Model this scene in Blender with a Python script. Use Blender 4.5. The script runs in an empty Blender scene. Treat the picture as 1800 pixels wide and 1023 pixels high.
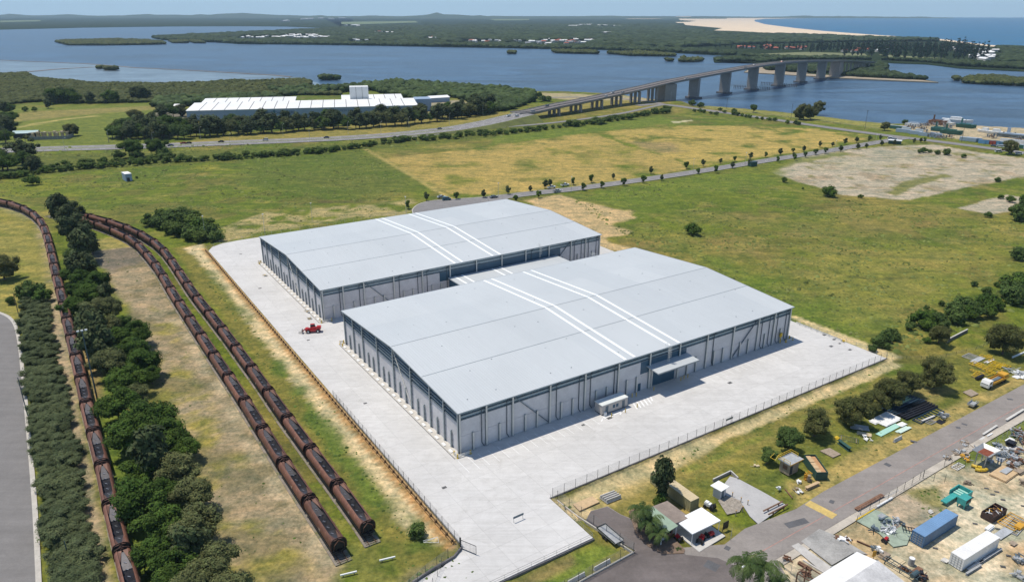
import bpy, math, random
import numpy as np
from mathutils import Vector, Matrix
sc = bpy.context.scene
COL = sc.collection
R = math.radians
PI = math.pi
# ------------------------------------------------------------ camera
CAM_H = 96.0
FPX, PIT, ROL = 1286.5, .3629, .0012        # focal length (px of the 1800 px photo), pitch, roll
cam_d = bpy.data.cameras.new('camera')
cam_d.lens = 36*FPX/1800
cam_d.sensor_width = 36
cam_d.clip_start = 1
cam_d.clip_end = 80000
cam = bpy.data.objects.new('camera', cam_d)
COL.objects.link(cam)
cam.matrix_world = Matrix.Translation((0, 0, CAM_H)) @ Matrix.Rotation(PI/2-PIT, 4, 'X') @ Matrix.Rotation(ROL, 4, 'Z')
sc.camera = cam
# ------------------------------------------------------------ world and sun
SUN_EL, SUN_AZ = R(70), math.atan2(-.93, .37)   # azimuth from +Y towards +X
w = bpy.data.worlds.new('World')
sc.world = w
w.use_nodes = True
nt = w.node_tree
bg = nt.nodes['Background']
sky = nt.nodes.new('ShaderNodeTexSky')
sky.sky_type = 'NISHITA'
sky.sun_disc = False
sky.sun_elevation = SUN_EL
sky.sun_rotation = SUN_AZ
sky.air_density = 1.0
sky.dust_density = .0
sky.ozone_density = 1.2
tc = nt.nodes.new('ShaderNodeTexCoord')
sp = nt.nodes.new('ShaderNodeSeparateXYZ')
mx = nt.nodes.new('ShaderNodeMath')
mx.operation = 'MAXIMUM'
mx.inputs[1].default_value = 0.11
cb = nt.nodes.new('ShaderNodeCombineXYZ')
nt.links.new(tc.outputs['Generated'], sp.inputs[0])
nt.links.new(sp.outputs[0], cb.inputs[0])
nt.links.new(sp.outputs[1], cb.inputs[1])
nt.links.new(sp.outputs[2], mx.inputs[0])
nt.links.new(mx.outputs[0], cb.inputs[2])
nt.links.new(cb.outputs[0], sky.inputs[0])
nt.links.new(sky.outputs[0], bg.inputs[0])
bg.inputs[1].default_value = 0.125
sd = bpy.data.lights.new('sun', 'SUN')
sd.energy = 4.1
sd.angle = R(.55)
sd.color = (1, .93, .82)
sun = bpy.data.objects.new('sun', sd)
COL.objects.link(sun)
sv = Vector((math.sin(SUN_AZ)*math.cos(SUN_EL), math.cos(SUN_AZ)*math.cos(SUN_EL), math.sin(SUN_EL)))
sun.rotation_euler = sv.to_track_quat('Z', 'Y').to_euler()
sun.location = (0, 0, 400)
sc.view_settings.view_transform = 'Standard'
sc.view_settings.look = 'None'
sc.view_settings.exposure = 0.08
sc.view_settings.gamma = 1
sc.cycles.max_bounces = 5
sc.cycles.transparent_max_bounces = 8
sc.cycles.volume_bounces = 0
rnd = random.Random(7)
nprng = np.random.default_rng(11)
# ------------------------------------------------------------ survey: where a point seen in the photo lies on the ground
def G(px, py, z=0.0):
    x = px-900; y = py-511.5
    cr, sr = math.cos(ROL), math.sin(ROL)
    x, y = x*cr+y*sr, -x*sr+y*cr
    c, s = math.cos(PIT), math.sin(PIT)
    dx, dy, dz = x, FPX*c-y*s, -y*c-FPX*s
    k = (z-CAM_H)/dz
    return Vector((dx*k, dy*k, z))
TH = PI/2-.9942
OW = Vector((-12.24, 145.4, 0))               # near corner of the front warehouse
UX = Vector((-math.cos(.9942), math.sin(.9942), 0))
VX = Vector((math.sin(.9942), math.cos(.9942), 0))
def W(u, v, z=0.0):
    p = OW+UX*u+VX*v
    p.z = z
    return p
def UV(p):
    q = Vector((p[0], p[1], 0))-OW
    return q.dot(UX), q.dot(VX)
LOW = -0.9
def gz(x, y):
    u, v = UV((x, y))
    if v < -13: return 0.0
    lim = -26.0 if v > 9.5 else -40.5
    if v > 131: lim = min(lim, -26-(v-131)*.1)
    return LOW if u < lim+.8 else 0.0
def GP(px, py):
    p = G(px, py, 0)
    for _ in range(2):
        p = G(px, py, gz(p.x, p.y))
    return p
# ------------------------------------------------------------ materials
MATS = {}
def new_mat(name):
    m = bpy.data.materials.new(name)
    m.use_nodes = True
    return m, m.node_tree, m.node_tree.nodes['Principled BSDF']
def N(nt, t, **k):
    n = nt.nodes.new(t)
    for a, b in k.items(): setattr(n, a, b)
    return n
def noise(nt, scale, detail=4, rough=.6, vec=None, dist=0):
    n = N(nt, 'ShaderNodeTexNoise')
    n.inputs['Scale'].default_value = scale
    n.inputs['Detail'].default_value = detail
    n.inputs['Roughness'].default_value = rough
    n.inputs['Distortion'].default_value = dist
    if vec is not None: nt.links.new(vec, n.inputs['Vector'])
    return n.outputs['Fac']
def ramp(nt, fac, a, b, ca, cb_):
    r = N(nt, 'ShaderNodeValToRGB')
    r.color_ramp.elements[0].position = a
    r.color_ramp.elements[1].position = b
    r.color_ramp.elements[0].color = (*ca, 1)
    r.color_ramp.elements[1].color = (*cb_, 1)
    nt.links.new(fac, r.inputs[0])
    return r.outputs[0]
def mixc(nt, fac, a, b, mode='MIX'):
    m = N(nt, 'ShaderNodeMix', data_type='RGBA', blend_type=mode)
    for sock, v in ((m.inputs[0], fac), (m.inputs[6], a), (m.inputs[7], b)):
        if isinstance(v, (int, float)): sock.default_value = v
        elif isinstance(v, tuple): sock.default_value = (*v, 1) if len(v) == 3 else v
        else: nt.links.new(v, sock)
    return m.outputs[2]
def M(name, col, rough=.7, metal=0, var=.25, scale=.6, rnd_amt=0.0, col2=None, s2=None, spec=.4, wear=.5):
    """painted / weathered surface: base colour with two scales of blotchy noise, optional second colour (rust, dirt)"""
    if name in MATS: return MATS[name]
    m, nt, b = new_mat(name)
    t = N(nt, 'ShaderNodeTexCoord').outputs['Object']
    n1 = noise(nt, scale, 5, .65, t)
    n2 = noise(nt, scale*7, 3, .6, t)
    d = ramp(nt, n1, .3, .7, tuple(max(0, c*(1-var)) for c in col), tuple(min(1, c*(1+var*.7)) for c in col))
    d2 = ramp(nt, n2, .3, .7, (1-var*.6,)*3, (1+var*.2,)*3)
    c = mixc(nt, 1.0, d, d2, 'MULTIPLY')
    if col2 is not None:
        n3 = noise(nt, s2 or scale*2, 6, .7, t, .4)
        f = ramp(nt, n3, wear, wear+.12, (0, 0, 0), (1, 1, 1))
        c = mixc(nt, f, c, col2)
    if rnd_amt:
        oi = N(nt, 'ShaderNodeObjectInfo').outputs['Random']
        f = ramp(nt, oi, 0, 1, (1-rnd_amt,)*3, (1+rnd_amt,)*3)
        c = mixc(nt, 1.0, c, f, 'MULTIPLY')
    nt.links.new(c, b.inputs['Base Color'])
    b.inputs['Roughness'].default_value = rough
    b.inputs['Metallic'].default_value = metal
    b.inputs['Specular IOR Level'].default_value = spec
    MATS[name] = m
    return m
# ------------------------------------------------------------ mesh builder
class MB:
    def __init__(s):
        s.v = []; s.f = []; s.m = []
    def add(s, vs, fs, mi=0):
        n = len(s.v)
        s.v.extend([tuple(p) for p in vs])
        s.f.extend([tuple(i+n for i in f) for f in fs])
        s.m.extend([mi]*len(fs))
        return s
    def box(s, c, d, rz=0, mi=0):
        hx, hy, hz = d[0]/2, d[1]/2, d[2]/2
        cr, sr = math.cos(rz), math.sin(rz)
        vs = []
        for z in (-hz, hz):
            for x, y in ((-hx, -hy), (hx, -hy), (hx, hy), (-hx, hy)):
                vs.append((c[0]+x*cr-y*sr, c[1]+x*sr+y*cr, c[2]+z))
        return s.add(vs, [(3, 2, 1, 0), (4, 5, 6, 7), (0, 1, 5, 4), (1, 2, 6, 5), (2, 3, 7, 6), (3, 0, 4, 7)], mi)
    def bb(s, x0, x1, y0, y1, z0, z1, mi=0):
        return s.box(((x0+x1)/2, (y0+y1)/2, (z0+z1)/2), (abs(x1-x0), abs(y1-y0), abs(z1-z0)), 0, mi)
    def bar(s, a, b, w, h=None, mi=0):
        a, b = Vector(a), Vector(b); h = h or w
        d = (b-a).normalized()
        up = Vector((0, 0, 1)) if abs(d.z) < .95 else Vector((0, 1, 0))
        x = d.cross(up).normalized()*w/2
        y = x.cross(d).normalized()*h/2
        vs = [a-x-y, a+x-y, a+x+y, a-x+y, b-x-y, b+x-y, b+x+y, b-x+y]
        return s.add(vs, [(3, 2, 1, 0), (4, 5, 6, 7), (0, 1, 5, 4), (1, 2, 6, 5), (2, 3, 7, 6), (3, 0, 4, 7)], mi)
    def cyl(s, a, b, r0, r1=None, n=8, mi=0):
        a, b = Vector(a), Vector(b); r1 = r0 if r1 is None else r1
        d = (b-a).normalized()
        up = Vector((0, 0, 1)) if abs(d.z) < .95 else Vector((0, 1, 0))
        x = d.cross(up).normalized(); y = d.cross(x)
        vs = []
        for p, r in ((a, r0), (b, r1)):
            for i in range(n):
                t = 2*PI*i/n
                vs.append(p+x*(math.cos(t)*r)+y*(math.sin(t)*r))
        fs = [(i, (i+1) % n, (i+1) % n+n, i+n) for i in range(n)]
        fs += [tuple(range(n-1, -1, -1)), tuple(range(n, 2*n))]
        return s.add(vs, fs, mi)
    def prism(s, pts, z0, z1, mi=0):
        n = len(pts)
        a = sum(pts[i][0]*pts[(i+1) % n][1]-pts[(i+1) % n][0]*pts[i][1] for i in range(n))
        if a < 0: pts = pts[::-1]
        vs = [(p[0], p[1], z0) for p in pts]+[(p[0], p[1], z1) for p in pts]
        fs = [tuple(range(n-1, -1, -1)), tuple(range(n, 2*n))]
        fs += [(i, (i+1) % n, (i+1) % n+n, i+n) for i in range(n)]
        return s.add(vs, fs, mi)
    def quad(s, *p, mi=0):
        return s.add(p, [tuple(range(len(p)))], mi)
    def loft(s, secs, mi=0, closed=True, caps=True):
        n = len(secs[0]); vs = [p for q in secs for p in q]; fs = []
        for k in range(len(secs)-1):
            for i in range(n if closed else n-1):
                j = (i+1) % n
                fs.append((k*n+i, k*n+j, (k+1)*n+j, (k+1)*n+i))
        if caps and closed:
            fs += [tuple(range(n-1, -1, -1)), tuple((len(secs)-1)*n+i for i in range(n))]
        return s.add(vs, fs, mi)
    def build(s, name, mats, parent=None, smooth=False):
        me = bpy.data.meshes.new(name)
        me.from_pydata(s.v, [], s.f)
        if not isinstance(mats, (list, tuple)): mats = [mats]
        for m in mats: me.materials.append(m)
        if len(mats) > 1: me.polygons.foreach_set('material_index', s.m)
        if smooth: me.polygons.foreach_set('use_smooth', [True]*len(s.f))
        me.update()
        return link(name, me, parent)
def link(name, me, parent=None):
    o = bpy.data.objects.new(name, me)
    COL.objects.link(o)
    if parent: o.parent = parent
    return o
def tag(o, label, cat, group=None, kind=None):
    if label: o['label'] = label
    if cat: o['category'] = cat
    if group: o['group'] = group
    if kind: o['kind'] = kind
    return o
def struct(o, kind='structure', label=None):
    o['kind'] = kind
    if label: o['label'] = label
    return o
def thing(name, label, cat, loc=(0, 0, 0), rz=0, group=None, s=1.0):
    o = bpy.data.objects.new(name, None)
    o.empty_display_size = .5
    COL.objects.link(o)
    o.location = loc; o.rotation_euler = (0, 0, rz)
    o.scale = (s, s, s) if isinstance(s, (int, float)) else s
    return tag(o, label, cat, group)
KIDS = {}
def dup(root, loc, rz=0, label=None, group=None, s=None):
    """copy of a thing with copies of its parts and sub-parts (mesh data shared)"""
    if root not in KIDS: KIDS[root] = [(c, list(c.children)) for c in root.children]
    r = root.copy(); COL.objects.link(r)
    r.location = loc; r.rotation_euler = (0, 0, rz)
    if s is not None: r.scale = (s, s, s) if isinstance(s, (int, float)) else s
    if label: r['label'] = label
    if group: r['group'] = group
    for ch, gs in KIDS[root]:
        c = ch.copy(); COL.objects.link(c); c.parent = r
        for g in gs:
            d = g.copy(); COL.objects.link(d); d.parent = c
    return r
def drop(root):
    for ch in list(root.children):
        for g in list(ch.children): bpy.data.objects.remove(g)
        bpy.data.objects.remove(ch)
    bpy.data.objects.remove(root)
ONES = 'zero first second third fourth fifth sixth seventh eighth ninth tenth eleventh twelfth thirteenth fourteenth fifteenth sixteenth seventeenth eighteenth nineteenth'.split()
TENS = {2: 'twent', 3: 'thirt', 4: 'fort', 5: 'fift', 6: 'sixt', 7: 'sevent', 8: 'eight', 9: 'ninet'}
def nth(i):
    if i < 20: return ONES[i]
    if i >= 100: return 'hundred and '+nth(i-100) if i > 100 else 'hundredth'
    return TENS[i//10]+('ieth' if i % 10 == 0 else 'y-'+ONES[i % 10])
# ------------------------------------------------------------ numpy helpers
_lat = nprng.random((256, 256))
def vnoise(x, y, s, octs=4, seed=0):
    out = 0; amp = 1; tot = 0
    for o in range(octs):
        X = x/s*(2**o)+17.3*seed+31*o; Y = y/s*(2**o)+5.7*seed+11*o
        i = np.floor(X).astype(int); j = np.floor(Y).astype(int)
        fx = X-i; fy = Y-j
        fx = fx*fx*(3-2*fx); fy = fy*fy*(3-2*fy)
        a = _lat[i & 255, j & 255]; b = _lat[(i+1) & 255, j & 255]
        c = _lat[i & 255, (j+1) & 255]; d = _lat[(i+1) & 255, (j+1) & 255]
        out = out+amp*((a*(1-fx)+b*fx)*(1-fy)+(c*(1-fx)+d*fx)*fy)
        tot += amp; amp *= .55
    return out/tot
def sdf(poly, X, Y):
    """signed distance to a polygon, negative inside"""
    D = np.full(X.shape, 1e18); ins = np.zeros(X.shape, bool)
    n = len(poly)
    for i in range(n):
        ax, ay = poly[i][0], poly[i][1]; bx, by = poly[(i+1) % n][0], poly[(i+1) % n][1]
        ex, ey = bx-ax, by-ay
        L = ex*ex+ey*ey+1e-9
        t = np.clip(((X-ax)*ex+(Y-ay)*ey)/L, 0, 1)
        dx, dy = X-ax-t*ex, Y-ay-t*ey
        D = np.minimum(D, dx*dx+dy*dy)
        if ay != by:
            c = ((ay > Y) != (by > Y)) & (X < (bx-ax)*(Y-ay)/(by-ay)+ax)
            ins ^= c
    D = np.sqrt(D)
    return np.where(ins, -D, D)
def npmesh(name, V, F, mats, parent=None, smooth=False, attr=None):
    me = bpy.data.meshes.new(name or 'mesh')
    V = np.asarray(V, np.float32); F = np.asarray(F, np.int32)
    k = F.shape[1]
    me.vertices.add(len(V)); me.vertices.foreach_set('co', V.ravel())
    me.loops.add(F.size); me.loops.foreach_set('vertex_index', F.ravel())
    me.polygons.add(len(F)); me.polygons.foreach_set('loop_start', np.arange(0, F.size, k, dtype=np.int32))
    me.polygons.foreach_set('loop_total', np.full(len(F), k, np.int32))
    if smooth: me.polygons.foreach_set('use_smooth', np.ones(len(F), bool))
    if attr is not None:
        a = me.color_attributes.new('Soil', 'FLOAT_COLOR', 'POINT')
        a.data.foreach_set('color', np.concatenate([attr, np.ones((len(attr), 1))], 1).astype(np.float32).ravel())
    me.materials.append(mats)
    me.update(calc_edges=True)
    return link(name, me, parent) if name else me
def inpoly(pts, x, y):
    ins = False; n = len(pts)
    for i in range(n):
        a, b = pts[i], pts[(i+1) % n]
        if (a[1] > y) != (b[1] > y) and x < (b[0]-a[0])*(y-a[1])/(b[1]-a[1])+a[0]: ins = not ins
    return ins
def PG(l, z=0):
    return [G(x, y, z) for x, y in l]
def smooth(pts, it=2):
    pts = [Vector(p) for p in pts]
    for _ in range(it):
        q = [pts[0]]
        for a, b_ in zip(pts[:-1], pts[1:]):
            q += [a*.75+b_*.25, a*.25+b_*.75]
        pts = q+[pts[-1]]
    return pts
# ============================================================ TERRAIN
def axis(a, b, c, d, fine, grow):
    """coordinates: spacing `fine` on [b, c], growing outside to a and d"""
    mid = list(np.arange(b, c, fine)); s = fine; x = b; lo = []
    while x > a: s *= grow; x -= s; lo.append(x)
    s = fine; x = mid[-1]; hi = []
    while x < d: s *= grow; x += s; hi.append(x)
    return np.array(lo[::-1]+mid+hi)
gxs = axis(-1700, -165, 255, 1500, 1.25, 1.018)
gys = axis(40, 82, 330, 1600, 1.15, 1.0135)
GX, GY = np.meshgrid(gxs, gys)
X = GX.ravel(); Y = GY.ravel()
SHORE = [(-700, 118), (-300, 120), (0, 124), (50, 124), (60, 130), (100, 135), (140, 138.5), (200, 141), (270, 142), (330, 140), (400, 138.5), (480, 135.5), (530, 133), (549, 137.5),
         (545, 146), (565, 150), (600, 151), (650, 145), (700, 142), (760, 143), (800, 146), (860, 150), (930, 159), (1000, 160), (1080, 164), (1150, 173), (1180, 175.5), (1200, 176),
         (1222, 184), (1260, 186), (1300, 189), (1360, 194), (1440, 203), (1500, 210), (1560, 215.5), (1640, 216), (1700, 218.5), (1800, 223.5), (2300, 256), (2300, 3000), (-700, 3000)]
shore_w = [G(x, y+(5 if x < 560 else 3 if x < 860 else 0)) for x, y in SHORE[:-2]]+[Vector((1450, 30, 0)), Vector((-1650, 30, 0))]
bandmask = (Y > 480)
dsh = np.full(X.shape, -200.0)
dsh[bandmask] = sdf(shore_w, X[bandmask], Y[bandmask])+(vnoise(X[bandmask], Y[bandmask], 30, 3, 9)-.5)*5
us = (X-OW.x)*UX.x+(Y-OW.y)*UX.y
vs_ = (X-OW.x)*VX.x+(Y-OW.y)*VX.y
def sstep(a, b, t):
    t = np.clip((t-a)/(b-a), 0, 1); return t*t*(3-2*t)
lim = np.where(vs_ > 9.5, -26.0, -40.5)
low = (1-sstep(lim-.2, lim+1.3, us))*sstep(-13, -12, vs_)
low2 = np.where(vs_ > 131, (1-sstep(-27-(vs_-131)*.1, -25-(vs_-131)*.1, us)), low)
Z = LOW*np.where(vs_ > 131, low2, low)
Z += (vnoise(X, Y, 18, 3, 3)-.5)*.2-.12
Z = np.where(dsh > -6, Z-np.clip((dsh+6)*.22, 0, 3.5), Z)
G0 = np.array([.116, .152, .022])
colr = np.tile(G0, (len(X), 1))
f1 = vnoise(X, Y, 70, 5, 1)[:, None]; f2 = vnoise(X, Y, 16, 4, 2)[:, None]; f3 = vnoise(X, Y*1.8, 34, 4, 4)[:, None]
def blend(c, w_):
    global colr
    colr = colr*(1-w_)+np.array(c)*w_
blend((.235, .19, .065), np.clip((f1-.52)*5, 0, .75))         # dry straw-coloured swathes in the pasture
blend((.075, .118, .020), np.clip((f3-.53)*6, 0, .6))          # lush swathes
blend((.16, .115, .055), np.clip((f2-.58)*6, 0, .38))
f4 = vnoise(X, Y, 6, 3, 12)[:, None]; blend((.07, .095, .02), np.clip((f4-.60)*6, 0, .4)); f5 = vnoise(X*.6+Y*.3, Y, 9, 4, 14)[:, None]; blend((.27, .23, .085), np.clip((f5-.60)*6, 0, .35))
def paint(poly, c, soft=2.0, edge=2.0, es=8, k=1.0, patch=None, z=0, seed=5):
    """soil or grass of another kind inside a surveyed outline; `edge` metres of raggedness"""
    pw = poly if not isinstance(poly[0], tuple) else PG(poly, z)
    xs = [p[0] for p in pw]; ys = [p[1] for p in pw]; mg = soft+edge+2
    m = (X > min(xs)-mg) & (X < max(xs)+mg) & (Y > min(ys)-mg) & (Y < max(ys)+mg)
    if not m.any(): return
    d = sdf(pw, X[m], Y[m])+(vnoise(X[m], Y[m], es, 4, seed)-.5)*2*edge
    a = k*(1-sstep(-soft, soft, d))
    if patch: a = a*np.clip((vnoise(X[m], Y[m], patch[0], 4, seed+3)-patch[1])*patch[2], 0, 1)
    a = a[:, None]
    colr[m] = colr[m]*(1-a)+np.array(c)*a
TAN = (.345, .265, .10); SANDC = (.50, .415, .265); DIRT = (.27, .225, .165); OLD = (.37, .33, .295); BRG = (.10, .15, .022)
YG = (.20, .205, .035)
# left fields beyond the highway
paint([(-300, 192), (20, 190), (280, 183), (330, 190), (275, 255), (0, 262), (-300, 266)], (.135, .165, .035), 5, 5)
paint([(0, 205), (60, 196), (270, 186), (280, 192), (150, 202), (20, 215)], (.24, .205, .085), 5, 6, k=.8)
paint([(275, 196), (330, 193), (330, 218), (285, 216), (258, 212)], (.17, .155, .14), 2, 2)
paint([(30, 223), (95, 211), (170, 203), (170, 205), (95, 213), (35, 226)], (.33, .29, .12), 1, 1)
paint([(270, 255), (400, 240), (560, 225), (760, 205), (905, 196), (1010, 178), (1100, 172), (1180, 178), (1160, 186), (905, 205), (860, 215), (700, 234), (560, 243), (270, 257)], (.24, .205, .07), 4, 5, k=.85)
paint([(740, 180), (810, 176), (860, 195), (800, 204), (755, 200)], (.30, .27, .22), 3, 3)
paint([(950, 163), (1180, 172), (1180, 178), (1000, 176), (960, 172)], (.33, .29, .2), 3, 3)
paint([(-300, 272), (-10, 272), (250, 268), (560, 256), (700, 246), (905, 222), (1180, 192), (1180, 205), (905, 240), (560, 272), (250, 293), (0, 315), (-300, 340)], (.105, .125, .028), 4, 5)
# pasture
paint([(0, 312), (110, 318), (140, 328), (130, 345), (0, 348)], YG, 5, 6, k=.7, patch=(14, .35, 4))
paint([(330, 288), (480, 282), (600, 290), (480, 300), (350, 298)], YG, 6, 8, k=.7, patch=(14, .4, 4))
paint([(420, 262), (660, 265), (760, 330), (620, 350), (420, 330)], (.085, .125, .024), 10, 10, k=.75)
paint([(640, 262), (665, 279), (840, 261), (1000, 238), (1045, 234), (1100, 256), (1185, 279), (1212, 297), (1090, 317), (950, 334), (855, 342), (790, 340), (715, 300)], TAN, 1.5, 2.5, k=.92, patch=(22, .25, 4))
paint([(1062, 232), (1200, 221), (1300, 221), (1420, 226), (1545, 240), (1450, 259), (1330, 279), (1228, 295), (1195, 282), (1110, 254)], (.38, .29, .105), 3, 6, k=.9, patch=(16, .3, 4.5))
paint([(1110, 250), (1180, 250), (1200, 268), (1150, 268)], (.25, .19, .12), 5, 5, k=.6)
paint([(870, 240), (1160, 203), (1200, 216), (1060, 230), (1000, 238), (860, 255)], (.12, .165, .03), 3, 4, k=.8)
paint([(640, 262), (646, 262), (800, 350), (788, 350)], (.36, .29, .12), .8, .8, k=.8)
paint([(1180, 214), (1215, 211), (1218, 213), (1185, 217)], (.5, .46, .36), 1, 1, k=.8)
# old concrete slabs
paint([(1355, 303), (1395, 283), (1440, 268), (1560, 258), (1640, 254), (1720, 268), (1830, 282), (1830, 305), (1690, 330), (1600, 352), (1480, 342), (1400, 318)], OLD, 1.2, 2.5, k=1)
paint([(1355, 303), (1395, 283), (1560, 258), (1830, 282), (1830, 305), (1600, 352), (1400, 318)], (.27, .225, .175), 3, 5, k=.8, patch=(14, .52, 7), seed=31)
paint([(1355, 303), (1395, 283), (1560, 258), (1830, 282), (1830, 305), (1600, 352), (1400, 318)], (.17, .165, .06), 2, 4, k=.8, patch=(9, .60, 9), seed=47)
paint([(1420, 276), (1560, 262), (1620, 284), (1500, 300), (1440, 300)], (.38, .345, .295), 6, 8, k=.8, patch=(12, .3, 4))
paint([(1540, 262), (1640, 268), (1560, 285), (1520, 278)], (.25, .25, .225), 6, 6, k=.5)
paint([(1560, 338), (1590, 318), (1660, 306), (1675, 310), (1610, 326), (1575, 345)], (.15, .16, .05), 1.5, 2.5, k=.9)
paint([(1590, 258), (1720, 271), (1716, 274), (1590, 262)], (.17, .17, .06), 1.5, 2.5, k=.7, patch=(9, .4, 6))
paint([(1400, 312), (1560, 300), (1600, 306), (1500, 330)], (.24, .19, .14), 4, 6, k=.6, patch=(10, .45, 5))
paint([(1685, 366), (1770, 342), (1812, 350), (1800, 366), (1740, 377)], OLD, 1, 2)
# big right-hand pasture
paint([(1000, 345), (1240, 305), (1380, 300), (1360, 330), (1200, 340), (1120, 375)], (.12, .165, .028), 8, 8, k=.75)
paint([(1200, 300), (1330, 292), (1480, 266), (1500, 270), (1400, 288), (1350, 306)], (.13, .155, .03), 2, 3, k=.8)
paint([(1130, 400), (1450, 520), (1620, 560), (1500, 610), (1390, 560), (1250, 470)], (.10, .155, .026), 10, 12, k=.7)
paint([(1420, 440), (1700, 430), (1680, 520), (1500, 560), (1400, 500)], (.22, .205, .06), 12, 14, k=.5)
paint([(1200, 380), (1500, 370), (1600, 420), (1400, 470), (1230, 440)], (.20, .17, .065), 12, 14, k=.5, patch=(25, .4, 4))
for trk_ in ([(1200, 371), (1290, 374), (1380, 374), (1450, 366), (1500, 357), (1530, 349)], [(1000, 345), (1060, 358), (1120, 372)], [(640, 330), (560, 322), (470, 300), (380, 292)], [(1450, 470), (1490, 486), (1540, 492), (1600, 488)]):
    tw_ = smooth(PG(trk_), 2)
    for o_ in (-1.0, 1.0):
        lf = [Vector((p.x+o_, p.y-.7*o_, 0)) for p in tw_]
        paint(lf+[Vector((p.x+.3, p.y+1.3, 0)) for p in lf[::-1]], (.085, .095, .03), .8, .6, k=.7)
# sandy track and margin behind the rear warehouse
paint([(925, 352), (985, 341), (1020, 352), (1105, 372), (1115, 384), (1075, 392), (1108, 408), (1060, 418), (1040, 405), (1000, 385), (940, 362)], (.43, .325, .20), 2, 3.5)
paint([(1050, 412), (1078, 428), (1120, 440), (1090, 442), (1040, 430)], (.43, .33, .2), 1.5, 2)
paint([(380, 402), (470, 372), (600, 362), (722, 350), (726, 376), (600, 386), (458, 408), (390, 428)], (.34, .285, .165), 2, 5, k=.8, patch=(8, .36, 6))
paint([(560, 352), (640, 350), (640, 356), (560, 358)], (.10, .07, .05), 2, 2, k=.5)
paint([(1388, 556), (1400, 556), (1590, 628), (1560, 634), (1480, 600)], SANDC, .6, 1)
# strip between track and fence: sand, weeds
paint([W(-50, -26.5), W(208, -27), W(208, -15), W(-26, -15.2), W(-45, -20)], (.17, .16, .045), 1.5, 2)
paint([W(-20, -21.5), W(150, -20.5), W(205, -22), W(208, -15), W(-28, -15.2)], (.52, .43, .30), .8, 1.8, es=5)
paint([W(-25, -25), W(-26, -19), W(40, -20.5), W(75, -19.5), W(75, -23.5), W(20, -25)], (.085, .135, .028), 1.2, 2.4, es=5, k=.9, patch=(5, .3, 4))
paint([W(80, -22), W(170, -22), W(170, -19), W(80, -19)], (.09, .13, .03), 1.2, 2, es=5, k=.7, patch=(7, .42, 6))
paint([W(-27, -17.3), W(200, -16.8), W(200, -14.8), W(-27, -14.8)], (.36, .225, .115), .4, .5, es=4)
paint([W(-60, -32), W(-28, -29), W(-29, -15), W(-38, -16), W(-48, -24)], (.22, .19, .10), 1, 2.5, es=5, k=.9)
paint([W(-44, -25), W(-39, -25), W(-35, -16), W(-38, -16)], (.36, .32, .25), .8, 1.5, es=4)
# gravel strip between the tracks and beside the left track
GR = (.285, .235, .175)
paint([(158, 440), (238, 432), (262, 455), (330, 560), (480, 790), (612, 985), (560, 1060), (420, 1060), (340, 830), (285, 690), (225, 545)], GR, 1.5, 3)
paint([(165, 420), (215, 415), (240, 432), (170, 440)], (.26, .235, .09), 2, 2)
paint([(158, 442), (240, 434), (262, 458), (200, 480), (175, 470)], (.15, .135, .125), 1, 2, k=.9)
paint([(185, 480), (300, 560), (400, 760), (480, 900), (590, 1040), (420, 1060), (330, 800), (270, 680)], (.235, .215, .055), 2, 3, es=12, k=.9, patch=(9, .44, 6))
paint([(300, 560), (330, 560), (600, 985), (560, 1000)], (.40, .345, .275), 1.5, 2, k=.8, patch=(8, .3, 5))
paint([(185, 480), (262, 455), (480, 790), (612, 985), (420, 1060), (300, 760)], (.17, .15, .095), 2, 3, es=9, k=.8, patch=(6, .52, 7), seed=21)
paint([(60, 385), (80, 395), (140, 720), (200, 1060), (150, 1060), (110, 780), (85, 540)], (.31, .26, .20), 1, 1.5)
paint([(115, 430), (150, 450), (200, 660), (300, 1060), (235, 1060), (150, 640)], (.12, .165, .03), 1.5, 2)
paint([(130, 590), (160, 600), (185, 700), (170, 720)], (.30, .2, .13), 1, 2, k=.7)
paint([(-200, 352), (50, 372), (80, 430), (90, 520), (30, 560), (-200, 545)], (.25, .225, .07), 2, 4, k=.9, patch=(14, .22, 4))
paint([(-200, 350), (20, 355), (60, 385), (50, 388), (0, 368), (-200, 362)], (.25, .24, .12), 1, 2)
paint([(38, 560), (75, 560), (120, 820), (160, 1060), (72, 1060), (40, 640)], (.15, .17, .035), 1, 1.5)
# sand beside the front fence, lawn to the service road
paint([W(-25, 8), W(-25, 133), W(-29.2, 134), W(-28.4, 60), W(-32.5, 20), W(-33, 8)], (.47, .395, .26), .7, 1.3, z=LOW)
paint([W(-30, 15), W(-30, 125), W(-33, 130), W(-37, 60), W(-38, 15)], (.25, .21, .075), 2, 2.5, k=.75)
paint([W(-31, 40), W(-31, 110), W(-33, 110), W(-33, 40)], (.13, .17, .035), .7, 1.2, k=.7, patch=(5, .4, 6))
paint([W(-35, 35), W(-35, 200), W(-53, 200), W(-53, 45)], (.165, .165, .042), 2, 3, k=.8)
paint([W(-38, 40), W(-42, 60), W(-44, 110), W(-50, 110), W(-50, 40)], (.12, .15, .035), 2, 3, k=.8, patch=(14, .35, 4))
paint([W(-48, 55), W(-50.5, 180), W(-54.5, 180), W(-54.5, 50)], (.34, .27, .12), 1, 2, k=.85)
paint([W(-40, 112), W(-36, 125), W(-44, 130), W(-48, 112)], (.30, .235, .115), 2, 3, k=.6)
paint([W(-38, 22), W(-35, 33), W(-45, 36), W(-45, 30)], (.27, .22, .09), 1.5, 2, k=.7)
# grass strip below the loading apron wall
paint([W(-39.5, 9), W(-44.5, 12), W(-45, -16), W(-60, -40), W(-40, -40)], (.13, .185, .035), .8, 1.2, k=.9)
paint([W(-40, 2), W(-42, 2), W(-43, -20), W(-40, -20)], (.25, .18, .10), .8, 1, k=.7)
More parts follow.
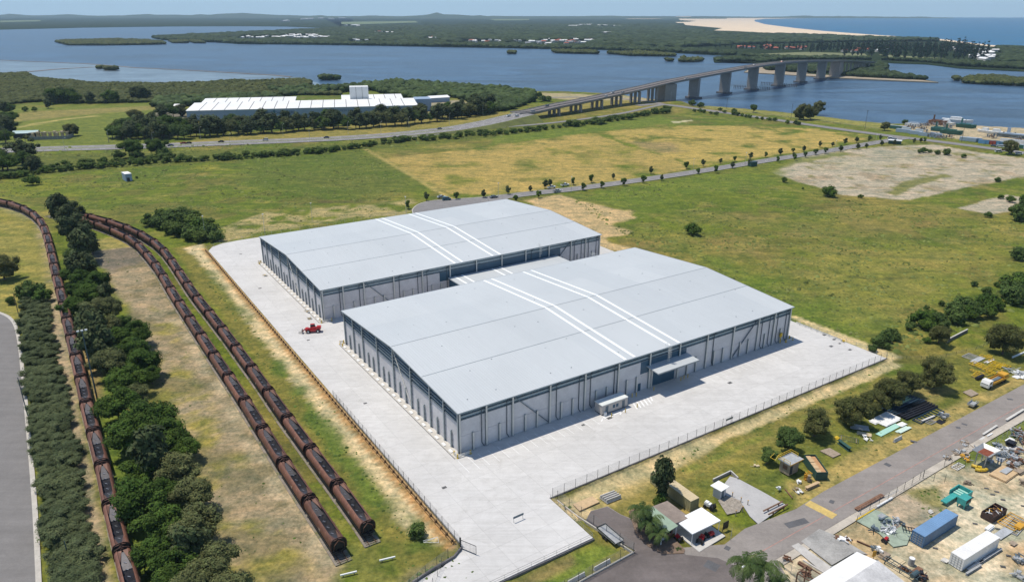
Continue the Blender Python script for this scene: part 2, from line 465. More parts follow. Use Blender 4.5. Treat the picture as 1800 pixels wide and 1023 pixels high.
# scrap yard ground
YARD = [W(-61.5, 47), W(-61.5, 95), W(-66, 120), W(-66, 170), W(-140, 170), W(-140, 15), W(-64, 15), W(-62, 30)]
paint(YARD, (.47, .42, .355), .6, .8)
paint(YARD, (.34, .28, .21), 1, 1, k=.7, patch=(7, .52, 7), seed=61)
paint(YARD, (.56, .52, .47), 1, 1, k=.7, patch=(9, .5, 7), seed=71)
paint([W(-61.5, 95), W(-61.5, 200), W(-66, 200), W(-66, 95)], (.13, .165, .04), .8, 1.2)
paint([W(-62, 47), W(-62, 62), W(-69, 66), W(-74, 50), W(-74, 42), W(-66, 44)], (.36, .265, .16), 1, 2, k=.8)
paint([W(-63, 66), W(-63, 78), W(-74, 78), W(-76, 62), W(-70, 62)], (.37, .30, .26), 1, 2, k=.8)
paint([W(-63, 75), W(-66, 84), W(-72, 78), W(-73, 74), W(-75, 66), W(-70, 66), W(-71, 74)], (.15, .155, .05), .8, 1.5, k=.85, patch=(4, .35, 6))
paint([W(-66, 30), W(-66, 48), W(-78, 48), W(-78, 30)], (.27, .26, .25), .8, 1.5, k=.8)
paint([W(-84, 72), W(-84, 90), W(-92, 90), W(-92, 70)], (.42, .27, .15), 2, 3, k=.5)
paint([W(-92, 50), W(-92, 62), W(-97, 62), W(-97, 50)], (.2, .2, .1), 1, 2, k=.6)
# boat yard by the river
paint([(1575, 222), (1650, 213), (1830, 224), (1830, 262), (1760, 254), (1650, 240)], (.40, .34, .27), 1.5, 2)
paint([(1240, 186), (1440, 205), (1570, 218), (1580, 232), (1440, 212), (1240, 190)], (.23, .225, .075), 2, 3, k=.9)
# wet sand along the shore
wsh = sstep(-7, -1.5, dsh)[:, None]
colr = colr*(1-wsh)+np.array((.20, .165, .12))*wsh
IDX = np.arange(len(X)).reshape(GX.shape)
F = np.stack([IDX[:-1, :-1].ravel(), IDX[:-1, 1:].ravel(), IDX[1:, 1:].ravel(), IDX[1:, :-1].ravel()], 1)
keep = (dsh[F].min(1) < 25)
F = F[keep]
m, nt, b = new_mat('pasture')
at = N(nt, 'ShaderNodeAttribute', attribute_name='Soil').outputs['Color']
t = N(nt, 'ShaderNodeTexCoord').outputs['Object']
c = mixc(nt, 1.0, at, ramp(nt, noise(nt, .9, 5, .75, t), .3, .7, (.52, .56, .50), (1.42, 1.36, 1.25)), 'MULTIPLY')
c = mixc(nt, 1.0, c, ramp(nt, noise(nt, .22, 5, .7, t, .6), .32, .68, (.62, .70, .66), (1.38, 1.27, 1.15)), 'MULTIPLY')
mp = N(nt, 'ShaderNodeMapping'); mp.inputs['Scale'].default_value = (.05, .16, .1); mp.inputs['Rotation'].default_value = (0, 0, .3)
nt.links.new(t, mp.inputs[0])
c = mixc(nt, 1.0, c, ramp(nt, noise(nt, 1.0, 6, .7, mp.outputs[0], .8), .35, .65, (.72, .80, .76), (1.28, 1.18, 1.1)), 'MULTIPLY')
nt.links.new(c, b.inputs['Base Color'])
b.inputs['Roughness'].default_value = .95
b.inputs['Specular IOR Level'].default_value = .15
bp = N(nt, 'ShaderNodeBump'); bp.inputs['Strength'].default_value = .5; bp.inputs['Distance'].default_value = .35
nt.links.new(noise(nt, 1.6, 4, .7, t), bp.inputs['Height']); nt.links.new(bp.outputs[0], b.inputs['Normal'])
struct(npmesh('ground', np.stack([X, Y, Z], 1), F, m, smooth=True, attr=colr))
# ------------------------------------------------------------ water
def water(name, deep, pts, z, rough=.22, bs=.5, sc_=(.035, .09), lite=1.0):
    m, nt, b = new_mat(name)
    t = N(nt, 'ShaderNodeTexCoord').outputs['Object']
    mp = N(nt, 'ShaderNodeMapping'); mp.inputs['Scale'].default_value = (sc_[0]*.16, sc_[1]*.16, 1); mp.inputs['Rotation'].default_value = (0, 0, .25)
    nt.links.new(t, mp.inputs[0])
    st = noise(nt, 1.0, 6, .65, mp.outputs[0], 1.2)
    c = mixc(nt, 1.0, ramp(nt, st, .35, .65, tuple(q*.62 for q in deep), tuple(q*1.55 for q in deep)), ramp(nt, noise(nt, .05, 5, .8, t, .3), .3, .7, (.72, .75, .8), (1.3, 1.25, 1.18)), 'MULTIPLY')
    nt.links.new(c, b.inputs['Base Color'])
    b.inputs['IOR'].default_value = 1.33; b.inputs['Specular IOR Level'].default_value = .30
    rr = N(nt, 'ShaderNodeMapRange'); rr.inputs[3].default_value = rough*.8; rr.inputs[4].default_value = rough*1.3
    nt.links.new(st, rr.inputs[0]); nt.links.new(rr.outputs[0], b.inputs['Roughness'])
    bp = N(nt, 'ShaderNodeBump'); bp.inputs['Strength'].default_value = bs; bp.inputs['Distance'].default_value = 1.2
    mp2 = N(nt, 'ShaderNodeMapping'); mp2.inputs['Scale'].default_value = (sc_[0], sc_[1]*1.6, 1); mp2.inputs['Rotation'].default_value = (0, 0, .2)
    nt.links.new(t, mp2.inputs[0])
    nt.links.new(noise(nt, 3.0, 6, .7, mp2.outputs[0], .4), bp.inputs['Height']); nt.links.new(bp.outputs[0], b.inputs['Normal'])
    mb = MB(); mb.v = [(p[0], p[1], z) for p in pts]; mb.f = [tuple(range(len(pts)))]; mb.m = [0]
    return struct(mb.build(name, m))
water('river', (.040, .080, .135), [(-26000, 430), (26000, 430), (26000, 19500), (-26000, 19500)], -1.1, .30, .6)
COAST = [(1900, 88), (1800, 83), (1740, 80), (1660, 70), (1600, 66), (1530, 61.5), (1450, 55.5), (1400, 50.5), (1345, 43.5), (1327, 38.5), (1326, 36), (1345, 34), (1400, 33), (1480, 32.2), (1560, 31.9)]
oc = [G(x, y, -.6) for x, y in COAST]
water('ocean', (.004, .085, .18), [(oc[0].x+5000, oc[0].y-300, 0)]+oc+[(8500, 19400, 0), (26000, 19400, 0), (26000, 1500, 0)], -.6, .34, .4)
water('lagoon', (.12, .165, .20), [G(x, y, -1) for x, y in [(-200, 101), (0, 106), (80, 109.5), (150, 112.5), (200, 116), (240, 119.5), (360, 125.5), (480, 132.5), (530, 137), (600, 160), (300, 160), (-200, 140)]], -.98, .3, .25)
# ------------------------------------------------------------ far land
FOREST = None
def landmat(name, c1, c2, c3, s=.01, patches=None):
    m, nt, b = new_mat(name)
    t = N(nt, 'ShaderNodeTexCoord').outputs['Object']
    c = ramp(nt, noise(nt, s, 6, .7, t, .4), .35, .65, c1, c2)
    c = mixc(nt, ramp(nt, noise(nt, s*.35, 5, .7, t, .3), .60, .68, (0, 0, 0), (1, 1, 1)), c, c3)
    c = mixc(nt, 1.0, c, ramp(nt, noise(nt, s*14, 4, .8, t), .3, .7, (.55, .6, .6), (1.35, 1.3, 1.2)), 'MULTIPLY')
    nt.links.new(c, b.inputs['Base Color'])
    b.inputs['Roughness'].default_value = 1; b.inputs['Specular IOR Level'].default_value = .05
    bp = N(nt, 'ShaderNodeBump'); bp.inputs['Strength'].default_value = 1; bp.inputs['Distance'].default_value = 6
    nt.links.new(noise(nt, s*9, 4, .8, t), bp.inputs['Height']); nt.links.new(bp.outputs[0], b.inputs['Normal'])
    return m
m_land = landmat('coastal_scrub', (.020, .034, .014), (.034, .050, .020), (.06, .072, .03))
m_sand = M('dune_sand', (.70, .55, .38), .95, var=.10, scale=.01)
m_mud = M('river_sand', (.33, .27, .19), .95, var=.2, scale=.05)
def land(name, px, m_, z0=-3, z1=.2, extra=(), ztop=0):
    pts = [G(x, y, ztop) for x, y in px]+[Vector(e) for e in extra]
    return MB().prism([(p.x, p.y) for p in pts], z0, z1).build(name, m_)
FERN = [(267, 66.5), (290, 71), (380, 74.5), (420, 77.5), (600, 79.5), (700, 81), (820, 83.5), (900, 85), (1000, 87), (1060, 88), (1130, 90), (1200, 94), (1240, 96), (1290, 99), (1340, 102.5), (1350, 106),
        (1290, 108), (1256, 110), (1254, 105), (1262, 108.5), (1340, 112), (1322, 118), (1308, 126.5), (1330, 128), (1364, 131), (1416, 133), (1460, 135), (1480, 137), (1512, 138.5), (1560, 140.5), (1600, 142.5), (1646, 144.5),
        (1620, 139.5), (1580, 132.5), (1548, 130), (1562, 121), (1560, 116.5), (1543, 109.5), (1580, 111.5), (1632, 113.5), (1690, 120.5), (1800, 125.5), (1950, 133)]
land('far_shore', FERN+COAST[:-1]+[(1240, 28.9), (560, 28.9), (600, 47.5), (567, 50), (500, 52.5), (420, 56.5), (330, 59.5), (275, 63)], m_land)['kind'] = 'structure'
land('north_shore', [(-900, 54), (0, 52.5), (150, 49), (300, 47), (420, 46.6), (500, 47.2), (567, 49.6), (620, 45), (620, 28.9), (-900, 28.9)], m_land)['kind'] = 'structure'
land('dune_field', [(1188, 30.5), (1196, 36), (1225, 37.5), (1200, 40), (1205, 44.5), (1270, 50), (1255, 54), (1290, 55), (1330, 57), (1360, 61), (1400, 60.5), (1450, 62), (1530, 65), (1600, 68), (1660, 72), (1740, 82), (1800, 85.5)]
     + [(x, y-.2) for x, y in COAST[1:-1]]+[(1400, 30.6), (1300, 30.3)], m_sand, -3, .8, ztop=.8)['kind'] = 'structure'
for i, q in enumerate([[(1085, 32.3), (1110, 31.6), (1135, 32.2), (1175, 31.7), (1178, 33.2), (1150, 34), (1105, 33.9)], [(1186, 29.8), (1215, 29.5), (1215, 32), (1195, 31.5)], [(1187, 39.5), (1210, 39), (1212, 41), (1192, 41)]]):
    land('dune_field', q, m_sand, -3, 1.2, ztop=1.2)['kind'] = 'structure'
paddock = M('paddock_grass', (.14, .18, .07), .95, var=.2, scale=.01)
for q in ([(600, 39), (730, 37.5), (735, 40), (640, 43), (600, 43)], [(860, 34), (930, 34), (930, 36), (870, 36.5)], [(0, 37), (70, 36), (72, 38), (0, 39.5)]):
    land('paddock', q, paddock, 0, .5, ztop=.5)['kind'] = 'structure'
land('river_bank', [(1308, 126.8), (1330, 128.5), (1416, 133.5), (1480, 137.5), (1560, 141.2), (1650, 145), (1620, 141), (1550, 138), (1480, 134), (1416, 130), (1440, 122), (1350, 115), (1325, 119)], m_mud, -2, .35, ztop=.3)['kind'] = 'structure'
parkg = M('foreshore_grass', (.17, .18, .075), .95, var=.3, scale=.02)
land('foreshore', [(1310, 96), (1420, 92), (1520, 95), (1530, 104), (1440, 101), (1350, 101)], parkg, 0, .45, ztop=.3)['kind'] = 'structure'
land('foreshore', [(1545, 96), (1660, 103), (1700, 112), (1640, 109), (1560, 104)], parkg, 0, .45, ztop=.3)['kind'] = 'structure'
# low training dykes in the lagoon
m_dyke = M('dyke_rock', (.26, .21, .16), .95, var=.35, scale=.1)
def strip(name, pts, wd, z0, z1, m_):
    mb = MB(); L = []; Rr = []
    for i, p in enumerate(pts):
        a = pts[max(i-1, 0)]; c_ = pts[min(i+1, len(pts)-1)]
        d = Vector((c_[0]-a[0], c_[1]-a[1])).normalized(); n = Vector((-d.y, d.x))*wd/2
        L.append((p[0]+n.x, p[1]+n.y)); Rr.append((p[0]-n.x, p[1]-n.y))
    secs = [[(L[i][0], L[i][1], z1), (Rr[i][0], Rr[i][1], z1), (Rr[i][0], Rr[i][1], z0), (L[i][0], L[i][1], z0)] for i in range(len(pts))]
    return mb.loft(secs).build(name, m_)
for k, (q, wd) in enumerate([([(-200, 101), (0, 106), (80, 109.5), (150, 112.5), (200, 116), (240, 119.5), (360, 125.5), (480, 132.5), (512, 135.5)], 5), ([(40, 127.5), (100, 122), (140, 119.5), (175, 118), (188, 117.5)], 9)]):
    struct(strip('dyke', [G(x, y, -.6) for x, y in q], wd, -2, -.45, m_dyke))
# distant hills on the horizon
m_hill = landmat('hill_forest', (.05, .07, .03), (.07, .09, .04), (.09, .1, .05), .002)
def hills(px0, px1, D, prof, seed):
    """a ridge at distance D whose skyline heights (m) follow prof between two bearings"""
    n = 60; V = []; F_ = []
    for i in range(n+1):
        t = i/n; px = px0+(px1-px0)*t
        a = math.atan2(px-900, FPX*math.cos(PIT))
        x = 0.0
        for j in range(len(prof)-1):
            if prof[j][0] <= px <= prof[j+1][0]:
                k = (px-prof[j][0])/(prof[j+1][0]-prof[j][0]); x = prof[j][1]*(1-k)+prof[j+1][1]*k
        x *= .5
        x *= .85+.3*_lat[(i*3+seed) % 256, 7]
        for dd, hh in ((-1500, -2), (-700, .55*x), (0, x), (900, .5*x), (1800, -2)):
            r = (D+dd)/math.cos(a)
            V.append((math.sin(a)*r, math.cos(a)*r, hh))
    for i in range(n):
        for j in range(4): F_.append((i*5+j, i*5+j+1, (i+1)*5+j+1, (i+1)*5+j))
    o = npmesh('hills', V, F_, m_hill, smooth=True)
    return struct(o)
hills(-100, 700, 16200, [(-100, 30), (60, 55), (115, 90), (135, 130), (160, 60), (215, 105), (250, 60), (300, 70), (325, 120), (400, 95), (430, 110), (500, 170), (530, 90), (600, 60), (700, 30)], 1)
hills(560, 1230, 15000, [(560, 30), (600, 90), (640, 40), (680, 80), (730, 60), (765, 105), (780, 190), (800, 140), (840, 95), (900, 60), (960, 50), (1000, 70), (1060, 90), (1090, 60), (1230, 30)], 40)
hills(1150, 1580, 17000, [(1150, 30), (1290, 40), (1320, 60), (1350, 100), (1370, 60), (1400, 80), (1430, 60), (1500, 40), (1530, 50), (1580, 5)], 80)
# ============================================================ ROADS
def asphalt(name, col, patch=.12, s=.25):
    m, nt, b = new_mat(name)
    t = N(nt, 'ShaderNodeTexCoord').outputs['Object']
    c = ramp(nt, noise(nt, s, 6, .7, t, .3), .3, .7, tuple(q*(1-patch) for q in col), tuple(q*(1+patch) for q in col))
    c = mixc(nt, 1.0, c, ramp(nt, noise(nt, s*12, 3, .8, t), .3, .7, (.9,)*3, (1.08,)*3), 'MULTIPLY')
    mp = N(nt, 'ShaderNodeMapping'); mp.inputs['Rotation'].default_value = (0, 0, -TH); mp.inputs['Scale'].default_value = (.03, .5, 1)
    nt.links.new(t, mp.inputs[0])
    c = mixc(nt, 1.0, c, ramp(nt, noise(nt, 1, 4, .7, mp.outputs[0]), .3, .7, (.9,)*3, (1.08,)*3), 'MULTIPLY')
    vo = N(nt, 'ShaderNodeTexVoronoi', feature='DISTANCE_TO_EDGE'); vo.inputs['Scale'].default_value = .11
    nt.links.new(t, vo.inputs['Vector'])
    c = mixc(nt, ramp(nt, vo.outputs['Distance'], .004, .012, (.12, .12, .12), (0, 0, 0)), c, tuple(q*.6 for q in col))
    nt.links.new(c, b.inputs['Base Color'])
    b.inputs['Roughness'].default_value = .9; b.inputs['Specular IOR Level'].default_value = .2
    MATS[name] = m
    return m
m_asph = asphalt('asphalt', (.215, .205, .20))
m_asph2 = asphalt('yard_asphalt', (.25, .225, .205), .16, .12)
m_asph3 = asphalt('court_asphalt', (.19, .18, .172), .08)
m_kerb = M('kerb_concrete', (.48, .45, .40), .9, var=.15, scale=.5)
m_white = M('white_paint', (.80, .80, .78), .7, var=.12, scale=1.5)
m_red = M('faded_red_line', (.40, .23, .19), .8, var=.3, scale=1)
def sheet(name, pts, z, m_, th=.06):
    return struct(MB().prism([(p[0], p[1]) for p in pts], z-th, z).build(name, m_))
ZR = .14
# highway: surveyed centreline, climbs its embankment to the bridge
HW = [(-160, 267, 0), (0, 265.5, 0), (90, 262, 0), (250, 258.2, 0), (400, 252, 0), (560, 246, 0), (640, 241.5, 0), (700, 237, 0), (760, 231, .6), (800, 226.5, 1.2), (860, 215.5, 3), (905, 204.5, 5), (925, 200.2, 5.8)]
hwp = [G(x, y, z) for x, y, z in HW]
def ribbon(name, pts, off0, off1, dz, m_, th=.08, below=None):
    secs = []
    for i, p in enumerate(pts):
        a = pts[max(i-1, 0)]; c_ = pts[min(i+1, len(pts)-1)]
        d = Vector((c_[0]-a[0], c_[1]-a[1])).normalized(); n = Vector((-d.y, d.x))
        z = p[2]+dz
        zb = z-th if below is None else below
        A = (p[0]+n.x*off0, p[1]+n.y*off0); B = (p[0]+n.x*off1, p[1]+n.y*off1)
        e = 0 if below is None else (z-zb)*1.6*(1 if off1 > off0 else -1)
        secs.append([(A[0], A[1], z), (B[0], B[1], z), (B[0]+n.x*e, B[1]+n.y*e, zb), (A[0]-n.x*e, A[1]-n.y*e, zb)])
    return MB().loft(secs).build(name, m_)
def resample(pts, step):
    out = [Vector(pts[0])]
    for a, b_ in zip(pts[:-1], pts[1:]):
        a, b_ = Vector(a), Vector(b_); n = max(1, int((b_-a).length/step))
        for i in range(1, n+1): out.append(a+(b_-a)*i/n)
    return out
hwp = smooth(hwp, 2)
m_bank = M('embankment_grass', (.13, .145, .04), .95, var=.3, scale=.1)
struct(ribbon('embankment', hwp[-22:], -13, 13, ZR+.02, m_bank, below=-.3))
struct(ribbon('highway', hwp, -11, 11, ZR+.10, m_asph))
struct(ribbon('highway_median', hwp[:len(hwp)-14], -1.6, 1.6, ZR+.16, parkg))
def dashes(pts, off, ln, gap, wd, dz, m_, name='lane_markings'):
    mb = MB(); P_ = resample(pts, 1.0); i = 0; n = len(P_)
    while i+ln < n-1:
        a, b_ = P_[i], P_[min(i+int(ln), n-1)]
        d = (b_-a); d2 = Vector((d.x, d.y)).normalized(); nn = Vector((-d2.y, d2.x))
        q = [Vector((p.x+nn.x*(off+s*wd/2), p.y+nn.y*(off+s*wd/2), p.z+dz)) for p, s in ((a, -1), (b_, -1), (b_, 1), (a, 1))]
        mb.quad(*q); i += int(ln+gap)
    return struct(mb.build(name, m_))
for off in (-6.2, 6.2): dashes(hwp, off, 4, 8, .35, ZR+.11, m_white)
for off in (-10.3, 10.3, -2.1, 2.1): dashes(hwp, off, 6, 0, .22, ZR+.11, m_white)
east = smooth([G(x, y) for x, y in [(1120, 186), (1160, 182.5), (1240, 194), (1340, 207.5), (1450, 224), (1560, 239), (1640, 248), (1800, 269), (1950, 290)]])
struct(ribbon('road', east, -5.5, 5.5, ZR, m_asph))
svc = smooth([G(x, y) for x, y in [(700, 243), (800, 233), (880, 224), (960, 218), (1040, 208), (1100, 199), (1150, 187), (1170, 184)]])
struct(ribbon('road', svc, -3, 3, ZR-.03, m_asph))
struct(ribbon('road', smooth([G(x, y) for x, y in [(960, 172), (1020, 171), (1100, 174), (1150, 180), (1165, 183)]]), -4, 4, ZR-.02, m_asph2))
midr = smooth([G(x, y) for x, y in [(1590, 243), (1540, 251), (1465, 264.5), (1330, 285.5), (1200, 306.5), (1090, 322), (1000, 334), (950, 338.5), (880, 347), (840, 352)]])
struct(ribbon('road', midr, -4.2, 4.2, ZR+.02, m_asph))
struct(ribbon('kerb', midr, -4.6, -4.2, ZR+.10, m_kerb, th=.2)); struct(ribbon('kerb', midr, 4.2, 4.6, ZR+.10, m_kerb, th=.2))
dashes(midr, 0, 3, 9, .18, ZR+.03, m_white)
bulb = [G(x, y) for x, y in [(880, 344.5), (830, 348.5), (790, 351), (760, 353), (738, 358), (726, 366), (724, 374), (735, 382), (770, 386), (860, 378), (900, 352)]]
bulb = smooth(bulb+[bulb[0]])[:-1]
sheet('road', bulb, ZR+.012, m_asph)
kb = MB(); kb_p = bulb[:int(len(bulb)*.62)]
struct(ribbon('kerb', kb_p, -.25, .25, ZR+.10, m_kerb, th=.2))
# court at the far left
court = [(-120, 545), (0, 549), (18, 556), (30, 570), (37, 600), (44, 660), (52, 740), (60, 820), (68, 920), (75, 1060), (-120, 1060)]
cw = [G(x, y) for x, y in court]
sheet('road', cw, ZR, m_asph3)
cc = smooth(cw[1:10], 2)
struct(ribbon('kerb', cc, -.35, .05, ZR+.08, m_kerb, th=.2))
struct(ribbon('kerb', cc, -.9, -.35, ZR+.04, m_kerb, th=.1))
# service road by the scrap yard and the apron beside the hut
sr = [W(-54.2, 300, 0), W(-54.2, 135, 0), W(-54.5, 90, 0), W(-54.8, 60, 0), W(-55, 42, 0)]
sheet('road', [W(-54, 300), W(-54, 60), W(-54.6, 50), W(-53, 36), W(-54, 29), W(-50, 21), W(-44.5, 19), (W(-42, 20.5)), W(-36, 18), W(-32.5, 17.5), W(-31.8, 13.5), W(-34, 10.2), W(-45.8, 13.3), W(-46.5, 2), W(-48, -20), W(-70, -20), W(-70, 30), W(-62.2, 34), W(-62, 60), W(-61.6, 90), W(-61.2, 300)], LOW+.16, m_asph2)
sheet('asphalt_apron', [W(-31.9, 13.4), W(-34, 10.4), W(-45.9, 13.4), W(-46.7, 2), W(-48.2, -20), W(-70, -20), W(-69.8, 24), W(-62, 27), W(-56, 25), W(-52, 20.5), W(-50, 20.8), W(-44.5, 18.8), W(-42, 20.2), W(-36, 17.9), W(-32.6, 17.3)], LOW+.165, asphalt('apron_asphalt', (.145, .125, .118), .2, .12), .02)
sheet('red_line', [W(-59.2, 300), W(-59.2, 28), W(-59.38, 28), W(-59.38, 300)], LOW+.172, m_red, .005)
struct(ribbon('footpath', [W(-62.4, 300, LOW), W(-62.4, 90, LOW), W(-62.7, 60, LOW), W(-63, 34, LOW)], -.9, .9, ZR-.03, M('worn_concrete', (.47, .42, .35), .9, var=.2, scale=.3)))
m_patch = M('bitumen_patch', (.11, .11, .115), .9, var=.2, scale=.6)
m_yel = M('faded_yellow_hatching', (.58, .42, .14), .85, var=.25, scale=.7, col2=(.24, .2, .16), s2=.8, wear=.62)
def patch(a, b_, wd, m_, name='road_patch', z=LOW+.180):
    a, b_ = Vector(a), Vector(b_); d = (b_-a).normalized(); n = Vector((-d.y, d.x, 0))*wd/2
    return sheet(name, [a-n, b_-n, b_+n, a+n], z, m_, .008)
patch(G(1382, 925, LOW), G(1418, 915, LOW), 1.6, m_patch)
patch(G(1419, 884, LOW), G(1467, 909, LOW), 2.2, m_yel, 'yellow_hatching')
for a_, c_, wd in (((1555, 815), (1565, 820), 1.2), ((1458, 881), (1466, 884), 1.2), ((1680, 752), (1688, 753), 1), ((1770, 702), (1780, 703), .8), ((1274, 962), (1283, 966), 1.2), ((1240, 990), (1262, 1000), 2.2), ((1600, 775), (1612, 778), .8), ((1690, 745), (1700, 748), .8), ((1330, 900), (1337, 903), .7)):
    patch(G(*a_, LOW), G(*c_, LOW), wd, m_patch)
# ------------------------------------------------------------ concrete yard
def yardmat(name, col, cell=6.0, joint=.82, rz=-TH):
    m, nt, b = new_mat(name)
    t = N(nt, 'ShaderNodeTexCoord').outputs['Object']
    mp = N(nt, 'ShaderNodeMapping'); mp.inputs['Rotation'].default_value = (0, 0, rz)
    nt.links.new(t, mp.inputs[0])
    br = N(nt, 'ShaderNodeTexBrick'); br.offset = 0
    br.inputs['Scale'].default_value = 1.0; br.inputs['Brick Width'].default_value = cell; br.inputs['Row Height'].default_value = cell*.9
    br.inputs['Mortar Size'].default_value = .045; br.inputs['Mortar Smooth'].default_value = .3
    br.inputs['Color1'].default_value = (1.03, 1.03, 1.03, 1); br.inputs['Color2'].default_value = (.955, .955, .955, 1); br.inputs['Mortar'].default_value = (joint,)*3+(1,)
    nt.links.new(mp.outputs[0], br.inputs['Vector'])
    c = ramp(nt, noise(nt, .05, 6, .7, t, .6), .3, .7, tuple(q*.90 for q in col), tuple(q*1.05 for q in col))
    c = mixc(nt, 1.0, c, br.outputs[0], 'MULTIPLY')
    c = mixc(nt, 1.0, c, ramp(nt, noise(nt, .5, 6, .75, t, .5), .35, .65, (.93, .93, .925), (1.03,)*3), 'MULTIPLY')
    mp2 = N(nt, 'ShaderNodeMapping'); mp2.inputs['Rotation'].default_value = (0, 0, rz+.2); mp2.inputs['Scale'].default_value = (.05, .9, 1)
    nt.links.new(t, mp2.inputs[0])
    c = mixc(nt, 1.0, c, ramp(nt, noise(nt, 1, 5, .7, mp2.outputs[0], 1.5), .30, .62, (.90, .895, .885), (1.02,)*3), 'MULTIPLY')
    c = mixc(nt, 1.0, c, ramp(nt, noise(nt, .16, 6, .8, t, 1.0), .56, .70, (1, 1, 1), (.88, .875, .86)), 'MULTIPLY')
    nt.links.new(c, b.inputs['Base Color']); b.inputs['Roughness'].default_value = .85; b.inputs['Specular IOR Level'].default_value = .25
    MATS[name] = m
    return m
m_slab = yardmat('new_concrete', (.575, .562, .545), joint=.79)
slab = [W(-24.4, 8.4), W(-24.4, 131.8), W(12, 131.8), W(60, 131.8), W(110, 131.8), W(204, 131.8), W(204, 0), W(204, -8), W(201, -13), W(195, -14.6), W(120, -14.6), W(-27, -14.6), W(-28.5, -15.4), W(-31, -20.5), W(-34, -30), W(-39.3, -44), W(-60, -60), W(-60, -14), W(-39.3, -14), W(-39.3, 7.8), W(-30, 8.1)]
slab = [W(-24.4, 8.2), W(-24.4, 131.8), W(204, 131.8), W(204, 0), W(203.2, -7), W(200, -12), W(195, -14.6), W(-27, -14.6), W(-28.5, -15.4), W(-30.5, -20.5), W(-33, -40), W(-39.3, -40), W(-39.3, 8.0)]
sheet('concrete_yard', slab, .06, m_slab, .25)
sheet('driveway', [W(-33, -40), W(-33, -60), W(-60, -60), W(-39.3, -40)], .055, m_slab, .25)
# ============================================================ WAREHOUSES
m_conc = M('precast_concrete', (.63, .61, .61), .85, var=.12, scale=.25, rnd_amt=.03)
m_steel = M('galvanised_blue_grey_steel', (.36, .40, .41), .5, .2, var=.12, scale=.8)
m_steel_l = M('pale_galvanised_steel', (.62, .61, .57), .5, .1, var=.1, scale=.8)
m_clad = M('pale_blue_cladding', (.44, .50, .51), .5, var=.08, scale=.5)
m_girt = M('girt_steel', (.13, .17, .20), .6, .2, var=.15, scale=.5)
m_blue = M('deep_blue_cladding', (.045, .105, .16), .45, var=.15, scale=.3)
m_dark = M('dark_void', (.03, .035, .04), .7, var=.2)
m_pipe = M('charcoal_downpipe', (.06, .085, .105), .5, var=.1)
m_gut = M('gutter_steel', (.26, .30, .32), .5, .2, var=.1)
m_yellow = M('safety_yellow', (.62, .42, .03), .5, var=.15, scale=2)
m_whitem = M('white_metal', (.78, .78, .76), .45, var=.08, scale=1)
m_grate = M('cast_iron_grate', (.10, .10, .10), .7, var=.3, scale=4)
def roofmat(name, col, joints=True):
    m, nt, b = new_mat(name)
    t = N(nt, 'ShaderNodeTexCoord').outputs['Object']
    br = N(nt, 'ShaderNodeTexBrick'); br.offset = 0
    br.inputs['Scale'].default_value = 1; br.inputs['Brick Width'].default_value = 11.1; br.inputs['Row Height'].default_value = 18.0
    br.inputs['Mortar Size'].default_value = .0; br.inputs['Color1'].default_value = (1.02, 1.02, 1.02, 1); br.inputs['Color2'].default_value = (.945, .955, .965, 1); br.inputs['Mortar'].default_value = (1, 1, 1, 1)
    nt.links.new(t, br.inputs['Vector'])
    wv = N(nt, 'ShaderNodeTexWave', bands_direction='X'); wv.inputs['Scale'].default_value = .42; wv.inputs['Distortion'].default_value = 0
    nt.links.new(t, wv.inputs['Vector'])
    c = ramp(nt, noise(nt, .04, 5, .6, t, .3), .3, .7, tuple(q*.96 for q in col), tuple(min(.95, q*1.03) for q in col))
    c = mixc(nt, 1.0, c, br.outputs[0], 'MULTIPLY')
    c = mixc(nt, 1.0, c, ramp(nt, wv.outputs['Fac'], 0, 1, (.955,)*3, (1.015,)*3), 'MULTIPLY')
    mp = N(nt, 'ShaderNodeMapping'); mp.inputs['Scale'].default_value = (1.6, .06, 1)
    nt.links.new(t, mp.inputs[0])
    c = mixc(nt, 1.0, c, ramp(nt, noise(nt, 1, 4, .7, mp.outputs[0]), .3, .7, (.955,)*3, (1.02,)*3), 'MULTIPLY')
    nt.links.new(c, b.inputs['Base Color']); b.inputs['Roughness'].default_value = .5; b.inputs['Metallic'].default_value = .0; b.inputs['Specular IOR Level'].default_value = .3
    MATS[name] = m
    return m
m_roof = roofmat('zincalume_roof', (.495, .518, .525))
m_sky = M('white_skylight_sheeting', (.86, .87, .86), .35, var=.03, scale=.5)
WL, WW, EAVE, RIDGE = 118.3, 72.4, 11.2, 13.55
FC = [.45, 7.6, 15, 26, 37, 48.1, 59.2, 70.3, 81.2, 92.2, 103.1, 110.5, 117.85]
FS = [4, 11.3, 18.7, 22.2, 29.6, 33.2, 40.8, 44.4, 51.3, 54.8, 73.8, 77.3, 84.6, 88.3, 95.6, 99.3, 106.7, 114.1]
EC = [.5, 7.4, 14.6, 25.3, 36, 46.7, 57.4, 64.7, 71.9]
ES = [4, 11, 18.1, 21.7, 28.8, 32.4, 39.6, 43.1, 50.3, 53.8, 61, 68.2]
def rz_(y): return EAVE+(RIDGE-EAVE)*(1-abs(y-36.2)/36.2)
STR = [50.2, 53.3, 66.3, 69.6]
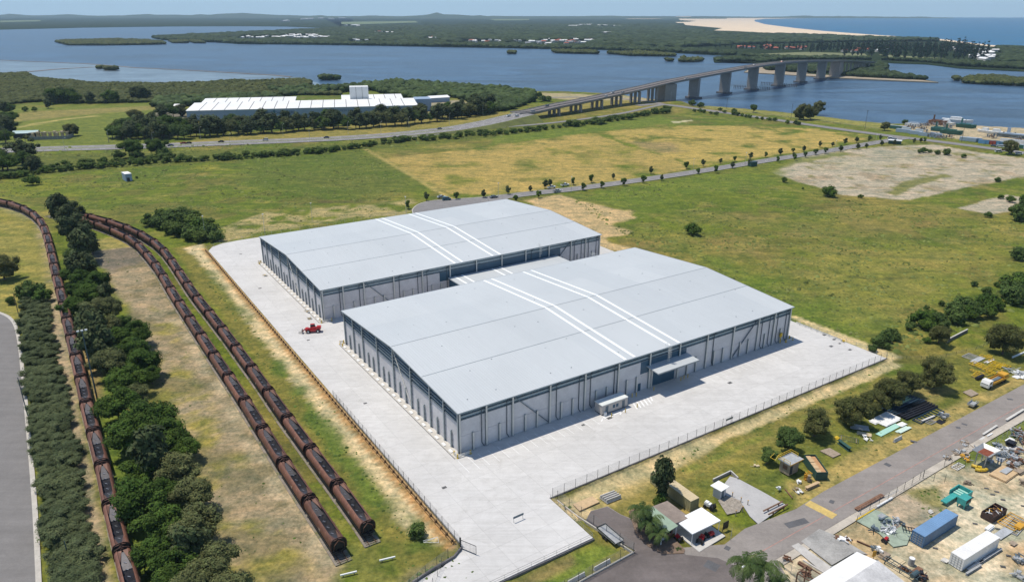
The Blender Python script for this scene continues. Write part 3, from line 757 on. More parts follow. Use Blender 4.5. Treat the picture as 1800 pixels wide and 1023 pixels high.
def warehouse(loc, label, front):
    t = thing('warehouse', label, 'warehouse', loc, TH)
    # wall panels, with real gaps between the precast panels
    pan = lambda *q: MB().bb(*q).build('wall_panel', m_conc, t)
    edges = [0.6]+[(a+.0) for a in FC[1:-1]]+[117.7]
    for a, b_ in zip(edges[:-1], edges[1:]):
        for z0, z1 in ((0.02, 4.36), (4.42, 8.62)):
            pan(a+.03, b_-.03, 71.7, 71.9, z0, z1)
            if front and a > 58 and b_ < 71 and z0 < 1:
                pan(a+.04, 60.9, .55, .75, z0, z1); pan(69.3, b_-.04, .55, .75, z0, z1); continue
            pan(a+.03, b_-.03, .55, .75, z0, z1)
    ed = [.6]+EC[1:-1]+[71.8]
    for x in (.45, 117.65):
        for a, b_ in zip(ed[:-1], ed[1:]):
            for z0, z1 in ((.02, 4.36), (4.42, 7.95)): pan(x, x+.2, a+.03, b_-.03, z0, z1)
    # cladding above the panels
    mb = MB()
    mb.bb(.7, 117.6, .78, .84, 8.5, EAVE-.1); mb.bb(.7, 117.6, 71.56, 71.62, 8.5, EAVE-.1)
    for x in (.68, 117.56):
        mb.add([(x, .8, 7.8), (x, 71.6, 7.8), (x, 71.6, EAVE-.15), (x, 36.2, RIDGE-.15), (x, .8, EAVE-.15)], [(0, 1, 2, 3, 4)])
        mb.add([(x+.06, .8, 7.8), (x+.06, 71.6, 7.8), (x+.06, 71.6, EAVE-.15), (x+.06, 36.2, RIDGE-.15), (x+.06, .8, EAVE-.15)], [(4, 3, 2, 1, 0)])
    mb.build('upper_cladding', m_clad, t)
    # girts: one long rail per row
    for z, hgt in ((8.66, .26), (9.72, .20), (10.72, .16)):
        MB().bb(.6, 117.7, .38, .78, z, z+hgt).build('girt', m_girt, t)
    for x0, x1 in ((.20, .68), (117.62, 118.1)):
        z = 8.0
        while z < RIDGE-.6:
            # row clipped where it meets the roof slope
            y0, y1 = .6, 71.8
            if z+.3 > EAVE-.1:
                k = (z+.45-EAVE)/(RIDGE-EAVE)*36.2; y0, y1 = k, 72.4-k
            if y1-y0 > 3: MB().bb(x0, x1, y0, y1, z, z+.24).build('girt', m_girt, t)
            z += 1.02
    # roof
    mb = MB(); o = .25; th = .22
    mb.loft([[(x, -o, EAVE-.02-th), (x, -o, EAVE-.02), (x, 36.2, RIDGE), (x, WW+o, EAVE-.02), (x, WW+o, EAVE-.02-th), (x, 36.2, RIDGE-th)][::-1] for x in (-o, WL+o)])
    rf = mb.build('roof', m_roof, t)
    def on(x0, x1, y0, y1, dz, tt, nm, mt):
        z0, z1 = rz_(y0)+dz, rz_(y1)+dz
        MB().add([(x0, y0, z0-tt), (x1, y0, z0-tt), (x1, y1, z1-tt), (x0, y1, z1-tt), (x0, y0, z0), (x1, y0, z0), (x1, y1, z1), (x0, y1, z1)],
                 [(3, 2, 1, 0), (4, 5, 6, 7), (0, 1, 5, 4), (1, 2, 6, 5), (2, 3, 7, 6), (3, 0, 4, 7)]).build(nm, mt, rf)
    for s in STR:
        on(s-.42, s+.42, .05, 36.1, .05, .04, 'skylight', m_sky); on(s-.42, s+.42, 36.3, 72.3, .05, .04, 'skylight', m_sky)
    for y in (18.3,): on(0, WL, y-.09, y+.09, .035, .03, 'roof_step', m_gut)
    on(0, WL, 36.05, 36.19, .045, .03, 'ridge_cap', m_gut)
    MB().bb(-.3, WL+.3, -.42, -.25, EAVE-.2, EAVE-.02).build('gutter', m_gut, t)
    MB().bb(-.3, WL+.3, WW+.25, WW+.42, EAVE-.2, EAVE-.02).build('gutter', m_gut, t)
    for x0 in (-.33, WL+.25):
        MB().add([(x0, -.3, EAVE-.26), (x0+.08, -.3, EAVE-.26), (x0+.08, 36.2, RIDGE-.24), (x0, 36.2, RIDGE-.24), (x0+.08, WW+.3, EAVE-.26), (x0, WW+.3, EAVE-.26),
                  (x0, -.3, EAVE+.03), (x0+.08, -.3, EAVE+.03), (x0+.08, 36.2, RIDGE+.05), (x0, 36.2, RIDGE+.05), (x0+.08, WW+.3, EAVE+.03), (x0, WW+.3, EAVE+.03)],
                 [(0, 1, 2, 3), (3, 2, 4, 5), (6, 9, 8, 7), (9, 11, 10, 8), (0, 3, 9, 6), (3, 5, 11, 9), (1, 7, 8, 2), (2, 8, 10, 4), (0, 6, 7, 1), (5, 4, 10, 11)]).build('barge_flashing', m_gut, t)
    # small roof anchors scattered in rows
    an = MB().bb(-.13, .13, -.08, .08, 0, .10).build('roof_anchor', m_gut, rf)
    first = True
    for i, x in enumerate(np.arange(5, 116, 7.7)):
        for y in (4.5, 12+3*(i % 3), 30, 44+4*(i % 2), 66):
            if (i+int(y)) % 3 == 0: continue
            a = an if first else an.copy()
            if not first: COL.objects.link(a); a.parent = rf
            first = False
            a.location = (x+rnd.uniform(-1, 1), y+rnd.uniform(-1, 1), rz_(y)+.0)
    # columns
    def column(L, name='column', br=True):
        mb = MB().box((0, .03, L/2), (.42, .05, L), mi=1).box((0, .28, L/2), (.07, .46, L)).box((0, .52, L/2), (.42, .05, L)).box((0, .27, .09), (.62, .62, .06))  # outer flange coloured paler as its lit edge, web left darker
        if br:
            for z in np.arange(1.9, min(L, 9), 2.3): mb.box((.22, .3, z), (.36, .12, .10), mi=1)
        return mb
    def put(mesh_o, x, y, rz, first):
        o_ = mesh_o if first else mesh_o.copy()
        if not first: COL.objects.link(o_)
        o_.parent = t; o_.location = (x, y, .06); o_.rotation_euler = (0, 0, rz)
        return o_
    mats2 = [m_steel, m_steel_l]
    c0 = column(EAVE-.42).build('column', mats2, t)
    for i, x in enumerate(FC): put(c0, x, 0, 0, i == 0)
    for x in FC[::2]: put(c0, x, WW, PI, False)
    s0 = column(4.7).build('wall_post', mats2, t)
    for i, x in enumerate(FS):
        if front and 58 < x < 71: continue
        put(s0, x, .02, 0, i == 0)
    for i, y in enumerate(EC):
        c1 = column(rz_(y)-.5).build('column', [m_steel, m_steel], t)
        put(c1, 0.0, y, -PI/2, True)
        c2 = c1.copy(); COL.objects.link(c2); put(c2, 118.2, y, PI/2, True)
    s1 = column(4.6).build('wall_post', [m_steel, m_steel], t)
    for i, y in enumerate(ES): put(s1, .0, y, -PI/2, i == 0)
    for i, y in enumerate(ES[::2]): put(s1, 118.2, y, PI/2, False)
    fb = MB().bb(-.75, -.1, -.7, .7, .06, .34).build('footing_block', m_whitem, t)
    for i, y in enumerate([2.3, 5.7, 9.3, 12.8, 16.3, 20, 23.4, 27, 30.6, 34.1, 37.8, 41.3, 44.9, 48.5, 52, 55.6, 59.2, 62.9, 66.5, 70]):
        a = fb if i == 0 else fb.copy()
        if i: COL.objects.link(a)
        a.parent = t; a.location = (-.55, y, 0)
    MB().bb(-1.55, .2, -.9, 72.9, .04, .14).build('plinth', M('plinth_concrete', (.52, .49, .44), .9, var=.15, scale=.5), t)
    MB().bb(-1.72, -1.58, -.9, 72.9, .04, .075).build('drain_channel', m_grate, t)
    # downpipes and braces
    for x in (6.4, 13.4, 28.1, 35.2, 38.9, 46.9, 84, 105, 108.5, 112.2, 116.2):
        mb = MB(); mb.cyl((x, .35, 10.3), (x, .35, 1.1), .11, n=6); mb.cyl((x, .35, 1.1), (x+.5, .1, .15), .11, n=6); mb.cyl((x, .35, 10.3), (x+.9, -.25, 11.0), .11, n=6)
        mb.build('downpipe', m_pipe, t)
    MB().bar((15.4, .28, 10.6), (25.6, .28, .5), .24, .2).build('brace', m_girt, t)
    MB().bar((102.6, .28, 10.6), (92.6, .28, .5), .24, .2).build('brace', m_girt, t)
    MB().bar((.2, 35.6, 12.6), (.2, 25.7, .5), .22, .2).build('brace', m_steel_l, t)
    # ladder
    def ladder(x, y, z0, z1):
        mb = MB()
        for dx in (-.28, .28):
            mb.bar((x+dx, y, z0), (x+dx, y, z1+1.1), .06)
            mb.bar((x+dx, y, z1+1.1), (x+dx, y+1.2, z1+1.1), .06)
            mb.bar((x+dx, y+1.2, z1+1.1), (x+dx, y+1.2, z1), .06)
        z = z0+.3
        while z < z1: mb.bar((x-.28, y, z), (x+.28, y, z), .045); z += .3
        for z in np.arange(z0+1.6, z1+.6, .7):
            for dx in (-.42, .42): mb.bar((x+dx, y-.5, z), (x+dx, y, z), .04)
            mb.bar((x-.42, y-.5, z), (x+.42, y-.5, z), .04)
        for dx in (-.42, 0, .42): mb.bar((x+dx, y-.5, z0+1.6), (x+dx, y-.5, z1+.4), .04)
        mb.build('ladder', m_steel_l, t)
    if front:
        # entrance canopy, roller door, blue panel
        cp = MB().add([(58.3, -4.1, 6.35), (73.6, -4.1, 6.35), (73.6, .5, 6.75), (58.3, .5, 6.75), (58.3, -4.1, 6.6), (73.6, -4.1, 6.6), (73.6, .5, 7.0), (58.3, .5, 7.0)],
                      [(3, 2, 1, 0), (4, 5, 6, 7), (0, 1, 5, 4), (1, 2, 6, 5), (2, 3, 7, 6), (3, 0, 4, 7)]).build('canopy', m_roof, t)
        for k, x in enumerate((60.5, 63.3, 67.8, 71.6)): MB().bb(x-.15, x+.15, -2.6, -2.35, 6.52, 6.7).build('roof_anchor', m_gut, cp)
        MB().bb(58.25, 73.65, -4.2, -4.11, 6.25, 6.62).build('gutter', m_gut, cp)
        MB().bb(56.2, 73.2, .47, .53, 5.0, 9.0).build('feature_panel', m_blue, t)
        rd = MB().bb(60.95, 69.25, .60, .68, .08, 5.0)
        for z in np.arange(.3, 5, .22): rd.bb(60.98, 69.22, .57, .60, z, z+.12)
        rd.build('roller_door', m_blue, t)
        for x in (60.2, 69.9): MB().bb(x-.14, x+.14, -.05, .25, .06, 6.4).build('canopy_post', m_steel_l, t)
        MB().bb(55.6, 56.6, .47, .56, .06, 2.3).build('door', m_blue, t)
        ladder(65.0, -.9, 7.0, 11.2)
    else:
        MB().bb(44.0, 98.0, .47, .53, 5.2, 8.6).build('feature_panel', m_blue, t)
        ladder(87.5, -.5, 6.8, 11.2)
    return t
wf = warehouse(W(0, 0), 'new pale roofed warehouse nearest the camera with an entrance canopy on its shaded wall', True)
ORG2 = W(93.4, .55)
wr = warehouse(ORG2, 'matching pale roofed warehouse standing behind the nearer one', False)
lk = thing('link_building', 'low flat link roof joining the two big warehouses', 'building', W(72.6, 47.6), TH)
MB().bb(0, 48.6, -.1, 20.7, 6.0, 6.35).build('roof', m_roof, lk)
for s in STR: MB().bb(s-47.6-.42, s-47.6+.42, .1, 20.6, 6.37, 6.41).build('skylight', m_sky, lk)
MB().bb(.4, .6, .1, 20.5, .05, 6.0).build('wall', m_blue, lk); MB().bb(48.0, 48.2, .1, 20.5, .05, 6.0).build('wall', m_blue, lk)
lg = thing('roof_ladder', 'small galvanised access ladder hoops on the back eave of the front warehouse roof', 'ladder', W(72.1, 97.8, 11.2), TH)
mb = MB()
for dx in (-.4, .4):
    mb.bar((dx, 1.0, -3), (dx, 1.0, 1.2), .07); mb.bar((dx, 1.0, 1.2), (dx, -1.2, 1.2), .07); mb.bar((dx, -1.2, 1.2), (dx, -1.2, 0), .07)
    mb.bar((dx*1.6, 1.5, -2), (dx*1.6, 1.5, 1.6), .06)
for z in np.arange(-2.6, 1, .4): mb.bar((-.4, 1, z), (.4, 1, z), .05)
mb.build('rails', m_steel_l, lg)
# ------------------------------------------------------------ yellow guards at the corners
def guard(loc, rz, label, L1=3.4, L2=1.6):
    g = thing('guard_rail', label, 'guard rail', loc, rz, 'yellow guard rails at the warehouse corners')
    for x, y in ((0, 0), (L1, 0), (0, L2)):
        mb = MB().box((x, y, .5), (.28, .28, 1.0)).box((x, y, .03), (.6, .6, .06)); mb.build('post', m_yellow, g)
    for z in (.35, .75):
        MB().bar((0, -.12, z), (L1, -.12, z), .07, .22).build('rail', m_steel_l, g)
        MB().bar((-.12, 0, z), (-.12, L2, z), .07, .22).build('rail', m_steel_l, g)
    return g
guard(W(-.9, -.9, .06), TH, 'yellow and silver guard rail at the front warehouse corner nearest the camera')
guard(W(92.4, -.4, .06), TH, 'yellow guard rail at the rear warehouse corner beside the red loader')
guard(W(73.4, -1.2, .06), TH-PI/2, 'yellow guard rail at the front warehouse corner facing the rear warehouse', 2.2, 1.2)
guard(W(-.9, 119.2, .06), TH+PI/2, 'yellow guard rail at the far right corner of the front warehouse', 1.2, 3.2)
guard(W(166.6, -1.0, .06), TH-PI/2, 'small guard rail at the leftmost back corner of the rear warehouse', 1.8, 1.0)
bar_ = thing('crash_barrier', 'long silver crash barrier with a yellow end on the right edge of the concrete yard', 'barrier', W(-10, 131.0, .06), TH+PI/2)
for x in np.arange(0, 17, 2.2): MB().box((x, 0, .35), (.15, .15, .7)).build('post', m_steel_l, bar_)
MB().bar((-.5, -.12, .55), (16.8, -.12, .55), .08, .32).build('rail', m_steel_l, bar_)
MB().box((-.6, -.1, .5), (.7, .35, .5)).build('end_cap', m_yellow, bar_)
# ------------------------------------------------------------ painted bays, grates
m_bay = M('bay_line_paint', (.76, .76, .75), .8, var=.1, scale=1)
mb = MB()
def line(mb, a, b_, wd, z=.067):
    a, b_ = Vector(a), Vector(b_); d = (b_-a).normalized(); n = Vector((-d.y, d.x, 0))*wd/2
    mb.quad(*[Vector((p.x, p.y, z)) for p in (a-n, b_-n, b_+n, a+n)])
for k in range(15): line(mb, W(-1.8 if k else -2, -1.4+2.68*k), W(-7.2, -1.4+2.68*k), .12)
for k in range(15): line(mb, W(-1.8, 75+2.68*k), W(-6.9, 75+2.68*k), .12)
for k in range(6): line(mb, W(-3.8+.05*k, 50.3+1.25*k), W(-6.6 if k < 5 else -5.6, 49.1+1.25*k), .42)
for k in range(3): line(mb, W(-4.9, 39.5+3.1*k), W(-6.3, 37.3+3.1*k), .35)
line(mb, W(-5.6, 38.5), W(-5.3, 47.5), .3)
struct(mb.build('parking_markings', m_bay))
for k, (x, y, s) in enumerate([(1071, 735, 1), (1025, 747, .7), (781, 857, .8), (642, 709, .7), (1283, 673, 1), (1461, 609, 1), (1449, 589, .9), (1466, 597, .9), (1494, 615, .9), (1476, 604, .7), (457, 507, .9), (423, 447, .8), (542, 598, .7)]):
    g = tag(MB().box((0, 0, .02), (1.3*s, .9*s, .03), 0).build('drain_grate', m_grate), None, 'drain grate', 'drain grates set in the concrete yard')
    g.location = G(x, y)+Vector((0, 0, .055)); g.rotation_euler = (0, 0, TH)
    g['label'] = ['dark drain grate in front of the site office', 'small rusty grate among the painted bays left of the site office', 'small drain grate on the loading apron near the nearest warehouse corner', 'drain grate beside the end wall of the front warehouse',
                  'drain grate right of the entrance canopy shadow', 'large drain grate near the right end of the concrete yard', 'drain grate farthest back by the right edge of the yard', 'drain grate just before the silver crash barrier',
                  'drain grate nearest the right end of the front fence', 'thin drain cover between the grates by the crash barrier', 'drain grate beside the rear warehouse end wall', 'drain grate at the far left end of the concrete yard', 'drain grate just below the red loader'][k]
# ------------------------------------------------------------ site office
so = thing('site_office', 'small cream portable office against the front warehouse wall behind yellow bollards', 'site office', W(-4.2, 39.2, .06), TH)
m_cream = M('cream_panel', (.50, .46, .42), .6, var=.06, scale=.5); m_croof = M('pale_office_roof', (.66, .68, .66), .5, var=.05)
MB().bb(0, 8.6, 0, 2.9, .25, 2.75).build('body', m_cream, so)
MB().bb(-.12, 8.72, -.12, 3.02, 2.76, 2.9).build('roof', m_croof, so)
MB().bb(.1, 8.5, .1, 2.8, .0, .24).build('base_frame', m_dark, so)
for x in (1.2, 6.7): MB().bb(x, x+.9, -.05, -.005, .3, 2.3).build('door', m_girt, so)
for x in (3.6, 4.7): MB().bb(x, x+.75, -.05, -.005, 1.1, 2.0).build('window', m_blue, so)
MB().bb(.5, 1.1, -.7, -.1, .0, .95).build('step', m_whitem, so)
bol = thing('bollard', 'x', 'bollard', W(-5.8, 41, .06), 0, 'yellow bollards by the office and entrance')
MB().cyl((0, 0, 0), (0, 0, 1.1), .11, n=10).build('tube', m_yellow, bol)
mb = MB().cyl((0, 0, 1.1), (0, 0, 1.16), .11, .06, n=10); mb.build('cap', m_yellow, bol)
BL = [((-6.1, 40.8), 'yellow bollard in front of the left end of the site office'), ((-6.3, 45.3), 'yellow bollard in front of the middle of the site office'), ((-6.0, 49.6), 'yellow bollard off the right end of the site office'),
      ((-1.4, 53.4), 'yellow bollard against the warehouse wall right of the site office'), ((-1.6, 59.6), 'yellow bollard at the left side of the roller door'), ((-1.5, 69.9), 'yellow bollard at the right side of the roller door'),
      ((-1.2, 71.4), 'yellow bollard under the right end of the entrance canopy'), ((-1.2, 72.9), 'last yellow bollard right of the entrance canopy door'), ((-1.1, 52.2), 'left yellow bollard of the pair at the warehouse wall')]
for i, ((u, v), l) in enumerate(BL):
    if i == 0: bol.location = W(u, v, .06); bol['label'] = l
    else: dup(bol, W(u, v, .06), 0, l)
ysg = thing('hose_cabinet', 'yellow hose cabinet on the front warehouse wall near its far right corner', 'cabinet', W(-.3, 113.9, .06), TH)
MB().bb(-.45, .45, -.2, .25, 2.2, 3.4).bb(-.1, .1, -.1, .1, 0, 2.2).build('cabinet', m_yellow, ysg)
# ------------------------------------------------------------ retaining walls
m_retw = M('dark_retaining_wall', (.16, .15, .15), .9, var=.2, scale=.4)
def wall(name, pts, z0, z1, wd, m_, label, cat='wall', group=None, cap=None):
    t = thing(name, label, cat, pts[0], 0, group)
    for i in range(len(pts)-1):
        a, b_ = Vector(pts[i])-Vector(pts[0]), Vector(pts[i+1])-Vector(pts[0]); a.z = b_.z = 0
        MB().bar(a+Vector((0, 0, (z0+z1)/2)), b_+Vector((0, 0, (z0+z1)/2)), wd, z1-z0).build('wall_section', m_, t)
        if cap: MB().bar(a+Vector((0, 0, z1+.05)), b_+Vector((0, 0, z1+.05)), wd+.06, .09).build('coping', cap, t)
    return t
P0 = lambda *a: Vector((*W(*a)[:2], 0))
wall('retaining_wall', [P0(-24.55, 8.1), P0(-24.55, 132)], -1.3, .02, .22, m_retw, 'long dark retaining wall under the front boundary fence', cap=None)
wall('retaining_wall', [P0(-24.4, 8.15), P0(-39.4, 7.95)], -1.6, .02, .22, m_retw, 'short retaining wall on the right side of the loading apron')
wall('retaining_wall', [P0(-39.55, 8.1), P0(-39.55, -60)], -1.8, .02, .22, m_retw, 'dark retaining wall along the near edge of the loading apron')
wall('garden_wall', [P0(-24.9, 9.6), P0(-31.8, 10.0), P0(-46.2, 12.4), P0(-46.6, 2), P0(-48, -30)], LOW-.3, LOW+.45, .25, m_kerb, 'low pale kerb wall around the green strip below the loading apron')
wall('kerb_wall', [P0(-28, -15), P0(-29.5, -17.5), P0(-30.2, -22), P0(-31.3, -27)], -.3, .6, .3, m_retw, 'curved dark kerb wall at the left side of the driveway')
# ------------------------------------------------------------ fences
m_fpost = M('black_fence_post', (.035, .04, .04), .6, var=.2); m_wire = M('fence_wire', (.22, .23, .23), .5, .3, var=.1)
m_gpost = M('grey_fence_post', (.45, .46, .45), .5, .2, var=.1)
def fence(pts, h, gap, label, post=m_fpost, r=.045, wires=(.1, .6, 1.2, 1.8), wr=.012, z=0, name='fence', group=None, ang=0):
    pts = [Vector(p) for p in pts]
    t = thing(name, label, 'fence', pts[0], 0, group)
    m_ = MB().cyl((0, 0, 0), (0, 0, h), r, n=5)
    if ang: m_.bar((0, 0, h), (ang, 0, h+.35), .04)
    p0 = m_.build('post', post, t); first = True
    for a, b_ in zip(pts[:-1], pts[1:]):
        L = (b_-a).length; n = max(1, round(L/gap))
        for i in range(n+(1 if b_ is pts[-1] else 0)):
            q = a+(b_-a)*i/n
            o_ = p0 if first else p0.copy()
            if not first: COL.objects.link(o_); o_.parent = t
            first = False
            o_.location = q-pts[0]
        mb = MB()
        for zz in wires:
            if zz <= h: mb.bar(a-pts[0]+Vector((0, 0, zz)), b_-pts[0]+Vector((0, 0, zz)), wr*2)
        mb.build('wire_strand', m_wire, t)
    return t
WR = tuple(np.arange(.1, 2.2, .26))
fence([W(-24.5, 9.0), W(-24.5, 131.6)], 2.3, 3.05, 'tall wire fence on the wall along the front of the concrete yard', wires=WR)
fence([W(-27.5, -14.9), W(42, -14.9)], 2.2, 2.6, 'dark wire fence on the left of the yard from the gate to the loader', wires=WR, r=.05)
fence([W(-24.5, 131.9), W(60, 132.4), W(150, 132.4)], 1.3, 3.4, 'low wire fence along the far right edge of the yard', post=m_gpost, wires=(.5, 1.0, 1.25))
fence([W(204, 132), W(206, 60), W(205, 2), W(203, -8), W(197, -14.8)], 1.6, 4.5, 'light wire fence behind the rear warehouse', post=m_gpost, wires=(.5, 1.1, 1.5))
fence([W(-24.6, 8.4), W(-39.2, 8.0), W(-39.4, -30)], 1.05, 3.0, 'galvanised handrail around the edge of the loading apron', post=m_gpost, r=.03, wires=(.5, 1.0), wr=.02, name='handrail')
fence([W(-25.2, 9.8, LOW+.4), W(-46.2, 12.4, LOW+.4), W(-46.6, 2, LOW+.4), W(-48, -28, LOW+.4)], 2.3, 3.4, 'black posted wire fence around the green strip below the apron', wires=WR)
fence([W(-28.2, -15.8), W(-30.5, -24), W(-33, -30), W(-36, -42)], 2.2, 2.6, 'wire fence running down the left of the driveway', wires=WR)
fence([W(-30.2, -20.5), W(-37.6, -28), W(-43.5, -34)], 2.0, 3.0, 'black wire fence crossing behind the two loaded tracks', wires=(.1, .7, 1.3, 1.9))
g = thing('gate', 'open black steel gate leaf at the left side of the driveway', 'gate', W(-27.9, -15.3, .06), TH-.35*PI)
MB().box((0, 0, 1.3), (.2, .2, 2.6)).build('post', m_fpost, g)
mb = MB(); mb.bar((0, 0, .2), (3.6, 0, .2), .08); mb.bar((0, 0, 2.1), (3.6, 0, 2.1), .08); mb.bar((3.6, 0, .2), (3.6, 0, 2.1), .08)
for x in np.arange(.3, 3.6, .3): mb.bar((x, 0, .2), (x, 0, 2.1), .03)
mb.build('gate_leaf', m_fpost, g)
g = thing('gate_post', 'pair of tall green grey gate posts at the bottom edge beside the driveway', 'gate post', W(-39.0, -20.3, .0), TH)
MB().box((0, 0, 1.3), (.16, .16, 2.6)).build('post', m_girt, g); MB().box((.0, -.6, 1.3), (.16, .16, 2.6)).build('post', m_girt, g)
# crib wall of brown posts along the left fence
m_crib = M('brown_timber_post', (.17, .105, .05), .9, var=.3, scale=2); m_ochre = M('ochre_timber_rail', (.42, .27, .12), .9, var=.25, scale=1)
cw_ = thing('post_and_rail_edge', 'long ochre timber edging with dark posts down the left side of the yard', 'retaining edge', W(-26, -15.4), TH+PI/2)
MB().bb(-0, 222, -.1, .16, -.3, .62).build('rail', m_ochre, cw_)
MB().bb(-0, 222, .35, .5, -.3, .25).build('rail', m_ochre, cw_)
p0 = MB().box((0, .3, .25), (.42, .42, 1.1)).build('post', m_crib, cw_)
for i in range(98):
    o_ = p0 if i == 0 else p0.copy()
    if i: COL.objects.link(o_); o_.parent = cw_
    o_.location = (.6+i*2.27, 0, 0)
sg = thing('sign_board', 'small grey sign board on two posts at the apron handrail', 'sign', G(911, 915, 0), TH+.02)
MB().box((-1.1, 0, .7), (.07, .07, 1.4)).build('post', m_gpost, sg); MB().box((1.1, 0, .7), (.07, .07, 1.4)).build('post', m_gpost, sg); MB().box((0, -.05, 1.25), (2.5, .06, .5)).build('panel', m_girt, sg)
sg = dup(sg, W(-24.2, 63.8, 0), TH, 'small grey sign board on posts at the front fence below the canopy')
# ============================================================ RAILWAY
m_rust = M('weathered_brown_wagon_steel', (.185, .084, .055), .65, .12, var=.3, scale=.5, rnd_amt=.26, col2=(.27, .125, .07), s2=1.2, wear=.58)
m_rust_d = M('dark_wagon_interior', (.075, .072, .078), .42, .55, var=.35, scale=.8, rnd_amt=.15)
m_rim = M('wagon_rim_steel', (.075, .035, .026), .7, .1, var=.3, scale=1)
m_slope = M('brown_slope_sheet', (.14, .07, .05), .55, .3, var=.25, scale=1.0, rnd_amt=.12)
m_bogie = M('black_bogie_steel', (.03, .03, .032), .6, .4, var=.3, scale=2)
m_plate = M('faded_number_panel', (.42, .30, .22), .7, var=.3, scale=3)
m_rail = M('rusty_rail', (.15, .085, .05), .5, .6, var=.2, scale=1)
m_ball = M('grey_track_ballast', (.25, .215, .18), .95, var=.3, scale=.8, col2=(.13, .135, .045), s2=.25, wear=.50)
m_sleep = M('weathered_sleeper', (.20, .165, .13), .95, var=.3, scale=2)
WLEN, PITCH = 14.9, 16.35
def make_wagon():
    t = thing('hopper_wagon', 'x', 'rail wagon')
    L = WLEN/2
    # outer shell: bowed sides, rolled in at the top
    prof = [(1.0, 1.32), (1.30, 1.45), (1.46, 1.85), (1.50, 2.30), (1.44, 2.80), (1.26, 3.18), (1.04, 3.40), (.86, 3.50)]
    inn = [(.88, 3.42), (1.04, 3.32), (1.20, 3.1), (1.36, 2.7), (1.40, 2.2)]
    mb = MB()
    for s in (-1, 1):
        sec = lambda x: [(x, s*a, z) for a, z in prof+inn]
        mb.loft([sec(-L), sec(L)] if s > 0 else [sec(L), sec(-L)], closed=False, caps=False)
    mb.build('body_side', m_rust, t, smooth=False)
    # arched rims at both ends
    for sx in (-1, 1):
        mb = MB()
        pts = [(y, z) for y, z in [(-1.16, 3.44), (-.9, 3.62), (-.45, 3.80), (0, 3.83), (.45, 3.80), (.9, 3.70), (1.16, 3.56)]]
        low_ = [(-1.5, 1.3), (-1.56, 2.35), (-1.50, 2.85), (-1.34, 3.2)]
        arch = low_+pts+[(-a, b_) for a, b_ in low_[::-1]]
        for a, b_ in zip(arch[:-1], arch[1:]): mb.bar((sx*L, a[0], a[1]), (sx*L, b_[0], b_[1]), .13, .22)
        mb.build('end_rim', m_rim, t)
        mb = MB()
        # A-frame brace behind the rim, and the end bulkhead
        mb.bar((sx*(L+.42), -.85, 2.75), (sx*(L+.22), 0, 3.40), .15, .15).bar((sx*(L+.42), .85, 2.75), (sx*(L+.22), 0, 3.40), .15, .15).bar((sx*(L+.42), -.95, 2.7), (sx*(L+.1), -1.1, 1.3), .1, .1).bar((sx*(L+.42), .95, 2.7), (sx*(L+.1), 1.1, 1.3), .1, .1)
        mb.build('end_brace', m_slope, t)
        mb = MB()
        mb.add([(sx*(L-.02), -1.42, 1.35), (sx*(L-.02), 1.42, 1.35), (sx*(L-.02), 1.46, 2.4), (sx*(L-.02), 1.3, 3.3), (sx*(L-.02), 0, 3.55), (sx*(L-.02), -1.3, 3.3), (sx*(L-.02), -1.46, 2.4)],
               [(0, 1, 2, 3, 4, 5, 6) if sx > 0 else (6, 5, 4, 3, 2, 1, 0)])
        mb.build('end_bulkhead', m_bogie, t)
        # slope sheet inside the hopper: widens towards the end
        for sy in (-1, 1): MB().add([(sx*(L-.05), sy*.95, 3.40), (sx*(L-.05), sy*.05, 3.42), (sx*(L-.7), sy*.22, 3.22), (sx*(L-3.8), sy*.9, 2.95)], [(0, 1, 2, 3)]).build('slope_sheet', m_slope, t)
        MB().add([(sx*(L-.6), -.22, 3.2), (sx*(L-.6), .22, 3.2), (sx*(L-4.8), 1.0, 2.3), (sx*(L-4.8), -1.0, 2.3)], [(0, 3, 2, 1)]).build('centre_sheet', m_rust_d, t)
        # bogie
        bx = sx*(L-1.9)
        bg_ = MB().bb(bx-1.3, bx+1.3, .95, 1.2, .3, .8).bb(bx-1.3, bx+1.3, -1.2, -.95, .3, .8).bb(bx-.25, bx+.25, -.9, .9, .45, .85).build('bogie', m_bogie, t)
        for wx in (-.9, .9):
            for sy in (-1, 1): MB().cyl((bx+wx, sy*.66, .46), (bx+wx, sy*.8, .46), .46, n=12).build('wheel', m_bogie, bg_)
        MB().bb(sx*(L+.0), sx*(L+.75), -.12, .12, .78, 1.0).bb(sx*(L+.1), sx*(L+.28), -1.35, 1.35, .75, 1.15).bb(sx*(L-.1), sx*(L+.2), -1.2, -1.05, .7, 1.9).bb(sx*(L-.1), sx*(L+.2), 1.05, 1.2, .7, 1.9).build('coupler', m_bogie, t)
    # underframe
    MB().bb(-L, L, -1.4, -1.2, .95, 1.25).bb(-L, L, 1.2, 1.4, .95, 1.25).bb(-3, 3, -.8, .8, .45, 1.15).bb(-L, L, -.2, .2, .75, 1.0).build('underframe', m_bogie, t)
    # dark hopper floor: longitudinal V with saddles between the discharge doors
    mb = MB()
    for s in (-1, 1): mb.add([(-L+.1, s*1.38, 2.8), (L-.1, s*1.38, 2.8), (L-1.5, s*.25, 1.35), (-L+1.5, s*.25, 1.35)], [(0, 1, 2, 3) if s < 0 else (3, 2, 1, 0)])
    n = 6
    for k in range(n):
        x = -L+2.7+(WLEN-5.4)*k/(n-1)
        mb.add([(x-1.0, -.55, 1.4), (x-1.0, .55, 1.4), (x, .95, 2.35+.1*(k % 2)), (x, -.95, 2.35+.1*(k % 2)), (x+1.0, .55, 1.4), (x+1.0, -.55, 1.4)], [(0, 1, 2, 3), (3, 2, 4, 5)])
    mb.build('hopper_floor', m_rust_d, t)
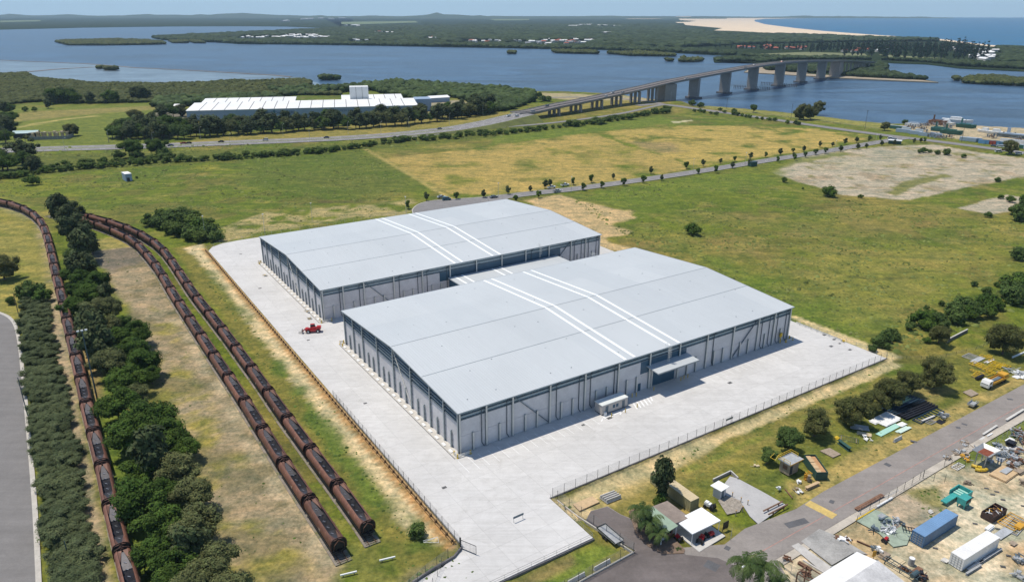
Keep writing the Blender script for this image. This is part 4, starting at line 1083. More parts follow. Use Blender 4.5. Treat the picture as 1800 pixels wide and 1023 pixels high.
    for k in range(5):  # added pale plates that paint bright glints along the bracing
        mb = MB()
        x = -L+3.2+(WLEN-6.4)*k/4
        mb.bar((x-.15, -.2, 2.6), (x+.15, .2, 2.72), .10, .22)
        mb.build('glint_plate', M('painted_glint', (.62, .62, .62), .3, .6, var=.3), t)
    for sy in (-1, 1): MB().bb(-1.9, -1.1, sy*1.53, sy*1.55, 2.15, 2.75).build('number_panel', m_plate, t)
    return t
wag = make_wagon()
class Path:
    def __init__(s, pts):
        s.p = smooth(pts, 3); s.c = [0]
        for a, b_ in zip(s.p[:-1], s.p[1:]): s.c.append(s.c[-1]+(b_-a).length)
        s.L = s.c[-1]
    def at(s, d):
        d = max(0, min(s.L-1e-3, d))
        lo, hi = 0, len(s.c)-1
        while hi-lo > 1:
            m_ = (lo+hi)//2
            if s.c[m_] <= d: lo = m_
            else: hi = m_
        k = (d-s.c[lo])/(s.c[hi]-s.c[lo])
        return s.p[lo].lerp(s.p[hi], k), (s.p[hi]-s.p[lo]).normalized()
TOP = 3.5
def trk(px, ext): 
    q = [G(x, y, TOP) for x, y in px]
    for p in q: p.z = 0
    d = (q[0]-q[1]).normalized(); q = [q[0]+d*ext]+q
    return q
TL = trk([(222, 995), (194, 888), (181, 820), (164, 757), (151, 707), (142, 663), (133, 625), (124, 588), (117, 559), (111, 532), (105, 507), (99, 485), (94, 464), (90, 445), (86, 428), (82, 413), (78, 399), (72, 387), (63, 377), (48, 366), (28, 358), (10, 353), (-40, 343), (-120, 332)], 30)
TM = trk([(597, 954), (570, 913), (520, 841), (479, 779), (446, 726), (416, 679), (387, 637), (362, 600), (342, 570), (323, 541), (307, 517), (292, 493), (280, 471), (267, 454), (253, 438), (238, 422), (217, 409), (190, 398), (163, 388), (143, 382), (110, 374), (80, 368)], 1.5)
TR = trk([(648, 923), (621, 884), (567, 814), (523, 755), (486, 706), (457, 663), (425, 621), (400, 587), (377, 558), (357, 533), (338, 510), (322, 486), (308, 465), (295, 446), (280, 429), (260, 415), (238, 403), (210, 392), (173, 381), (130, 372), (100, 366)], 1.5)
def track(pts, first_d, n, where, z0=0):
    P_ = Path(pts)
    struct(ribbon('track_ballast', resample(P_.p, 4), -1.65, 1.65, .07, m_ball, th=.35))
    rs = resample(P_.p, 2.5)
    for o in (-.72, .72): struct(ribbon('rail', rs, o-.05, o+.05, .36, m_rail, th=.16))
    mb = MB(); d = .5
    while d < min(P_.L, first_d+3):
        p, t_ = P_.at(d); mb.box((p.x, p.y, .12), (.24, 2.4, .12), math.atan2(t_.y, t_.x)); d += .65
    if mb.v: struct(mb.build('sleepers', m_sleep))
    for i in range(n):
        c = first_d+PITCH*(i+.5)
        if c > P_.L-6: break
        a, _ = P_.at(c-PITCH*.45); b_, _ = P_.at(c+PITCH*.45)
        m_ = (a+b_)/2; dr = (b_-a)
        o_ = dup(wag, Vector((m_.x, m_.y, .36)), math.atan2(dr.y, dr.x), where % nth(i+1), 'empty brown hopper wagons standing on the sidings')
        mzs = 1
    return P_
track(TL, 3, 34, 'rusty brown hopper wagon, %s from the camera end of the leftmost train')
track(TM, 1.5, 22, 'rusty brown hopper wagon, %s from the near end of the middle train')
track(TR, 1.5, 22, 'rusty brown hopper wagon, %s from the near end of the right hand train')
drop(wag)
for px, l in (((681, 984), 'white painted rail stop bar on the ground ahead of the right hand train'), ((613, 1010), 'white painted rail stop bar on the ground ahead of the middle train')):
    s_ = thing('stop_bar', l, 'rail stop', G(*px), .35)
    MB().bb(-1.5, 1.5, -.12, .12, .25, .5).build('beam', m_whitem, s_)
    for x in (-1, 1): MB().bb(x-.1, x+.1, -.1, .1, 0, .25).build('block', m_sleep, s_)
s_ = thing('tubular_frame', 'small white tubular frame lying in the weeds near the driveway gate', 'frame', G(757, 952), .2)  # loose tubular frame, tubes joined corner to corner
mb = MB()
q = [(-1.4, 0, .1), (1.4, .1, .9), (1.5, -.6, .1), (-1.4, -.5, .9)]
for a, b_ in ((0, 1), (1, 2), (0, 3), (3, 1), (0, 2)): mb.cyl(q[a], q[b_], .04, n=5)
mb.build('tube', m_whitem, s_)
# ============================================================ TREES
def leafmat(name, c1, c2, rnd_amt=.18, s=.35, trans=0.0):
    m, nt, b = new_mat(name)
    t = N(nt, 'ShaderNodeTexCoord').outputs['Object']
    c = ramp(nt, noise(nt, s, 3, .7, t), .35, .65, c1, c2)
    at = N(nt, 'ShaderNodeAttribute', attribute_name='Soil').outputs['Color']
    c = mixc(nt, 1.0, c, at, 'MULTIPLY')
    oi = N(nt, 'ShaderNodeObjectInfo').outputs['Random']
    c = mixc(nt, 1.0, c, ramp(nt, oi, 0, 1, (1-rnd_amt, 1-rnd_amt*.8, 1-rnd_amt), (1+rnd_amt*1.2, 1+rnd_amt, 1+rnd_amt*.6)), 'MULTIPLY')
    nt.links.new(c, b.inputs['Base Color'])
    b.inputs['Roughness'].default_value = .75; b.inputs['Specular IOR Level'].default_value = .08
    MATS[name] = m
    return m
L_dark = leafmat('dark_glossy_leaves', (.042, .082, .014), (.086, .132, .024))
L_mid = leafmat('mid_green_leaves', (.058, .095, .026), (.098, .142, .040))
L_grey = leafmat('grey_green_leaves', (.085, .100, .040), (.145, .155, .066))
L_ole = leafmat('blue_green_shrub_leaves', (.075, .098, .046), (.130, .155, .078))
L_weed = leafmat('bright_weed_leaves', (.065, .105, .024), (.11, .15, .035))
L_for = leafmat('far_forest_canopy', (.022, .036, .013), (.042, .058, .022), .1, .02)
L_pine = leafmat('norfolk_pine_needles', (.016, .038, .020), (.030, .058, .030), .2)
L_mang = leafmat('mangrove_leaves', (.040, .052, .015), (.075, .082, .026), .1, .08)
L_cas = leafmat('casuarina_foliage', (.048, .066, .030), (.085, .103, .045))
L_palm = leafmat('palm_fronds', (.035, .065, .02), (.08, .11, .035))
L_oliv = leafmat('olive_round_tree_leaves', (.070, .082, .026), (.150, .150, .058))
m_bark = M('grey_brown_bark', (.13, .10, .08), .95, var=.3, scale=1.5)
def unit(n, rg):
    v = rg.normal(size=(n, 3)); return v/np.linalg.norm(v, axis=1, keepdims=True)
def crown_mesh(name, mat_, nb, nl, leaf, seed, rx=.5, rz0=.25, rz1=1.0, br=(.16, .26), flat=1.0, lobes=None, cone=False, up=.3, core=.82):
    """foliage: leaf-sized quads on the skins of many overlapping clumps, over a loose inner core; unit height"""
    rg = np.random.default_rng(seed)
    zc, hz = (rz0+rz1)/2, (rz1-rz0)/2
    C = []
    tries = 0
    while len(C) < nb:
        p = rg.uniform(-1, 1, 3); tries += 1
        r = np.linalg.norm(p)
        if r > 1 or (r < .45 and rg.random() < .7): continue
        if cone and math.hypot(p[0], p[1]) > (1-p[2])*.5+.12: continue
        ang = math.atan2(p[1], p[0])
        wob = 1+.22*math.sin(ang*3+seed)+.12*math.sin(ang*5+seed*2)
        k = 1-br[0]/max(rx, .3)*.6
        C.append((p[0]*rx*k*wob, p[1]*rx*k*wob, zc+p[2]*hz*(1-br[0]/hz*.7)))
    C = np.array(C); Rr = rg.uniform(br[0], br[1], nb)
    bi = rg.integers(0, nb, nl)
    d = unit(nl, rg); d[:, 2] = np.where(d[:, 2] < -.3, -d[:, 2], d[:, 2])
    rr = Rr[bi]*rg.uniform(.78, 1.12, nl)
    P_ = C[bi]+d*rr[:, None]*np.array([1, 1, flat])
    nrm = d+unit(nl, rg)*.55+np.array([0, 0, up]); nrm /= np.linalg.norm(nrm, axis=1, keepdims=True)
    a = np.cross(nrm, unit(nl, rg)); a /= np.linalg.norm(a, axis=1, keepdims=True)
    b_ = np.cross(nrm, a)
    sz = leaf*rg.uniform(.6, 1.3, nl)[:, None]
    a = a*sz; b_ = b_*sz*.62
    V = np.stack([P_-a, P_-b_*.9, P_+a, P_+b_*.9], 1).reshape(-1, 3)
    F_ = np.arange(nl*4).reshape(-1, 4)
    tint = (.72+.5*rg.random(nb))[bi]*(.8+.4*rg.random(nl))
    A = np.repeat(np.stack([tint*rg.uniform(.9, 1.12, nl), tint, tint*.95], 1), 4, 0)
    # core clumps (quads of a coarse cube-sphere)
    cv = []; cf = []; n0 = len(V)
    g = [(-1, -1, -1), (1, -1, -1), (1, 1, -1), (-1, 1, -1), (-1, -1, 1), (1, -1, 1), (1, 1, 1), (-1, 1, 1)]
    qf = [(3, 2, 1, 0), (4, 5, 6, 7), (0, 1, 5, 4), (1, 2, 6, 5), (2, 3, 7, 6), (3, 0, 4, 7)]
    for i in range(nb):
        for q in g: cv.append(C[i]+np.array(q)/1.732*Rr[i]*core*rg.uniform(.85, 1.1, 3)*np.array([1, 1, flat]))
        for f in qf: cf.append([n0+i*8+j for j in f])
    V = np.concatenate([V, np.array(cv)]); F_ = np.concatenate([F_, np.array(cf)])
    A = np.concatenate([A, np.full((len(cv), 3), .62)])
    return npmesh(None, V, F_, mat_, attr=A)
def trunk_mesh(seed, th=.035, hz=.55, n=5, sp=.28):
    r_ = random.Random(seed); mb = MB()
    mb.cyl((0, 0, -.02), (r_.uniform(-.02, .02), r_.uniform(-.02, .02), hz*.55), th, th*.7, 7)
    for i in range(n):
        a = 2*PI*i/n+r_.uniform(-.4, .4); z = hz*r_.uniform(.35, .55)
        mb.cyl((0, 0, z), (math.cos(a)*sp*r_.uniform(.6, 1), math.sin(a)*sp*r_.uniform(.6, 1), hz*r_.uniform(.9, 1.25)), th*.5, th*.15, 5)
    me = bpy.data.meshes.new('trunk'); me.from_pydata(mb.v, [], mb.f); me.materials.append(m_bark)
    return me
KINDS = {}
def kind(name, mats_, n, thing_name, cat, crown_name='crown', th=.035, hz=.55, sp=.28, **kw):
    KINDS[name] = ([crown_mesh(crown_name, mats_[i % len(mats_)], seed=100+i*7+len(KINDS)*31, **kw) for i in range(n)], [trunk_mesh(i+len(KINDS), th, hz, 5, sp) for i in range(2)], thing_name, cat, crown_name)
kind('dark', [L_dark], 3, 'tree', 'tree', nb=34, nl=5200, leaf=.030, rx=.52, rz0=.18, br=(.13, .21))
kind('grey', [L_grey], 2, 'tree', 'tree', nb=40, nl=5600, leaf=.024, rx=.50, rz0=.15, br=(.12, .19))
kind('mid', [L_mid], 2, 'tree', 'tree', nb=30, nl=3600, leaf=.034, rx=.48, rz0=.2, br=(.13, .22))
kind('round', [L_oliv], 3, 'tree', 'tree', nb=46, nl=6500, leaf=.024, rx=.56, rz0=.05, br=(.13, .20), hz=.4)
kind('shrub', [L_ole], 3, 'shrub', 'shrub', nb=34, nl=4600, leaf=.032, rx=.68, rz0=.0, br=(.18, .30), hz=.35, flat=.8, up=.6)
kind('bush', [L_mid, L_dark], 3, 'bush', 'bush', nb=16, nl=1100, leaf=.07, rx=.62, rz0=.0, br=(.2, .34), hz=.35)
kind('weed', [L_weed], 2, 'bush', 'bush', nb=14, nl=900, leaf=.08, rx=.7, rz0=.0, br=(.2, .34), hz=.3)
kind('cas', [L_cas], 4, 'tree', 'tree', nb=24, nl=1500, leaf=.05, rx=.36, rz0=.10, br=(.11, .20), hz=.55)
kind('open', [L_cas], 1, 'tree', 'tree', nb=26, nl=1100, leaf=.04, rx=.55, rz0=.3, br=(.07, .13), th=.03, hz=.7, sp=.4)
kind('small', [L_dark, L_cas], 2, 'tree', 'young tree', nb=10, nl=420, leaf=.09, rx=.34, rz0=.12, br=(.14, .24), hz=.5)
kind('pine', [L_pine], 3, 'norfolk_pine', 'pine tree', nb=34, nl=900, leaf=.035, rx=.19, rz0=.05, br=(.04, .075), cone=True, hz=.8, sp=.05, flat=.6)
def tree(k, p, h, label, group=None, wide=1.0, seed=None, shrink=1):
    cs, ts, nm, cat, cn = KINDS[k]
    i = rnd.randrange(len(cs)) if seed is None else seed % len(cs)
    e = thing(nm, label, cat, p, rnd.uniform(0, 2*PI), group, (h*wide, h*wide, h))
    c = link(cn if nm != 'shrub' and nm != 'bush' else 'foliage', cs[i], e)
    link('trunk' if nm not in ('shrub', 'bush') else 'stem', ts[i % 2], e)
    return e
def TC(k, cx, cy, wpx, label, group=None, asp=1.0, hk=.5, seed=None):
    """tree surveyed from the centre of its crown and the crown's width in the photo"""
    wr = {'dark': 1.05, 'grey': 1.0, 'mid': .98, 'round': 1.12, 'shrub': 1.4, 'bush': 1.25, 'weed': 1.4, 'cas': .75, 'open': 1.05, 'small': .7, 'pine': .36}[k]
    h = 6
    for _ in range(4):
        p = G(cx, cy, hk*h); D = math.hypot(p.x, p.y, CAM_H-hk*h)
        h = wpx*D/FPX/wr*asp
    z = gz(p.x, p.y)
    return tree(k, (p.x, p.y, z-.05), h, label, group, wide=1/asp, seed=seed)
# the dark row between the left train and the gravel strip: (crown centre x, y, width, kind)
ROW = [(103, 368, 34, 'cas'), (118, 384, 32, 'cas'), (132, 372, 22, 'cas'), (137, 400, 30, 'cas'), (150, 418, 26, 'cas'), (118, 408, 30, 'cas'), (140, 430, 34, 'cas'), (157, 428, 26, 'cas'), (125, 448, 26, 'mid'), (130, 468, 32, 'cas'),
       (152, 466, 30, 'cas'), (120, 484, 28, 'dark'), (140, 490, 34, 'dark'), (168, 494, 36, 'dark'), (130, 512, 32, 'dark'), (155, 520, 38, 'dark'), (183, 518, 26, 'cas'), (126, 540, 34, 'dark'), (160, 548, 42, 'grey'), (190, 545, 40, 'grey'),
       (150, 575, 44, 'cas'), (185, 576, 46, 'grey'), (212, 570, 30, 'dark'), (165, 606, 48, 'cas'), (205, 600, 46, 'dark'), (235, 588, 44, 'dark'), (228, 622, 46, 'dark'), (190, 640, 54, 'grey'), (172, 622, 36, 'cas'), (245, 640, 50, 'dark'),
       (215, 672, 60, 'dark'), (262, 660, 34, 'dark'), (200, 712, 62, 'dark'), (235, 700, 46, 'grey'), (262, 740, 74, 'dark'), (225, 765, 66, 'dark'), (290, 770, 64, 'dark'), (258, 800, 62, 'cas'), (322, 790, 42, 'dark'), (240, 835, 60, 'dark'),
       (305, 830, 68, 'grey'), (235, 880, 72, 'dark'), (285, 870, 62, 'dark'), (335, 868, 66, 'grey'), (275, 925, 70, 'dark'), (345, 925, 82, 'grey'), (268, 975, 60, 'dark'), (300, 1000, 66, 'dark'), (325, 965, 60, 'cas'), (365, 1000, 82, 'grey'), (330, 1040, 70, 'grey'), (290, 1045, 60, 'dark'), (395, 1050, 70, 'grey')]
WORD = {'cas': 'wispy dark casuarina like tree', 'dark': 'dark green leafy tree', 'grey': 'pale grey green bushy tree', 'mid': 'mid green tree'}
ROW.sort(key=lambda r: -r[1])
cnt = {}
for x, y, w_, k in ROW:
    cnt[k] = cnt.get(k, 0)+1
    TC(k, x+w_*.09, y, w_*rnd.uniform(.92, 1.12), WORD[k]+', %s from the bottom beside the leftmost train' % nth(cnt[k]), 'trees in the row between the leftmost train and the gravel strip', asp=.9 if k != 'cas' else 1.1)
# shrub belt between the court and the left train
n = 0
BELT_L = [(40, 520), (34, 560), (40, 600), (46, 660), (54, 740), (64, 820), (76, 900), (90, 980), (96, 1040)]
BELT_R = [(82, 520), (88, 560), (95, 600), (104, 660), (118, 740), (130, 800), (140, 860), (152, 930), (165, 1000), (172, 1040)]
def interp(L, y):
    for a, b_ in zip(L[:-1], L[1:]):
        if a[1] <= y <= b_[1]: return a[0]+(b_[0]-a[0])*(y-a[1])/(b_[1]-a[1])
    return L[-1][0]
y = 526.0; row_ = 0
spots = []
while y < 1035:
    xl, xr = interp(BELT_L, y), interp(BELT_R, y)
    sz = 20+(y-520)*.040
    nn = max(2, int((xr-xl)/(sz*.72))); row_ += 1
    for i in range(nn):
        spots.append((xl+(xr-xl)*(i+.5)/nn+rnd.uniform(-3, 3), y+rnd.uniform(-3, 3), sz*rnd.uniform(.8, 1.45), row_, i, nn))
    y += sz*.62
for x, y, w_, r0_, i, nn in spots:
    side = 'left edge' if i == 0 else ('right edge' if i == nn-1 else 'middle')
    TC('shrub', x, y, w_, 'grey green shrub, %s in the %s rank of the belt counted from its far end' % (nth(i+1), nth(r0_)), 'shrubs in the belt between the court and the leftmost train', asp=.8, hk=.6)
for x, y, w_ in [(43, 513, 30), (60, 508, 34), (75, 520, 26)]:
    n += 1
    TC('bush', x, y, w_, 'dark bush at the far end of the shrub belt, %s from the left' % nth(n), 'bushes closing the far end of the shrub belt')
TC('round', 3, 470, 46, 'dark round tree cut by the left edge of the picture', asp=.9)
TC('bush', 20, 528, 14, 'small low bush beside the thin dark pole at the left')
# bushes by the yard corner
k_ = 0
for x, y, w_ in sorted([(268, 385, 26), (285, 380, 28), (300, 386, 28), (318, 384, 30), (335, 390, 30), (350, 398, 32), (365, 406, 32), (378, 414, 24), (285, 392, 26), (300, 400, 28), (318, 404, 30), (335, 410, 28), (350, 416, 24), (262, 392, 18), (340, 378, 22), (320, 374, 22), (300, 374, 20), (366, 392, 22)]):
    k_ += 1
    TC('weed' if k_ % 2 else 'bush', x, y, w_*1.1, 'green bush in the thicket beyond the right hand train, %s from the left' % nth(k_), 'bushes of the thicket behind the yard corner', asp=.85)
for x, y, w_, l in [(56, 316, 22, 'lone dark low bush in the pasture at the far left'), (1217, 403, 30, 'lone dark round bush in the pasture right of the rear warehouse'), (1788, 446, 26, 'dark bush at the right edge of the big pasture'), (1460, 336, 26, 'low dark bush at the lower edge of the old concrete slab'),
                   (1513, 345, 9, 'tiny bush at the lowest corner of the old concrete slab'), (1737, 377, 12, 'small bush below the small concrete slab at right'), (1776, 350, 14, 'small bush on the small concrete slab'), (1760, 346, 9, 'tiny weed clump on the small concrete slab'),
                   (732, 934, 34, 'lush green bush beside the fence near the driveway gate'), (1617, 266, 9, 'tiny bush on the old concrete slab, leftmost of its line'), (1624, 264, 12, 'second bush from the left of the line on the old concrete slab'), (1634, 266, 8, 'third bush of the line on the old concrete slab'),
                   (1649, 268, 10, 'fourth bush of the line on the old concrete slab'), (1664, 267, 14, 'tallest bush of the line on the old concrete slab'), (1695, 274, 9, 'rightmost bush of the line on the old concrete slab'), (1755, 316, 10, 'narrow bush at the right side of the old concrete slab'),
                   (240, 312, 5, 'dark tuft right of the grey shed'), (1411, 331, 5, 'tiny dark tuft on the slab lower left edge'), (1378, 316, 12, 'dark weed clump at the left corner of the old slab')]:
    TC('bush', x, y, w_*.92, l, asp=.9)
# right-hand round trees of the service road lawn
for x, y, w_, kd, l in [(1770, 592, 54, 'round', 'large dark round tree at the right edge above the yellow frames'), (1653, 588, 32, 'round', 'small round tree beside the boundary fence at right'), (1647, 652, 56, 'round', 'big round tree on the lawn, third from the right'),
                    (1598, 668, 42, 'round', 'right tree of the close pair beyond the dark stacked panels'), (1566, 684, 52, 'round', 'left tree of the close pair beyond the dark stacked panels'), (1536, 700, 46, 'round', 'right tree of the merged clump left of the dark panels'),
                    (1498, 716, 58, 'round', 'left tree of the merged clump above the white sheets'), (1436, 738, 54, 'round', 'tall round tree between the clump and the small tree'), (1388, 770, 46, 'mid', 'leafy small tree beyond the rusty cabin'), (1351, 795, 30, 'mid', 'smallest tree at the left end of the lawn row')]:
    TC(kd, x, y, w_*.97, l, 'trees in the row on the service road lawn', asp=1.0)
TC('cas', 1166, 838, 40, 'thin leaning tree behind the green roofed hut', asp=1.6)
TC('bush', 1160, 872, 26, 'leafy bush at the foot of the thin tree by the hut', asp=1.3)
# shrubs along the boundary at right
k_ = 0
for x, y, w_ in [(1545, 600, 22), (1556, 590, 26), (1535, 612, 18), (1566, 584, 22), (1575, 592, 14), (1600, 573, 20), (1620, 560, 28), (1632, 570, 26), (1648, 562, 24), (1660, 568, 20), (1640, 552, 20), (1676, 545, 30), (1690, 535, 34), (1684, 558, 30), (1702, 550, 30), (1716, 545, 30), (1728, 532, 34), (1745, 530, 30), (1738, 546, 26), (1755, 538, 22), (1737, 512, 20),
                 (1776, 510, 34), (1790, 500, 34), (1785, 520, 30), (1802, 505, 36), (1800, 520, 30), (1712, 498, 12), (1655, 533, 12), (1630, 540, 10), (1770, 490, 16), (1790, 484, 18), (1753, 500, 10), (1630, 597, 14), (1560, 608, 14), (1800, 360, 20), (1795, 375, 24), (1785, 368, 16), (1806, 350, 18)]:
    k_ += 1
    TC('bush', x, y, w_*rnd.uniform(.8, 1.15), 'wild green shrub %s along the overgrown right boundary counted from the yard corner' % nth(k_), 'wild shrubs along the overgrown right boundary', asp=1.0)
# ============================================================ BRIDGE
m_bconc = M('bridge_concrete', (.28, .26, .24), .9, var=.15, scale=.08)
m_bpar = M('bridge_parapet', (.24, .23, .22), .9, var=.15, scale=.1)
m_bdeck = M('bridge_deck_asphalt', (.17, .15, .14), .9, var=.15, scale=.1)
def zat(bx, by, ty):
    """height above the ground point under (bx, by) that appears at row ty"""
    g = G(bx, by); lo, hi = 0, 70
    for _ in range(30):
        z = (lo+hi)/2
        X_, Y_, Z_ = g.x, g.y, z-CAM_H
        c, s = math.cos(PIT), math.sin(PIT)
        yy = 511.5-FPX*(Z_*c+Y_*s)/(Y_*c-Z_*s)
        if yy > ty: lo = z
        else: hi = z
    return z
BR = [(905, 210, 203.5, 0), (932, 208, 201, 3), (974, 202.5, 190.5, 3), (1012, 196.5, 183.5, 3), (1049, 190.5, 175.5, 3), (1083, 185.2, 168, 3), (1116, 181.3, 160.5, 3), (1146, 178, 153.5, 3), (1170, 176, 147.5, 9), (1219, 171.5, 138, 1), (1273, 163, 127.5, 1), (1321, 157, 118.5, 1),
      (1368, 150.5, 112.5, 1), (1407, 144, 110, 1), (1442, 138.5, 109, 1), (1468, 134, 109, 9), (1487, 129.5, 109, 3), (1500, 127, 109.5, 3), (1510, 125.2, 110, 3), (1520, 123.2, 110.5, 3), (1530, 121, 111.5, 0)]
bp_ = []
for bx, by, ty, kd in BR:
    g = G(bx, by); z = zat(bx, by, ty); bp_.append(Vector((g.x, g.y, z)))
brg = thing('bridge', 'long high concrete road bridge climbing over the river to the wooded town', 'bridge', (0, 0, 0))
prof = [p+Vector((0, 0, 2.2)) for p in bp_]
pr = smooth(prof, 2)
def rib(name, off0, off1, dz0, dz1, m_, pts=pr, par=brg, haunch=False):
    secs = []
    for i, p in enumerate(pts):
        a = pts[max(i-1, 0)]; c_ = pts[min(i+1, len(pts)-1)]
        d = Vector((c_[0]-a[0], c_[1]-a[1])).normalized(); n = Vector((-d.y, d.x))
        A = (p[0]+n.x*off0, p[1]+n.y*off0); B = (p[0]+n.x*off1, p[1]+n.y*off1)
        secs.append([(A[0], A[1], p.z+dz1), (B[0], B[1], p.z+dz1), (B[0], B[1], p.z+dz0), (A[0], A[1], p.z+dz0)])
    return MB().loft(secs).build(name, m_, par)
rib('deck_slab', -9.5, 9.5, -.35, .0, m_bconc)
rib('road_surface', -8.6, 8.6, .01, .06, m_bdeck)
rib('girder', -5.6, -4.6, -2.2, -.35, m_bconc); rib('girder', 4.6, 5.6, -2.2, -.35, m_bconc)
rib('parapet', -9.5, -9.1, 0, 1.0, m_bpar); rib('parapet', 9.1, 9.5, 0, 1.0, m_bpar); rib('median_barrier', -.3, .3, .06, .8, m_bpar)
rib('footway', 7.4, 9.1, .06, .25, m_bconc)
for i, (bx, by, ty, kd) in enumerate(BR):
    if not kd: continue
    p = bp_[i]; d = bp_[min(i+1, len(bp_)-1)]-bp_[max(i-1, 0)]; d.z = 0; d.normalize(); n = Vector((-d.y, d.x, 0)); a = math.atan2(d.y, d.x)
    if kd == 3:
        cp = MB().box((p.x, p.y, p.z-.5), (2.0, 15, 1.0), a).build('crosshead', m_bconc, brg)
        for k in (-6.2, 0, 6.2):
            q = p+n*k; MB().box((q.x, q.y, (p.z-1)/2-.5), (2.6, 2.2, p.z), a).build('column', m_bconc, brg)
    elif kd == 1:
        mb = MB(); hw = 5.6
        def rect(z, lx, ly): return [tuple(p+d*sx*lx+n*sy*ly+Vector((0, 0, z-p.z))) for sx, sy in ((-1, -1), (1, -1), (1, 1), (-1, 1))]
        mb.loft([rect(-2, 2.6, 6.2), rect(p.z, 2.0, 6.8)]); mb.build('pier', m_bconc, brg)
        MB().loft([rect(-2.5, 4.8, 9), rect(.9, 4.8, 9)]).build('pile_cap', m_retw, brg)
    else:
        mb = MB()
        for k in (-1, 1): mb.box((p.x, p.y, p.z/2-1), (19, 15, p.z+2), a) if k == 1 else None
        mb.build('box_pier', m_bconc, brg)
pl = thing('light_pole', 'x', 'light pole', (0, 0, 0), 0, 'street lights along the highway and bridge')
MB().cyl((0, 0, 0), (0, 0, 9.5), .13, .07, n=6).cyl((0, 0, 9.5), (1.6, 0, 9.9), .05, n=5).build('pole', m_gpost, pl)
MB().box((1.8, 0, 9.9), (.8, .25, .12)).build('lamp_head', m_whitem, pl)
LP = [(115, 267, 0, 'by the highway at the far left'), (192, 251, 0, 'short of the highway beside the tree clump'), (270, 256, 0, 'behind the two small trees by the highway'), (353, 246, 0, 'in front of the left part of the white factory trees'), (405, 258, 0, 'on the near side of the highway below the factory'),
      (498, 240, 0, 'on the verge below the middle of the factory'), (545, 249, 0, 'beside the highway below the factory right half'), (612, 236, 0, 'between highway and trees below the square tower'), (670, 235, 0, 'with a twin arm by the highway below the tower'), (719, 226, 0, 'near the last trees right of the factory'),
      (790, 220, 0, 'where the highway starts to climb'), (849, 204, 0, 'behind the embankment before the bridge'), (1051, 160, 22, 'tall on the bridge approach above the sixth pier'), (1179, 178, 0, 'under the bridge beside the riverbank road'), (1100, 188, 0, 'thin under the bridge approach')]
for i, (x, y, z, l) in enumerate(LP[:12]+LP[13:14]):
    o = dup(pl, G(x, y, 0), 1.2, 'light pole '+l)
drop(pl)
def pole(px, py, h, label, r=.16, arm=False, m_=None, cat='pole', heads=0, name='power_pole', rz=TH):
    p = GP(px, py); t = thing(name, label, cat, p, rz)
    MB().cyl((0, 0, -.2), (0, 0, h), r, r*.6, n=7).build('pole', m_ or m_bark, t)
    if arm: MB().box((0, 0, h-.8), (2.6, .12, .14)).box((0, 0, h-1.8), (1.8, .1, .12)).build('crossarm', m_bark, t)
    for k in range(heads): MB().box(((k-.5*(heads-1))*.9, -.1, h-.1), (.6, .3, .35)).build('lamp_head', m_whitem, t)
    return t
m_pgr = M('dark_green_pole', (.05, .085, .10), .6, var=.2)
pole(172, 705, 20.5, 'tall dark green floodlight mast between the leftmost train and the tree row', .22, heads=3, m_=m_pgr, cat='light mast', name='floodlight_mast')
pole(49, 731, 11, 'leaning looking dark pole at the kerb of the left court', .14, m_=m_pgr)
pole(32, 550, 7.5, 'thin dark pole standing in the grass above the left court', .13)
pole(122, 985, 4.5, 'short dark post poking out of the lower shrub belt', .12, m_=m_pgr)
for x, y, h, l in [(362, 421, 11, 'thin light mast at the left back corner of the concrete yard'), (466, 413, 10, 'thin light mast behind the left end of the rear warehouse'), (549, 388, 9, 'faint light mast behind the rear warehouse roof, left'), (714, 376, 9, 'thin pole where the turning circle meets the rear roof'), (876, 350, 9, 'street light beside the single car by the middle road'),
                   (1004, 338, 9, 'street light in front of the two white utes'), (1218, 304, 9, 'street light on the middle road, left of the green cabin'), (1310, 289, 8, 'street light just left of the green cabin'), (1467, 269, 9, 'street light on the middle road beside the old slab'), (1538, 257, 9, 'street light near the far end of the middle road'), (1598, 248, 9, 'street light beside the road junction by the boat yard')]:
    pole(x, y, h, l, .10, m_=m_gpost, cat='light pole', heads=1, name='street_light')
for x, y, h, l in [(1390, 210, 15, 'timber power pole near the three riverside trees'), (1520, 228, 17, 'tall timber power pole on the riverside grass'), (1690, 250, 18, 'timber power pole among the boat yard containers'), (1277, 192, 11, 'timber power pole on the riverbank right of the bridge'), (13, 256, 11, 'timber power pole at the far left field edge'), (575/3, 252, 9, 'short timber pole beside the highway left of the tree clump')]:
    pole(x, y, h, l, .17, arm=True)
m_pile = M('timber_piles', (.13, .09, .07), .9, var=.3)
for nm, a, b_, k in (('navigation fender of timber piles left of the middle bridge piers', (1290, 154.5), (1352, 157.5), 22), ('navigation fender of timber piles right of the middle bridge piers', (1338, 148), (1400, 152.5), 22)):
    pa, pb = G(*a), G(*b_); t = thing('pile_row', nm, 'pile fender', pa)
    p0 = MB().cyl((0, 0, -2), (0, 0, 3.2), .35, n=6).build('pile', m_pile, t)
    for i in range(k):
        o = p0 if i == 0 else p0.copy()
        if i: COL.objects.link(o); o.parent = t
        o.location = (pb-pa)*i/(k-1)
    MB().bar(Vector((0, 0, 2)), pb-pa+Vector((0, 0, 2)), .3).build('waler', m_pile, t)
